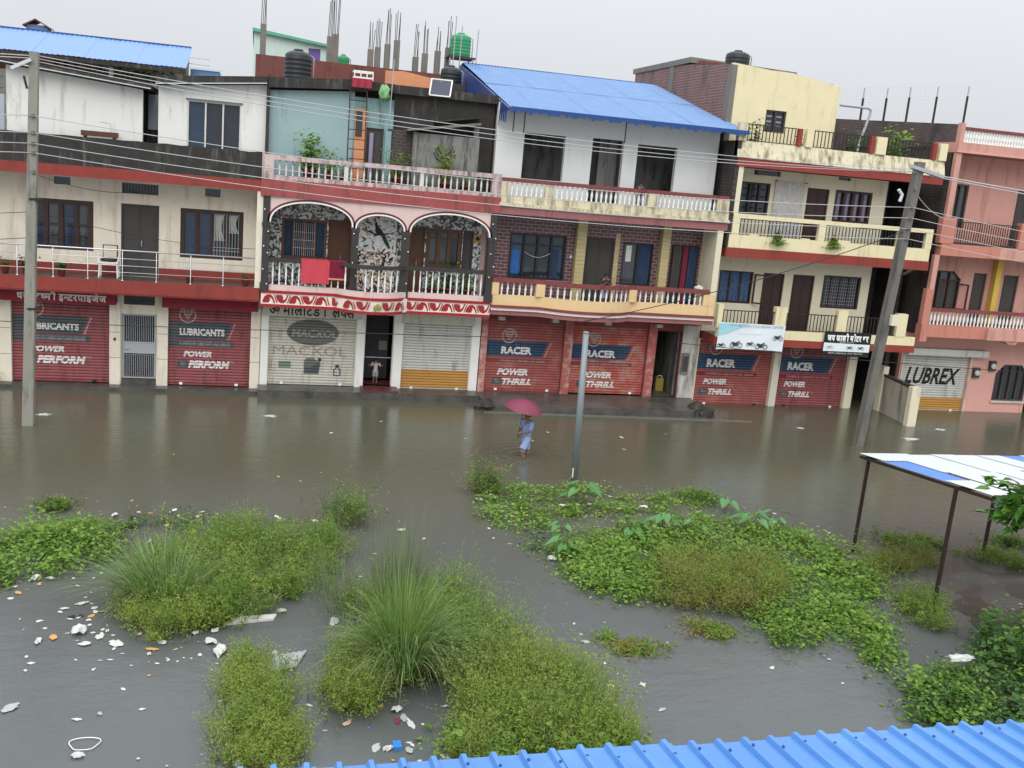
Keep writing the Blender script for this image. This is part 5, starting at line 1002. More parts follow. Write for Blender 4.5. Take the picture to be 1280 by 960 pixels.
MB().bar((19.2, 27.3, 8.82), (20.35, 27.3, 8.6), .16, .1).build('cross_arm', m_irongrey, pr_); box('meter_box', m_yelpale, pr_, 19.3, 19.62, 27.15, 27.28, 3.95, 4.28)
for z in (8.16, 7.61, 7.29, 6.97, 6.65): MB().lathe((19.43, 27.23, z-.05), [(.03, 0), (.05, .03), (.03, .06), (.05, .08), (.02, .11)], 8).build('insulator', m_conc, pr_)
MB().tube([(18.75, 27.1, 8.1), (18.9, 27.1, 7.95), (18.85, 27.1, 7.75)], .05, 6).build('clamp', m_whitetin, pr_); MB().bar((19.45, 27.2, 5.55), (19.75, 27.2, 5.72), .1, .05).build('lamp_head', m_iron, pr_)
lp = thing('lamp_post', 'bare grey steel post standing at the flooded road edge', 'post', (8.15, 23.53, 0)); MB().tube([(8.17, 23.53, -.4), (8.08, 23.53, 3.86)], [.1, .075], 12).build('shaft', m_lampost, lp, True); MB().lathe((8.08, 23.53, 3.84), [(.08, 0), (.08, .03), (.03, .05)], 12).build('cap', m_lampost, lp)
MB().bar((8.07, 23.43, .1), (8.07, 23.43, .35), .03, .02).build('strip', m_yellow, lp)
def wire(a, b, sag, r, mat, label, n=26, group='overhead wires'):
    a, b = Vector(a), Vector(b); pts = [a.lerp(b, i/n)-Vector((0, 0, 4*sag*(i/n)*(1-i/n))) for i in range(n+1)]
    return tag(MB().tube(pts, r, 5).build('overhead_wire', mat, None, True), label, 'wire', group)
for k, (zl, zr, sg_, nm) in enumerate(((7.97, 7.61, .45, 'topmost'), (7.56, 7.29, .45, 'second'), (7.3, 6.97, .45, 'third'), (7.07, 6.65, .45, 'lowest'))):
    wire((-5.43, 27.77, zl), (19.43, 27.22, zr), sg_, .0105, m_wirew, nm+' of the four pale wires strung between the two poles')
    wire((-5.43, 27.77, zl), (-32, 28.4, zl+.1), .4, .0105, m_wirew, nm+' pale wire running left out of view from the left pole'); wire((19.43, 27.22, zr), (44, 30.4, zr-1.3), .35, .0105, m_wirew, nm+' pale wire running right out of view from the right pole')
for k, (zl, zr, s_) in enumerate(((9.42, 8.75, .4), (9.35, 8.7, .48), (9.28, 8.72, .58))): wire((-5.4, 27.85, zl), (19.6+k*.3, 27.3, zr), s_, .010, m_wirew, ('upper', 'middle', 'lower')[k]+' grey service cable between the two pole tops')
for k in range(2): wire((19.9, 27.3, 8.65-.05*k), (44, 30.5, 8.3-.3*k), .3, .018, m_wirew, ('upper', 'lower')[k]+' thick grey cable leaving the right pole top'); wire((-5.4, 27.85, 9.4-.06*k), (-32, 28, 9.3-.2*k), .3, .014, m_wirew, ('upper', 'lower')[k]+' grey cable leaving the left pole top')
wire((-5.5, 27.9, 5.6), (-14, 30, 5.2), .2, .008, m_wired, 'upper thin black cable leaving the left pole'); wire((-5.5, 27.9, 4.95), (-14, 29.5, 4.5), .2, .009, m_wired, 'lower thin black cable leaving the left pole'); wire((-5.4, 27.9, 5.6), (.1, F-.2, 4.6), .2, .007, m_wired, 'thin black cable from the left pole crossing the cream wall'); wire((-20, 30.2, 2.3), (9, 30.2, 2.55), .06, .012, m_wired, 'black cable strung low across the left shopfronts'); wire((13.5, 30.2, 2.6), (36, 30.2, 2.0), .15, .012, m_wired, 'black cable strung low across the right shopfronts'); wire((19.4, 27.3, 6.9), (10.4, 30.6, 3.1), .25, .014, m_wired, 'slanting black cable from the right pole down to the bowed balcony')
wire((19.45, 27.3, 8.1), (24.1, 31.2, 7.3), .25, .016, m_wirew, 'pale looped cable from the right pole to the salmon house'); wire((-5.45, 27.9, 6.55), (-3.5, F-.05, 6.05), .15, .008, m_wired, 'thin black cable from the left pole to the cream wall')
# ================================================================== vegetation
RV = random.Random(11)
V1 = [(-4.73, 19.72), (-3.62, 20.21), (-2.59, 20.2), (-2.27, 18.85), (-2.74, 18.25), (-3.3, 17.67), (-4.19, 17.37)]
V3 = [(-2.14, 17.72), (-1.62, 19.48), (-0.12, 19.98), (1.82, 19.95), (2.17, 18.71), (1.39, 16.93), (0.53, 16.0), (-0.36, 15.62), (-1.06, 15.19), (-1.75, 16.09)]
V3c = [(-2.65, 20.66), (-1.28, 21.13), (0.36, 20.63), (1.51, 20.38), (0.36, 19.61), (-1.62, 19.48), (-2.39, 19.84)]
V4 = [(-0.22, 15.05), (0.27, 14.83), (0.55, 13.5), (0.9, 12.55), (0.96, 11.15), (-0.27, 11.3), (-0.28, 13.47)]
V6 = [(1.07, 14.42), (2.1, 15.02), (1.98, 12.93), (1.07, 12.6)]
V7 = [(3.36, 14.65), (4.39, 15.0), (4.89, 13.86), (5.35, 12.49), (5.48, 11.48), (3.95, 10.72), (2.54, 10.88), (2.84, 12.52)]
V7L = [(2.95, 12.51), (4.04, 12.62), (5.12, 12.19), (5.48, 11.48), (3.91, 10.56), (2.51, 10.72)]
V7b = [(1.69, 16.25), (3.62, 16.81), (4.6, 15.28), (3.58, 13.84), (2.49, 13.21), (1.65, 14.25)]
V8 = [(5.19, 21.77), (6.3, 22.72), (8.04, 23.0), (9.23, 22.15), (11.3, 22.16), (11.18, 21.68), (9.41, 20.99), (7.8, 20.99), (6.87, 20.47), (6.32, 19.88), (5.24, 19.89), (5.11, 20.69)]
V8b = [(5.24, 19.89), (6.5, 19.87), (6.67, 18.66), (6.03, 18.25), (5.41, 19.14)]
V9a = [(6.16, 18.68), (7.36, 19.66), (9.02, 20.03), (8.98, 18.15), (7.58, 16.08), (6.84, 16.22), (6.11, 17.13)]
V9b = [(8.1, 19.65), (10.39, 20.44), (12.23, 19.78), (12.91, 18.2), (12.79, 16.82), (12.24, 16.15), (10.92, 15.19), (10.36, 17.26), (8.89, 17.94)]
V9c = [(9.24, 15.46), (10.53, 16.28), (11.02, 15.35), (9.65, 14.32), (9.02, 14.16), (8.83, 14.53)]
V9d = [(7.81, 17.37), (8.95, 18.07), (10.63, 17.75), (10.28, 16.29), (9.32, 15.29), (8.46, 15.51), (7.45, 15.74)]
V10a = [(10.79, 15.54), (11.79, 15.48), (11.28, 14.36), (10.28, 13.01), (10.38, 13.97), (10.46, 14.73)]
V10b = [(13.02, 16.53), (12.86, 15.24), (12.4, 14.28), (12.07, 15.12)]
V10c = [(10.45, 12.61), (11.82, 13.2), (12.84, 13.87), (14.28, 14.14), (11.72, 11.08), (10.11, 11.36), (9.89, 11.82)]
V10d = [(13.99, 18.45), (14.87, 18.52), (14.71, 17.73), (13.43, 17.34), (12.16, 16.58), (12.76, 17.8)]
V10e = [(15.95, 18.39), (17.44, 18.35), (16.78, 17.2), (15.77, 17.24)]
V4 = [(.28+(x-.3)*.66, y) for x, y in V4]; V6 = [(1.72+(x-1.6)*.62, y) for x, y in V6]
def inside(p, poly):
    x, y = p; c = False; n = len(poly)
    for i in range(n):
        (x1, y1), (x2, y2) = poly[i], poly[i-1]
        if (y1 > y) != (y2 > y) and x < (x2-x1)*(y-y1)/(y2-y1)+x1: c = not c
    return c
def scatter(poly, n, edge=.12):
    xs = [p[0] for p in poly]; ys = [p[1] for p in poly]; out = []
    while len(out) < n:
        p = (RV.uniform(min(xs), max(xs)), RV.uniform(min(ys), max(ys)))
        if inside(p, poly): out.append((p[0]+RV.gauss(0, edge), p[1]+RV.gauss(0, edge)))
    return out
def leaf(mb, p, d, up, L, W, broad=False):
    d = d.normalized(); s = d.cross(up)
    if s.length < 1e-4: s = d.cross(Vector((1, 0, .3)))
    s.normalize(); n = s.cross(d); k = len(mb.v)
    if broad:
        mb.v += [tuple(p), tuple(p+d*L*.22-s*W*.5+n*W*.12), tuple(p+d*L*.62-s*W*.42+n*W*.08), tuple(p+d*L-n*L*.12), tuple(p+d*L*.62+s*W*.42+n*W*.08), tuple(p+d*L*.22+s*W*.5+n*W*.12), tuple(p+d*L*.5)]
        mb.f += [(k, k+6, k+2, k+1), (k+6, k+3, k+2), (k, k+5, k+4, k+6), (k+6, k+4, k+3)]
    else:
        mb.v += [tuple(p), tuple(p+d*L*.45-s*W*.5+n*W*.15), tuple(p+d*L), tuple(p+d*L*.45+s*W*.5+n*W*.15)]; mb.f.append((k, k+1, k+2, k+3))
def rdir(zlo, zhi):
    a = RV.uniform(0, 2*math.pi); z = RV.uniform(zlo, zhi); r = math.sqrt(max(0, 1-z*z)); return Vector((r*math.cos(a), r*math.sin(a), z))
def creeper(poly, n, h, L, base=0.0, broad=True, runners=True):
    """low mat: clumps of leaves held on short stalks over the water, each clump with its own leaf size and height"""
    leaves, stems = MB(), MB(); nc = max(6, n//24); heads = scatter(poly, nc, .08)
    for cx, cy in heads:
        hh = h*RV.uniform(.25, 1.0)*RV.choice((1, 1, 1.6)); r = RV.uniform(.08, .24); ls = L*RV.choice((.6, .8, 1, 1, 1.25)); tl = Vector((RV.gauss(0, .3), RV.gauss(0, .3), 1))
        for _ in range(24):
            x, y = cx+RV.gauss(0, r), cy+RV.gauss(0, r); q = math.hypot(x-cx, y-cy)/r; z = base+max(.01, hh*(1-.28*q)*RV.uniform(.3, 1.05))
            leaf(leaves, Vector((x, y, z)), rdir(-.4, .4), tl+Vector((RV.gauss(0, .35), RV.gauss(0, .35), 0)), ls*RV.uniform(.5, 1.2), ls*RV.uniform(.4, .75), broad)
            if RV.random() < .25:
                k = len(stems.v); stems.v += [(x-.006, y, -.02), (x+.006, y, -.02), (x, y, z)]; stems.f.append((k, k+1, k+2))
    if runners:                                    # half-drowned runners at the water's edge
        for x, y in scatter(poly, n//14, .3): leaf(leaves, Vector((x, y, base+RV.uniform(.004, .03))), rdir(-.05, .15), Vector((RV.gauss(0, .2), RV.gauss(0, .2), 1)), L*RV.uniform(.4, .9), L*RV.uniform(.3, .5), broad)
    return leaves, stems
def fineweed(poly, n, h, L=.045, lean=.25, tips=14, base=0.0):
    """bushy weeds: fans of thin leafy stems growing from scattered crowns, so the top is uneven"""
    leaves, stems = MB(), MB()
    for cx, cy in scatter(poly, max(4, n//24), .1):
        hc = h*RV.uniform(.3, 1.4); r = RV.uniform(.06, .2); m_ = 24
        if RV.random() < .12: hc *= 1.6; m_ = 9
        for _ in range(m_):
            dx, dy = RV.gauss(0, r), RV.gauss(0, r); hh = hc*RV.uniform(.5, 1.05); l = Vector((dx*1.6+RV.gauss(0, lean*.5), dy*1.6+RV.gauss(0, lean*.5), 1)).normalized(); a = Vector((cx+dx, cy+dy, base-.02)); b = a+l*hh; k = len(stems.v); w = .004
            stems.v += [(a.x-w, a.y, a.z), (a.x+w, a.y, a.z), tuple(b)]; stems.f.append((k, k+1, k+2))
            for q in range(tips):
                t = RV.uniform(.2, 1.05)**.8; p = a.lerp(b, t)+Vector((RV.gauss(0, .03), RV.gauss(0, .03), 0)); leaf(leaves, p, rdir(-.1, .8), Vector((RV.gauss(0, .6), RV.gauss(0, .6), 1)), L*RV.uniform(.6, 1.5), L*RV.uniform(.25, .45))
    return leaves, stems
def blades(c, n, L, spread, W=.014, segs=6, droop=1.0, base_r=.12, up=.5, L_var=.35, bias=None):
    mb = MB()
    for _ in range(n):
        a = RV.uniform(0, 2*math.pi); out = RV.random()**.7*spread; d = Vector((math.cos(a)*out, math.sin(a)*out, up+RV.random()*.8))
        if bias: d += Vector(bias)*RV.random()
        d.normalize(); r = base_r*math.sqrt(RV.random()); p = Vector((c[0]+r*math.cos(a), c[1]+r*math.sin(a), c[2])); LL = L*(1-L_var*RV.random()); st = LL/segs; s = Vector((-math.sin(a), math.cos(a), 0)); w0 = W*RV.uniform(.6, 1.2); k = len(mb.v)
        for i in range(segs+1):
            w = w0*(1-(i/segs)**1.6)+.0012; mb.v += [tuple(p-s*w/2), tuple(p+s*w/2)]
            p = p+d*st; d = (d+Vector((0, 0, -.17*droop*(.4+i/segs)))).normalized()
            if p.z < .01: p.z = .01
        for i in range(segs): q = k+2*i; mb.f.append((q, q+1, q+3, q+2))
    return mb
lf_creeper = leafy('creeper_leaf', [(.07, .15, .02), (.14, .27, .035), (.21, .36, .05), (.28, .4, .07)], .45); lf_dark = leafy('dark_leaf', [(0.029, 0.073, 0.017), (0.055, 0.134, 0.024), (0.091, 0.189, 0.037)])
lf_weed = leafy('weed_leaf', [(.16, .23, .035), (.24, .33, .05), (.31, .39, .07), (.38, .42, .11)], .5); lf_weedg = leafy('green_weed_leaf', [(.11, .2, .03), (.18, .3, .045), (.25, .36, .065)], .5)
lf_blade = leafy('grass_blade', [(.075, .15, .035), (.13, .23, .06), (.2, .31, .1), (.3, .38, .18)], .35); lf_dry = leafy('dry_grass', [(.19, .2, .04), (.27, .26, .055), (.24, .29, .05), (.32, .3, .08)], .5); lf_taro = leafy('taro_leaf', [(0.049, 0.159, 0.043), (0.085, 0.244, 0.073), (0.122, 0.281, 0.091)], .3)
lf_plume = leafy('plume_blade', [(0.110, 0.159, 0.067), (0.171, 0.220, 0.104), (0.256, 0.293, 0.171)], .35); lf_dead = leafy('dead_blade', [(.16, .12, .05), (.24, .19, .09), (.12, .1, .05)], .2); m_stem = paint('stem', (.09, .1, .04), bump=0)
def plant(name, label, cat, parts, loc, group=None):
    t = thing(name, label, cat, loc, group)
    for nm, mb, mt in parts:
        if mb.v: tag(link_mesh(nm, mb.raw(nm), mt, t), kind='stuff')
    return t
def cen(p): return (sum(q[0] for q in p)/len(p), sum(q[1] for q in p)/len(p), 0)
def mat_thing(label, poly, n, h, L, mt, broad=True, name='creeper_patch', base=0.0):
    a, b = creeper(poly, int(n*.72), h, L, base, broad); alt = {'creeper_leaf': lf_weedg, 'dark_leaf': lf_creeper}.get(mt.name, lf_creeper); a2, b2 = creeper(poly, int(n*.3), h*1.25, L*.8, base, RV.random() < .5)
    return plant(name, label, 'creeper' if name == 'creeper_patch' else 'bush', [('leaves', a, mt), ('mixed_leaves', a2, alt), ('stems', b, m_stem)], cen(poly))
def weed_thing(label, poly, n, h, mt, L=.045, lean=.25, tips=14, name='weed_clump', base=0.0):
    c0 = cen(poly); poly = [(c0[0]+(x-c0[0])*.88, c0[1]+(y-c0[1])*.9) for x, y in poly]; a, b = fineweed(poly, int(n*.8), h, L, lean, tips, base); alt = lf_weedg if mt.name != 'green_weed_leaf' else lf_weed
    a2, b2 = fineweed(poly, max(24, int(n*.22)), h*1.1, L*1.25, lean, max(6, tips-4), base); d2, e2 = fineweed(poly, max(24, int(n*.05)), h*.9, L, lean, 5, base)
    w_ = MB()
    for cx, cy in scatter(poly, max(4, n//45), .2):      # wispy grass standing up through the weeds and past their edge
        q = blades((cx, cy, 0), 6, h*RV.uniform(1.0, 1.9), .5, .008, 5, .9, .1, .9, .6); k = len(w_.v); w_.v += q.v; w_.f += [tuple(k+i for i in f) for f in q.f]
    return plant(name, label, 'weeds', [('leaves', a, mt), ('mixed_leaves', a2, alt), ('dead_stems', d2, lf_dead), ('wispy_blades', w_, lf_blade), ('stems', b, m_stem)], c0)
mat_thing('bright leafy bush at the left edge of the flooded field', V1, 3600, .5, .1, lf_creeper, name='leafy_bush')
weed_thing('feathery green weeds around the left grass tussock', V3, 3400, .55, lf_weedg, .05, .3, 17)
weed_thing('yellow green weeds in front of the left grass tussock', [(-1.9, 17.0), (-.6, 16.6), (-.2, 15.7), (-1.06, 15.0), (-1.8, 15.9)], 1100, .45, lf_weed, .042, .3, 17)
mat_thing('sparse creepers with litter behind the left tussock', V3c, 900, .3, .08, lf_dark)
plant('grass_tussock', 'arching green grass tussock among weeds on the left', 'grass', [('blades', blades((-1.55, 16.7, 0), 330, 1.6, .8, .02, 7, 1.5, .3, .7, .6, (-.9, .1, 0)), lf_blade), ('blades', blades((-1.15, 16.5, 0), 260, 1.3, .8, .017, 7, 1.3, .3, .8, .6, (.2, .2, .2)), lf_blade), ('dead_blades', blades((-1.4, 16.6, 0), 70, 1.2, 1.0, .014, 7, 2.0, .4, .5, .6), lf_dead)], (-1.45, 16.6, 0))
weed_thing('yellowish feathery weed clump at the bottom left, beside the grey tin sheet', V4, 1700, .42, lf_weed, .042, .3, 18)
weed_thing('olive weeds on the left flank of the big tussock', V6, 1100, .55, lf_weed, .042, .3, 18); weed_thing('tall weeds behind the big drooping tussock', V7b, 2200, .78, lf_weedg, .048, .3, 17)
plant('grass_tussock', 'big drooping pale green grass tussock at bottom centre', 'grass', [('blades', blades((2.25, 13.6, .15), 300, 1.75, .7, .015, 9, 2.0, .3, 1.0, .7, (-.3, -.1, 0)), lf_blade), ('blades', blades((2.55, 13.75, .2), 300, 1.8, .7, .015, 9, 2.0, .3, 1.0, .7, (.6, -.1, 0)), lf_blade), ('blades', blades((2.4, 14.0, .2), 160, 1.9, .45, .012, 9, 1.2, .35, 1.1, .7, (.1, .3, 0)), lf_blade), ('dead_blades', blades((2.4, 13.7, .1), 120, 1.5, .9, .016, 8, 2.2, .35, .7, .6), lf_dead), ('inner_blades', blades((2.4, 14.1, 0), 500, 1.5, .45, .015, 6, .8, .4, 1.0), lf_weedg)], (2.3, 13.65, 0))
plant('tall_grass', 'upright wispy tall grass rising behind the big tussock', 'grass', [('blades', blades((2.5, 15.6, 0), 420, 2.1, .28, .012, 6, .3, .45, 1.0, .5), lf_plume), ('lean_blades', blades((1.6, 16.3, 0), 160, 1.2, .5, .008, 6, .6, .5, 1.0, .4, (-.3, 0, 0)), lf_plume)], (2.5, 15.7, 0))
weed_thing('yellow green feathery weeds sloping down right of the big tussock', V7, 4200, .74, lf_weed, .046, .35, 18); mat_thing('broad leaved bush just above the blue tin roof edge', V7L, 2600, .5, .12, lf_creeper, name='leafy_bush')
mat_thing('upper creeper patch around the bare grey post', V8, 3800, .26, .09, lf_creeper); mat_thing('sparse drowned creeper left of the main green mat', V8b, 420, .08, .08, lf_dark)
mat_thing('left part of the main bright creeper mat', V9a, 7000, .36, .095, lf_creeper); mat_thing('right part of the main bright creeper mat toward the canopy post', V9b, 9500, .42, .095, lf_creeper)
mat_thing('lower lobe of the main creeper mat reaching into the water', V9c, 2600, .42, .095, lf_creeper); weed_thing('olive brown dry grass in the middle of the creeper mat', V9d, 3000, .5, lf_dry, .05, .35, 14)
mat_thing('trailing creeper strip beside the water channel', V10a, 1700, .28, .1, lf_creeper); weed_thing('green weeds at the foot of the near canopy post', V10b, 600, .4, lf_weedg, .05)
mat_thing('dark leafy bush at the bottom right corner by the roof edge', V10c, 3400, .5, .11, lf_dark, name='leafy_bush'); mat_thing('brighter creeper along the bottom right water edge', [(10.0, 12.0), (10.6, 12.8), (11.6, 13.2), (11.4, 12.0), (10.4, 11.3)], 1500, .4, .1, lf_creeper); weed_thing('dry weeds around the far canopy post', V10d, 700, .35, lf_dry, .045); weed_thing('small grassy tuft under the canopy', V10e, 300, .3, lf_weedg, .05)
mat_thing('tall dark bush at the right edge below the tree', [(12.2, 13.6), (13.2, 14.4), (14.8, 14.6), (14.4, 13.0), (12.8, 12.6)], 1500, 1.0, .14, lf_dark, name='leafy_bush')
for i, (x, y, lab) in enumerate(((-3.9, 21.4, 'small floating weed tuft at the far left road edge'), (10.9, 22.1, 'small creeper tuft at the right end of the upper creeper patch'), (14.4, 18.9, 'small weed tuft at the water edge left of the canopy centre'), (15.1, 18.9, 'small weed tuft in the shallow water below the canopy'), (17.6, 18.9, 'small weed tuft under the canopy right side'), (2.1, 20.4, 'thin leafy sapling behind the left weeds'), (5.6, 22.6, 'thin weed sprig at the left tip of the upper creeper patch'), (6.2, 14.4, 'thin brown weed stems standing in water right of the tussock'), (8.0, 14.9, 'drowned brown grass tips below the main creeper mat'))):
    P = [(x-.25, y-.2), (x+.3, y-.2), (x+.3, y+.2), (x-.25, y+.2)]; tall = i in (5, 6)
    weed_thing(lab, P, (60 if i < 7 else 24) if not tall else 60, (.2 if i < 7 else .11) if not tall else .75, lf_dark if i < 7 else lf_dry, .06, .2, 12, 'weed_tuft')
def taro(x, y, n, s, label):
    lv, stm = MB(), MB()
    for k in range(n):
        a = 2*math.pi*k/n+RV.random(); r = s*RV.uniform(.15, .4); top = Vector((x+r*math.cos(a), y+r*math.sin(a), s*RV.uniform(.35, .8))); stm.tube([(x, y, -.05), tuple(Vector((x, y, 0)).lerp(top, .6)+Vector((0, 0, .04))), tuple(top)], .008, 4, False)
        d = Vector((math.cos(a), math.sin(a), -.45)).normalized(); sd = Vector((-math.sin(a), math.cos(a), 0)); nn = sd.cross(d); L = s*RV.uniform(.42, .6); k0 = len(lv.v)
        out = [(-.25, .18), (-.05, .33), (.25, .34), (.6, .2), (1, 0), (.6, -.2), (.25, -.34), (-.05, -.33), (-.25, -.18), (0, 0)]
        lv.v += [tuple(top+d*L*u+sd*L*v-nn*abs(v)*L*.25) for u, v in out]+[tuple(top+d*L*.35)]
        for i in range(9): lv.f.append((k0+10, k0+i, k0+i+1))
        lv.f.append((k0+10, k0+9, k0))
    t = thing('taro_plant', label, 'plant', (x, y, 0), 'taro plants in the creeper mat'); n_ = link_mesh('leaves', lv.raw('leaves'), lf_taro, t); tag(n_, kind='stuff'); tag(stm.build('stalks', m_stem, t), kind='stuff')
for x, y, n, s, lab in ((7.63, 21.5, 7, .75, 'largest taro plant at the foot of the bare grey post'), (6.63, 19.68, 5, .5, 'taro plant at the left tip of the main creeper mat'), (8.17, 19.4, 6, .6, 'taro plant left along the upper edge of the creeper mat'), (9.1, 19.8, 6, .65, 'taro plant at the middle of the creeper mat upper edge'), (9.75, 19.5, 5, .5, 'taro plant just right of the middle upper mat edge'), (11.23, 21.1, 4, .6, 'lone taro plant standing in open water'), (11.25, 19.8, 6, .7, 'taro plant at the right of the upper mat edge'), (12.0, 20.0, 5, .5, 'rightmost taro plant towards the canopy'), (6.33, 18.4, 5, .55, 'blue green taro plant on the lower left of the mat')): taro(x, y, n, s, lab)
# house plants
def potted(x, y, z, h, w, label, mt=None, n=260, L=.09, pot_r=.12, hang=False):
    t = pot(x, y, z, pot_r, pot_r*1.7, label); lv = MB(); z0 = z+pot_r*1.6
    for _ in range(n):
        q = RV.random()**.6; p = Vector((x+RV.gauss(0, w*.4)*q, y+RV.gauss(0, w*.3)*q, z0+(q*h*RV.random()*1.2 if not hang else -q*h+.12))); leaf(lv, p, rdir(-.4, .7), Vector((RV.gauss(0, .5), RV.gauss(0, .5), 1)), L*RV.uniform(.6, 1.3), L*.5, True)
    tag(link_mesh('leaves', lv.raw('leaves'), mt or lf_dark, t), kind='stuff'); MB().tube([(x, y, z+.05), (x+.02, y, z0+h*.7)], .012, 5).build('stem', m_stem, t) if not hang else None; return t
potted(-5.48, G+.3, 3.51, .2, .3, 'green plant in a red pot on the far left balcony'); potted(-6.45, G+.35, 3.51, .28, .4, 'bushy potted plant hidden by the left pole'); potted(-.25, G+.3, 3.51, .15, .2, 'small potted plant at the right end of the steel railing', n=60); potted(-1.9, G+.35, 3.51, .05, .1, 'red pot behind the steel railing below the lace window', n=20); potted(-7.0, G+.3, 3.51, .25, .3, 'red potted plant at the left edge of the far left balcony', n=80)
potted(1.55, F-.5, 6.81, 1.0, .55, 'large leafy potted plant against the teal wall', lf_creeper, 420, .16, .22); potted(2.15, F-.45, 6.81, .8, .5, 'slender potted plant beside the ladder foot', lf_creeper, 160, .12, .16); potted(2.62, F-.5, 6.81, .5, .4, 'low potted plant left of the ladder', lf_weedg, 120, .1, .15); potted(4.25, F-.6, 6.81, .75, .6, 'round green potted plant right of the terrace door', lf_weedg, 320, .1, .2); potted(5.75, F-.6, 6.81, 1.1, .4, 'tall yellowish potted plant before the grey shed', lf_weed, 200, .16, .18); potted(6.4, F-.62, 6.81, .4, .5, 'low green potted plant behind the terrace balusters', lf_weedg, 160, .1, .15)
potted(6.2, F-.4, 3.46, .9, .4, 'slim potted plant behind the right arch balusters', lf_dark, 180, .13, .16); potted(5.6, F-.45, 3.46, .35, .5, 'bushy potted plant low behind the right arch balusters', lf_creeper, 180, .1, .15); potted(6.8, F-.45, 3.46, .45, .4, 'potted plant in the right corner of the verandah', lf_creeper, 150, .1, .15)
potted(17.35, G-.05, 6.2, .5, .42, 'left hanging fern on the yellow middle balcony', lf_creeper, 420, .09, .08, True); potted(19.5, G-.05, 6.2, .5, .42, 'right hanging fern on the yellow middle balcony', lf_creeper, 420, .09, .08, True)
potted(16.3, G+.5, 8.8, .9, .6, 'potted shrub behind the left top railing of the yellow house', lf_dark, 220, .12, .18); potted(20.1, G+.55, 8.8, 1.1, .6, 'tall potted shrub behind the middle top railing of the yellow house', lf_dark, 240, .12, .18); potted(21.8, G+.7, 8.8, 1.2, .8, 'spreading potted palm behind the right top railing of the yellow house', lf_creeper, 240, .2, .2); potted(18.0, G+.5, 8.8, .6, .4, 'small potted shrub by the yellow roof pier', lf_dark, 120, .1, .15)
tg = MB()
for _ in range(260): x = RV.uniform(-7, -2.7); leaf(tg, Vector((x, 45.5+RV.random(), 9.9+RV.random()*.55)), rdir(-.2, .8), Vector((0, 0, 1)), .3, .15, True)
plant('rooftop_vine', 'green vine seen under the distant long blue roof', 'vine', [('leaves', tg, lf_weedg)], (-5, 45.9, 9.9)); wv = MB()
for _ in range(120): leaf(wv, Vector((-7.7+RV.gauss(0, .18), 32.3+RV.gauss(0, .1), abs(RV.gauss(.25, .18)))), rdir(-.2, .8), Vector((0, 0, 1)), .11, .06, True)
plant('weed_tuft', 'leafy weed at the foot of the leftmost cream pillar', 'weeds', [('leaves', wv, lf_creeper)], (-7.7, 32.3, 0))
# tree at the right edge: trunk outside, one leafy bough reaching in
tr_ = thing('tree', 'tree with broad glossy leaves reaching in at the right edge', 'tree', (10.9, 9.3, 0)); MB().tube([(10.9, 9.4, -.4), (10.85, 9.45, 1.6), (10.5, 9.5, 3.0), (9.9, 9.65, 4.1), (9.6, 9.7, 5.0)], [.16, .13, .11, .08, .04], 8).build('trunk', m_brownwood, tr_, True)
bo = MB(); lv = MB(); ends = [(9.2, 9.75, 4.5), (8.75, 9.72, 4.3), (8.7, 9.65, 4.12), (8.95, 9.6, 3.95), (8.9, 9.5, 4.35), (9.9, 9.9, 4.8), (10.2, 9.2, 5.1), (10.6, 9.9, 5.2), (9.5, 10.2, 5.6), (10.0, 9.6, 6.0), (9.6, 9.0, 5.5), (10.8, 9.3, 5.7), (11.2, 10.2, 5.2), (10.4, 10.2, 4.4), (9.7, 9.4, 4.1), (11.2, 8.9, 4.4), (9.0, 9.8, 4.15), (8.85, 9.85, 4.45), (8.8, 9.55, 4.2), (9.1, 9.5, 4.2)]
for e in ends:
    e = Vector(e); a = Vector((9.9, 9.65, 4.1)); bo.tube([tuple(a), tuple(a.lerp(e, .5)+Vector((0, 0, .08))), tuple(e)], [.035, .02, .008], 5)
    for q in range(26): p = a.lerp(e, RV.uniform(.45, 1.0))+Vector((RV.gauss(0, .06), RV.gauss(0, .06), RV.gauss(0, .05))); d = (e-a).normalized()+rdir(-.7, .5)*.9; leaf(lv, p, d, Vector((RV.gauss(0, .4), RV.gauss(0, .4), 1)), RV.uniform(.15, .26), RV.uniform(.08, .12), True)
tag(bo.build('branches', m_brownwood, tr_, True), kind='stuff'); tag(link_mesh('crown', lv.raw('crown'), leafy('glossy_leaf', [(.025, .07, .018), (.06, .16, .02), (.11, .24, .03), (.03, .085, .02)], .25, .3), tr_), kind='stuff')
# ================================================================== near tin roof and canopy
nr = thing('tin_shed', 'bright blue ribbed tin roof of the shed in the foreground', 'shed', (3.5, 4, 0)); E0 = Vector((-1.9, 5.55, 3.957)); up_ = Vector((0, -1, .115)).normalized()
m_nearblue = paint('near_blue_tin', (.06, .2, .5), rough=.24, var=.07, vscale=1.2, spec=.5, bump=.12, bscale=2.2, stain=(.09, .25, .56), samt=.35, sscale=1.2, streak=False, fleck=(.1, .19, .38), famt=.62)
for i in range(15):
    x0 = -1.9+i*.78; o = corrugated('roof_sheet', m_nearblue, nr, E0+Vector((i*.78, .03*((i*7) % 3-1)*.4, .006*(i % 2))), (1, 0, 0), up_, .80, 2.6, .195, .016, True)
sc = MB()
for i in range(58):
    for k, dd in enumerate((.14, .95, 1.8)): p = E0+Vector((i*.195+.155, 0, 0))+up_*(dd+.05*(i % 2))+Vector((0, 0, .034)); sc.lathe(tuple(p), [(.011, 0), (.011, .006), (.006, .012)], 6)
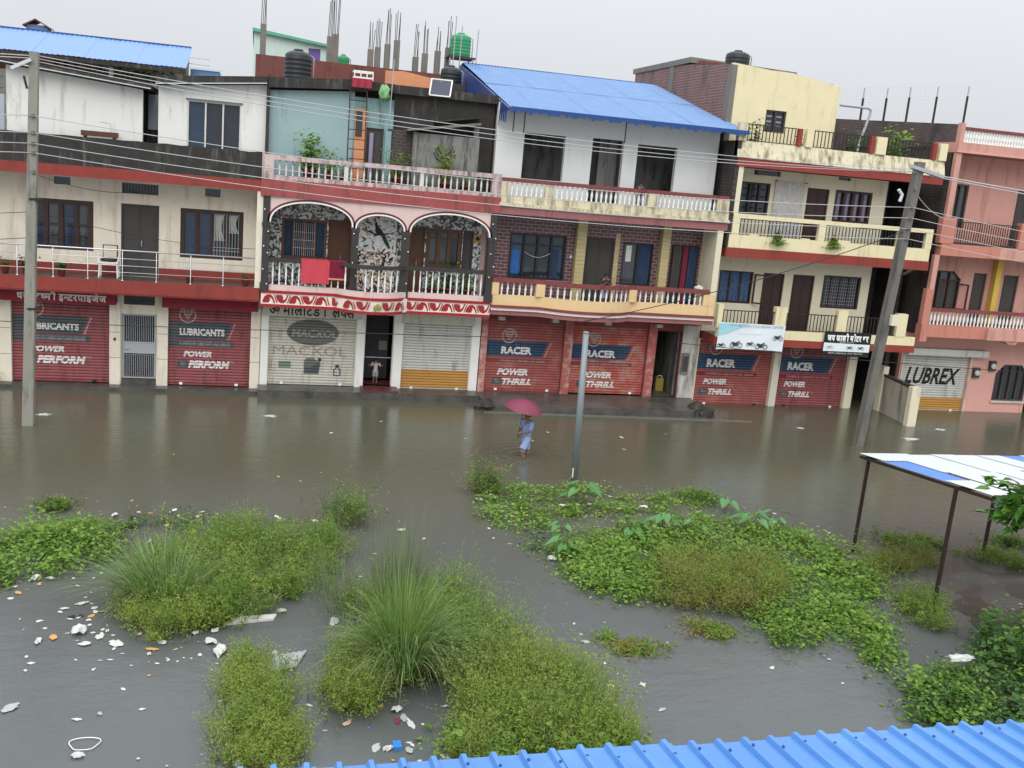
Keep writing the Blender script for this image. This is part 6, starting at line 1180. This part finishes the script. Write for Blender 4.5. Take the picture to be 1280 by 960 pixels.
tag(sc.build('screws', m_bluedark, nr), kind='stuff'); box('wall', m_conc, nr, -1.7, 9.6, 3.2, 5.35, -.4, 3.9); box('purlin', m_postrust, nr, -1.8, 9.7, 5.38, 5.46, 3.9, 3.96)
cp = thing('canopy', 'white and blue corrugated tin canopy on dark posts', 'canopy', (15.5, 16.5, 0)); zc = lambda y: 2.24+(18.52-y)*.1036; dn = Vector((0, -1, .1036)).normalized()
def csheet(x, y0, y1, mt, dz=0, w=.62): corrugated('roof_sheet', mt, cp, (x, y0, zc(y0)+dz), (1, 0, 0), dn, w, (y0-y1)*1.005, .076, .011)
csheet(12.98, 18.62, 17.75, m_whitetin, .02); csheet(12.98, 17.85, 15.7, m_blueroof, .0); csheet(12.98, 15.8, 14.4, m_whitetin, .02)
for i in range(1, 9): mt = m_blueroof if i in (6,) else m_whitetin; csheet(12.98+i*.6, 18.62+.03*math.sin(i*2.1), 16.5, mt, .012*(i % 2)+.003); csheet(12.98+i*.6, 16.6, 14.35, m_whitetin, .03+.012*(i % 2))
for x, y, nm in ((13.1, 18.46, 1), (12.97, 15.48, 1), (16.33, 18.23, 1), (16.5, 15.3, 1)): MB().bar((x, y, -.4), (x+.02, y, zc(y)-.03), .058).build('post', m_postrust, cp)
for y in (18.4, 15.4): MB().bar((12.95, y, zc(y)-.05), (18.4, y, zc(y)-.05), .06).build('beam', m_postrust, cp)
for x in (13.0, 16.4): MB().bar((x, 18.6, zc(18.6)-.06), (x, 14.4, zc(14.4)-.06), .055, .05).build('beam', m_postrust, cp)
# ================================================================== people
def skin_mesh(verts, edges, radii, root=0, sub=2):
    me = bpy.data.meshes.new('body'); me.from_pydata(verts, edges, []); o = bpy.data.objects.new('b', me); COL.objects.link(o); o.modifiers.new('s', 'SKIN'); sd_ = o.modifiers.new('u', 'SUBSURF'); sd_.levels = sub; sd_.render_levels = sub
    for i, v in enumerate(me.skin_vertices[0].data): r = radii[i]; v.radius = (r, r) if not isinstance(r, tuple) else r; v.use_root = (i == root)
    dg = bpy.context.evaluated_depsgraph_get(); m2 = bpy.data.meshes.new_from_object(o.evaluated_get(dg)); bpy.data.objects.remove(o); return m2
def loft(rings, n=14, cap=False):
    b = MB()
    for (c, rx, ry, ang) in rings:
        for k in range(n): a = 2*math.pi*k/n; x, y = rx*math.cos(a), ry*math.sin(a); b.v.append((c[0]+x*math.cos(ang)-y*math.sin(ang), c[1]+x*math.sin(ang)+y*math.cos(ang), c[2]))
    for i in range(len(rings)-1):
        for k in range(n): b.f.append((i*n+k, i*n+(k+1) % n, (i+1)*n+(k+1) % n, (i+1)*n+k))
    if cap: b.f.append(tuple(range(n))[::-1]); b.f.append(tuple((len(rings)-1)*n+k for k in range(n)))
    return b
def person(loc, face, h, label, top, bottom, legs=((.06, .12), (-.04, -.14)), arms=None, seated=False, long_top=.46, hair_back=True, sleeve=.35):
    """local frame: x to the person's left, y forward, z up; proportions of a body h tall"""
    t = thing('person', label, 'person', loc); fx = Vector((math.cos(face), math.sin(face), 0)); lx = Vector((-math.sin(face), math.cos(face), 0)); O = Vector(loc)
    W = lambda x, y, z: tuple(O+lx*(x*h)+fx*(y*h)+Vector((0, 0, z*h)))
    arms = arms or (((.12, .0, .82), (.155, .02, .62), (.15, .1, .46)), ((-.12, .0, .82), (-.155, .02, .62), (-.15, .1, .46)))
    V = [W(0, 0, .53), W(0, .0, .64), W(0, .005, .75), W(0, 0, .82), W(0, .008, .86), W(0, .016, .90), W(0, .02, .945), W(0, .012, .975)]; E_ = [(0, 1), (1, 2), (2, 3), (3, 4), (4, 5), (5, 6), (6, 7)]; Rr = [.075, .066, .078, .06, .033, .05, .06, .045]
    for s, (ya, yb) in zip((1, -1), legs):
        i = len(V); V += [W(.055*s, 0, .5), W(.06*s, ya, .29), W(.06*s, yb*.6+ya*.2, .06), W(.06*s, yb*.6+ya*.2+.06, .02), W(.06*s, yb*.6+ya*.2+.1, .015)]; E_ += [(0, i), (i, i+1), (i+1, i+2), (i+2, i+3), (i+3, i+4)]; Rr += [.062, .042, .026, .026, .016]
    hands = []
    for s, (a, e, w) in zip((1, -1), arms):
        i = len(V); sh = Vector(a); d = (Vector(w)-Vector(e)).normalized(); pm = Vector(w)+d*.035; V += [W(*a), W(*e), W(*w), W(*pm)]; E_ += [(3, i), (i, i+1), (i+1, i+2), (i+2, i+3)]; Rr += [.038, .027, .019, .022]; hands.append((Vector(w), d, s, i+3))
        side = d.cross(Vector((0, 0, 1))); side = side.normalized() if side.length > .1 else Vector((1, 0, 0)); dn_ = side.cross(d)
        for f in range(4):
            j = len(V); b0 = pm+side*((f-1.5)*.011); ln = (.03, .036, .034, .026)[f]; V += [W(*(b0+d*ln*.6)), W(*(b0+d*ln+dn_*(-.012)))]; E_ += [(i+3, j), (j, j+1)]; Rr += [.006, .005]
        j = len(V); V += [W(*(Vector(w)+d*.02+side*.028)), W(*(Vector(w)+d*.045+side*.034))]; E_ += [(i+2, j), (j, j+1)]; Rr += [.007, .0055]
    me = skin_mesh(V, E_, [r*h for r in Rr]); me.materials.clear(); body = link_mesh('body', me, m_skin, t, True)
    hd = Vector(W(0, .02, .945)); ang = math.atan2(lx.y, lx.x)
    nb = MB(); nb.lathe((0, 0, 0), [(.002, 0), (.012*h, .004*h), (.009*h, .02*h), (.002, .035*h)], 6); nb.v = [(hd.x+fx.x*.062*h+x*.8, hd.y+fx.y*.062*h+y*.8, hd.z-.02*h+z) for x, y, z in nb.v]; nb.build('nose', m_skin, body, True)
    for s in (-1, 1): lumpy(MB(), tuple(hd+fx*(.052*h)+lx*(s*.021*h)+Vector((0, 0, .004*h))), .0085*h, 1, 1, (1, 1, 1), 0).build('eye', m_black, body); lumpy(MB(), tuple(hd+lx*(s*.058*h)-Vector((0, 0, .005*h))), .014*h, 1, 1, (.6, .9, 1.2), 0).build('ear', m_skin, body, True)
    MB().bar(tuple(hd+fx*(.056*h)-lx*(.016*h)-Vector((0, 0, .034*h))), tuple(hd+fx*(.056*h)+lx*(.016*h)-Vector((0, 0, .034*h))), .006*h).build('mouth', m_terra, body)
    hb = MB(); lumpy(hb, tuple(hd-fx*(.012*h)+Vector((0, 0, .014*h))), .069*h, 3, 3, (1, 1, 1.0), .04); hb.v = [(x, y, z if z > hd.z-.01*h or (Vector((x, y, 0))-Vector((hd.x, hd.y, 0))).dot(fx) < .0 else hd.z+.02*h) for x, y, z in hb.v]; hb.build('hair', m_hair, t, True)
    rings = [(W(0, 0, long_top), .105*h, .085*h, ang), (W(0, 0, .55), .092*h, .075*h, ang), (W(0, 0, .64), .083*h, .068*h, ang), (W(0, .003, .74), .1*h, .075*h, ang), (W(0, 0, .8), .118*h, .066*h, ang), (W(0, 0, .835), .085*h, .055*h, ang), (W(0, .006, .855), .045*h, .042*h, ang)]
    loft(rings).build('tunic', top, t, True)
    for s, (a, e, w) in zip((1, -1), arms):
        A, B = Vector(W(*a)), Vector(W(*e)); sl = MB().tube([tuple(A+Vector((0, 0, .01*h))), tuple(A.lerp(B, .5)), tuple(A.lerp(B, .5+sleeve))], [.05*h, .046*h, .04*h], 10, False); sl.build('sleeve', top, t, True)
    for s, (ya, yb) in zip((1, -1), legs):
        MB().tube([W(.045*s, 0, .53), W(.058*s, ya*.5, .4), W(.06*s, ya*.95, .33), W(.06*s, ya, .275)], [.078*h, .068*h, .06*h, .06*h], 12, False).build('trouser_leg', bottom, t, True)
    return t
pos = Vector((7.41, 25.72, -.26)); face = R(205)
person(tuple(pos), face, 1.5, 'person in blue tunic and rolled blue trousers wading under a crimson umbrella', m_kurta, m_pants, ((.13, .06), (-.09, -.2)), (((.12, 0, .82), (.14, .05, .66), (.06, .19, .64)), ((-.12, 0, .82), (-.15, .03, .64), (-.02, .18, .62))))
um = thing('umbrella', 'open crimson umbrella held over the wading person', 'umbrella', (7.2, 25.62, .8)); fx = Vector((math.cos(face), math.sin(face), 0)); hand = pos+fx*.29+Vector((0, 0, .97)); apex = Vector((7.27, 25.62, 1.6)); ax_ = (apex-Vector((hand.x, hand.y, .7))).normalized(); ax_ = Vector((-.02, -.04, 1)).normalized(); tilt_ = Matrix.Rotation(R(9), 3, 'Y') @ Matrix.Rotation(R(4), 3, 'X')
prf = [(0, 0), (.12, -.012), (.25, -.05), (.38, -.115), (.48, -.19), (.55, -.275)]; NP = 8
def up3(r, z, a): return tuple(apex+tilt_ @ Vector((r*math.cos(a), r*math.sin(a), z)))
for k in range(NP):
    b = MB(); S_ = 5
    for r, z in prf:
        for q in range(S_+1): a = 2*math.pi*(k+q/S_)/NP; sag = 1-.055*math.sin(math.pi*q/S_)*(r/.55); b.v.append(up3(r*sag, z*(1-.04*math.sin(math.pi*q/S_)), a))
    for i in range(len(prf)-1):
        for q in range(S_): c = i*(S_+1)+q; b.f.append((c, c+1, c+S_+2, c+S_+1))
    b.build('panel', m_umbrella, um, True); a = 2*math.pi*k/NP; MB().tube([up3(r, z-.006, a) for r, z in prf], .004, 4).build('rib', m_iron, um)
MB().tube([tuple(apex+Vector((0, 0, .05))), tuple(apex), tuple(hand+Vector((0, 0, .02))), tuple(hand-Vector((0, 0, .1)))], .008, 6).build('shaft', m_iron, um, True); MB().tube([tuple(hand-Vector((0, 0, .1))), tuple(hand-Vector((0, 0, .17))), tuple(hand+fx*.03-Vector((0, 0, .2)))], .014, 6).build('handle', m_darkwood, um, True)
ktop = paint('pale_pink_shirt', (.5, .4, .4)); kbot = paint('grey_trousers', (.3, .31, .36)); dtop = paint('dark_shirt', (.03, .025, .03))
person((4.05, F+.45, .3), R(262), .82, 'small child in a pale shirt standing in the dark doorway', ktop, kbot, ((.0, .0), (.0, .0)), (((.12, 0, .82), (.2, .03, .7), (.27, .08, .74)), ((-.12, 0, .82), (-.2, .03, .7), (-.27, .08, .74))))
person((11.5, G+.55, 3.4), R(265), 1.15, 'dark haired person in a dark top leaning at the peach balcony rail', dtop, kbot, ((0, 0), (0, 0)), (((.12, 0, .82), (.15, .08, .66), (.03, .2, .74)), ((-.12, 0, .82), (-.15, .08, .66), (-.03, .2, .74))))
person((12.45, G+.7, 6.7), R(250), .95, 'dark haired child behind the upper balcony rail by the right window', dtop, kbot, ((0, 0), (0, 0)))
tw = thing('cloth', 'crumpled white cloth lying on the peach balcony rail end', 'cloth', (14.72, G+.1, 4.25)); lumpy(MB(), (14.72, G+.08, 4.3), .13, 4, 3, (1.2, .7, .6), .35).build('heap', m_printwhite, tw, True)
jc = thing('jerry_can', 'yellow jerry can in the dark passage beside the peeling pillar', 'jerry can', (14.5, F+.9, .26)); MB().box(14.35, 14.65, F+.8, F+1.0, .26, .72).build('body', paint('yellow_plastic', (.3, .24, .04)), jc); MB().tube([(14.42, F+.9, .72), (14.45, F+.9, .8), (14.58, F+.9, .8), (14.6, F+.9, .72)], .02, 6).build('handle', m_yellow, jc); MB().lathe((14.38, F+.9, .72), [(.035, 0), (.035, .05)], 8).build('cap', m_redband, jc)
# ================================================================== litter on the water
LIT = [(2.24, 27.64, 'w', 1), (0.72, 23.59, 'o', 1), (1.22, 23.27, 'w', 0.7), (-2.4, 21.84, 'o', 0.8), (-2.62, 20.88, 'b', 1.6), (-1.46, 20.91, 'w', 1.2), (-1.94, 21.04, 'o', 1), (-0.97, 20.5, 'p', 1.2), (-1.53, 20.02, 'o', 1.2), (-1.8, 19.39, 'b', 1.3), (-2.37, 19.17, 'w', 1), (-3.02, 18.73, 'w', 1.2), (-3.52, 17.69, 'b', 2), (-3.28, 17.73, 'w', 1.6), (-3.41, 17.47, 'o', 1.2), (-3.67, 17.13, 'o', 1.4), (-3.74, 16.91, 'w', 1.2), (-3.79, 17.38, 'w', 1), (0.63, 16.16, 'b', 1.2), (0.13, 15.84, 'B', 1), (0.63, 20.81, 'w', 1.2), (0.68, 20.4, 'w', 1), (1.4, 20.56, 'w', 1.3), (-2.6, 16.66, 'w', 1.6), (-2.34, 16.32, 'w', 1.4), (-2.38, 16.17, 'o', 1.2), (-2.4, 16.02, 'w', 1.2), (-2.68, 16.16, 'k', 1.2), (-2.54, 16.18, 'k', 1), (-2.88, 16.35, 'w', 1), (-2.24, 16.33, 'o', 1.1), (-2.38, 16.47, 'w', 1.2), (-3.01, 15.31, 'b', 1.5), (-2.82, 15.45, 'o', 1.6), (-2.47, 15.59, 'b', 3), (-2.34, 15.19, 'w', 2), (-2.15, 15.43, 'w', 1.8), (-1.88, 15.16, 'w', 2.4), (-1.21, 15.16, 'w', 1.6), (-1.33, 14.94, 'o', 1.6), (-0.73, 15.42, 'b', 1.2), (-0.43, 15.49, 'b', 1.5), (-0.48, 15.08, 'b', 2.2), (-0.33, 14.78, 'b', 2.4), (-1.09, 15.49, 'w', 1), (-0.81, 15.69, 'w', 1), (-0.1, 15.81, 'o', 1.2), (0.5, 14.65, 'b', 1.2), (0.61, 14.31, 'G', 1), (-3.08, 14.84, 'w', 0.8), (-3.01, 14.42, 'w', 0.8), (-2.09, 14.38, 'w', 0.6), (-1.61, 13.77, 'w', 0.8), (-1.3, 13.2, 'w', 0.8), (-2.1, 13.02, 'w', 1), (-1.83, 13.14, 'f', 1.2), (-2.99, 13.4, 'f', 3), (-1.91, 12.4, 'R', 1), (-1.95, 12.14, 'b', 1.3), (0.09, 13.91, 'w', 1), (-0.27, 13.32, 'w', 1), (0.0, 11.74, 'b', 1.6), (0.94, 13.09, 'w', 0.9), (1.49, 15.76, 'f', 2), (-1.57, 15.48, 'p', 1), (-2.84, 16.48, 'w', 1.2), (-2.69, 16.08, 'w', 1), (5.28, 21.87, 'b', 1.8), (6.62, 22.82, 'w', 1.2), (3.2, 19.99, 'g', 1.8), (3.59, 19.46, 'p', 1.2), (6.05, 18.28, 'b', 2), (1.41, 20.56, 'w', 1.6), (1.48, 15.7, 'f', 2.4), (2.11, 17.57, 'w', 0.8), (2.49, 18.68, 'w', 1), (2.15, 12.81, 'b', 2), (2.23, 12.62, 'f', 1.6), (2.3, 12.46, 'w', 1.8), (2.12, 12.56, 'r', 1.6), (1.43, 12.56, 'p', 1.5), (1.71, 12.42, 'u', 0.7), (2.04, 11.91, 'U', 1), (1.76, 11.94, 'f', 1.5), (1.92, 11.88, 'b', 1.4), (2.19, 11.83, 'f', 1.8), (2.73, 11.97, 'w', 1.1), (5.59, 14.69, 'f', 1.6), (5.6, 15.37, 'w', 0.8), (5.54, 13.23, 'g', 1.2), (6.05, 13.23, 'w', 1), (5.47, 14.31, 'w', 0.7), (2.09, 13.32, 'w', 1.2), (1.93, 12.96, 'o', 1), (7.14, 21.24, 'w', 1.4), (7.53, 21.24, 'w', 1.2), (7.93, 20.83, 'o', 1.2), (8.45, 20.99, 'o', 1), (7.83, 21.31, 'w', 1.1), (8.54, 21.89, 'w', 0.9), (9.09, 21.03, 'b', 1.8), (5.75, 20.51, 'w', 0.8), (5.12, 20.05, 'w', 0.9), (5.7, 19.75, 'o', 1), (2.64, 11.62, 'w', 1.4), (12.51, 20.96, 'w', 1), (13.05, 19.16, 'b', 1), (13.22, 19.64, 'w', 0.8), (12.0, 18.88, 'w', 0.9), (12.63, 17.7, 'S', 1), (12.63, 16.14, 'w', 0.9), (13.52, 15.99, 'w', 0.6), (15.14, 15.61, 'w', 1.2), (13.18, 20.07, 'w', 0.7), (13.88, 17.49, 'w', 0.5), (8.46, 13.55, 'w', 0.9), (6.05, 13.22, 'w', 1.1), (5.53, 13.23, 'g', 1.1), (6.07, 12.48, 'f', 1.2), (9.64, 13.75, 'f', 1), (9.4, 12.96, 'w', 0.5), (8.78, 28.17, 'w', 1), (11.0, 27.75, 'w', 1.4), (10.6, 26.43, 'f', 1.2), (12.66, 28.25, 'w', 0.8), (6.04, 27.32, 'w', 0.8), (5.9, 25.65, 'w', 0.5), (6.48, 18.45, 'w', 0.8), (6.75, 18.47, 'o', 0.9), (11.5, 12.89, 'B2', 1), (9.42, 12.97, 'w', 0.6), (8.48, 13.57, 'w', 0.6), (12.08, 12.3, 'r', 1.5), (3.81, 29.05, 'w', 0.9), (-5.47, 29.04, 'F', 1), (0.59, 29.42, 'F', 1), (21.53, 28.24, 'F', 1.6), (23.73, 29.63, 'F', 1), (18.05, 29.41, 'F', 0.7)]
RL = random.Random(3)
def scrap(kind, seed):
    r = random.Random(seed); n = 4; b = MB()
    amp = {'w': .012, 'b': .05, 'f': .008}.get(kind, .014)
    for j in range(n+1):
        for i in range(n+1):
            u, v = i/n-.5, j/n-.5; k = 1-.45*(abs(u)*2)**2*(abs(v)*2)**2+r.uniform(-.12, .12)
            dome = (1-4*u*u)*(1-4*v*v); b.v.append((u*.2*k+r.uniform(-.008, .008), v*.14*k+r.uniform(-.008, .008), .006+amp*r.random()+(.035*dome if kind == 'b' else 0)))
    for j in range(n):
        for i in range(n): a = j*(n+1)+i; b.f.append((a, a+1, a+n+2, a+n+1))
    return b.raw('scrap')
LM = {'w': paint('white_scrap', (.5, .49, .45), var=.1, bump=0), 'b': paint('white_bag', (.48, .48, .45), var=.2, vscale=12), 'o': paint('orange_wrapper', (.5, .28, .08), var=.25, vscale=12), 'p': paint('pink_wrapper', (.55, .36, .3), var=.2, vscale=14), 'k': paint('dark_scrap', (.02, .025, .04)), 'f': paint('clear_film', (.34, .35, .34), var=.2, rough=.25), 'g': paint('green_wrapper', (.3, .45, .25), var=.3, vscale=14), 'r': paint('red_wrapper', (.16, .03, .05)), 'u': paint('blue_scrap', (.03, .17, .5))}
LV = {}
for kk in LM: LV[kk] = [scrap(kk, 7*i+ord(kk)) for i in range(3)]; [m.materials.append(LM[kk]) for m in LV[kk]]
NAMES = {'w': ('plastic_scrap', 'small white plastic scrap', 'litter'), 'b': ('plastic_bag', 'crumpled white plastic bag', 'plastic bag'), 'o': ('food_wrapper', 'orange food wrapper', 'wrapper'), 'p': ('food_wrapper', 'pinkish food wrapper', 'wrapper'), 'k': ('cloth_scrap', 'dark cloth scrap', 'litter'), 'f': ('plastic_film', 'greyish clear plastic film', 'plastic film'), 'g': ('food_wrapper', 'green and white wrapper', 'wrapper'), 'r': ('cloth_scrap', 'dark red scrap', 'litter'), 'u': ('plastic_scrap', 'small blue plastic scrap', 'litter')}
ZON = [(-3.6, 17.3, 'at the left rim of the left bush'), (-2.2, 20.8, 'floating behind the left bush'), (-2.4, 15.2, 'in the litter drift left of the left tussock'), (-.7, 14.9, 'in the drift below the left tussock'), (.4, 15.9, 'by the bottom left weed clump'), (-1.2, 12.9, 'afloat on the open grey water at bottom left'), (2.3, 12.3, 'in the dark pool below the big tussock'), (2.2, 18.5, 'floating behind the big tussock'), (1.2, 19.9, 'near the top of the left weeds'), (1.2, 14.2, 'between the weed clump and the big tussock'), (5.4, 20.8, 'on the left of the upper creeper patch'), (8.3, 20.8, 'in the gap between the creeper patches'), (6.3, 17.8, 'at the left edge of the main creeper mat'), (6.4, 14.0, 'on the channel right of the tussock'), (12.6, 18.8, 'near the far canopy post'), (13, 15.3, 'near the near canopy post'), (9.2, 12.9, 'on the open water at bottom right'), (11, 27, 'floating on the road right of the wading person'), (1, 26, 'floating on the road on the left'), (-.1, 20.4, 'behind the left weeds')]
for (cx, cy, sx_, sy_, nn) in ((-2.5, 15.9, .5, .6, 26), (-.9, 14.7, .8, .25, 22), (-2.9, 17.6, .5, .4, 12), (-1, 20.6, 1.3, .4, 14), (2.3, 12.4, .4, .35, 10), (8.4, 20.9, 1.2, .25, 12), (5.5, 20.3, .4, .6, 6), (3.5, 24, 5, 3, 16), (6.2, 15.0, .8, 1.2, 8), (12.9, 18.6, .8, .3, 6), (0, 12.8, 1.4, 1, 8)):
    for _ in range(nn): LIT.append((round(RL.gauss(cx, sx_), 2), round(RL.gauss(cy, sy_), 2), RL.choice('wwwwwfob'), RL.uniform(.25, .8)))
for i, (x, y, k, s) in enumerate(LIT):
    lab = min(ZON, key=lambda q: (q[0]-x)**2+(q[1]-y)**2)[2]
    if k in LM:
        nm, l0, c0 = NAMES[k]; o = bpy.data.objects.new(nm, LV[k][i % 3]); COL.objects.link(o); f = s*.54
        z = .004
        for P, hh in ((V9a, .2), (V9b, .25), (V8, .12), (V7L, .3), (V3c, .12)):
            if inside((x, y), P): z = hh
        o.location = (x, y, z); o.rotation_euler = (RL.uniform(-.1, .1), RL.uniform(-.1, .1), RL.uniform(0, 6.3)); o.scale = (f*RL.uniform(.8, 1.3), f*RL.uniform(.7, 1.1), f)
        l1 = l0.replace('small ', ''); l1 = ('tiny ' if s < .42 else 'small ' if s < .75 else '' if s < 1.45 else 'large ')+l1; tag(o, l1+' '+lab, c0, 'litter '+lab)
    elif k == 'B': t = tag(MB().plate([(x-.42, y-.16), (x+.36, y-.02), (x+.42, y+.16), (x-.3, y+.08)], .005, .045).build('foam_board', LM['w']), 'long white foam board floating above the bottom left weed clump', 'board')
    elif k == 'G': o = corrugated('tin_sheet', m_irongrey, None, (x-.3, y-.28, .03), Vector((1, .25, 0)).normalized(), Vector((.35, 1, .02)).normalized(), .5, .55, .09, .012); tag(o, 'grey corrugated sheet piece floating left of the big tussock', 'tin sheet')
    elif k == 'R': b = MB(); P = [(x+.18*math.cos(a)*(1+.15*math.sin(3*a)), y+.2*math.sin(a)*(.8+.1*math.cos(2*a)), .02) for a in linspace(0, 2*math.pi, 26)]; tag(b.tube(P, .006, 5, False).build('wire_hoop', m_bulb, None, True), 'thin white hoop floating on the water at the bottom left', 'hoop')
    elif k == 'U': tag(MB().box(x-.055, x+.055, y-.06, y+.1, .0, .05).build('blue_box', LM['u']), 'bright blue box floating below the big tussock', 'box')
    elif k == 'S': tag(MB().box(x-.16, x+.16, y-.1, y+.1, .0, .2).build('grey_block', m_conc), 'grey concrete block at the foot of the far canopy post', 'block')
    elif k == 'B2': b = lumpy(MB(), (x, y, .4), .13, 12, 3, (1.7, .8, .3), .4); tag(b.build('white_cloth', LM['b'], None, True), 'large white cloth caught on the dark bush near the roof edge', 'cloth')
    elif k == 'F': b = lumpy(MB(), (x, y, .0), .11*s, 31+i, 3, (1.6, 1, .12), .5); tag(b.build('white_patch', LM['w'], None, True), 'flat white patch on the road water '+{0: 'by the left pole', 1: 'before the pink house', 2: 'right of the leaning pole', 3: 'before the salmon house', 4: 'left of the leaning pole'}[[q for q, v in enumerate([l for l in LIT if l[2] == 'F']) if v[:2] == (x, y)][0]], 'foam')  # flattened white lumps lying on the road water
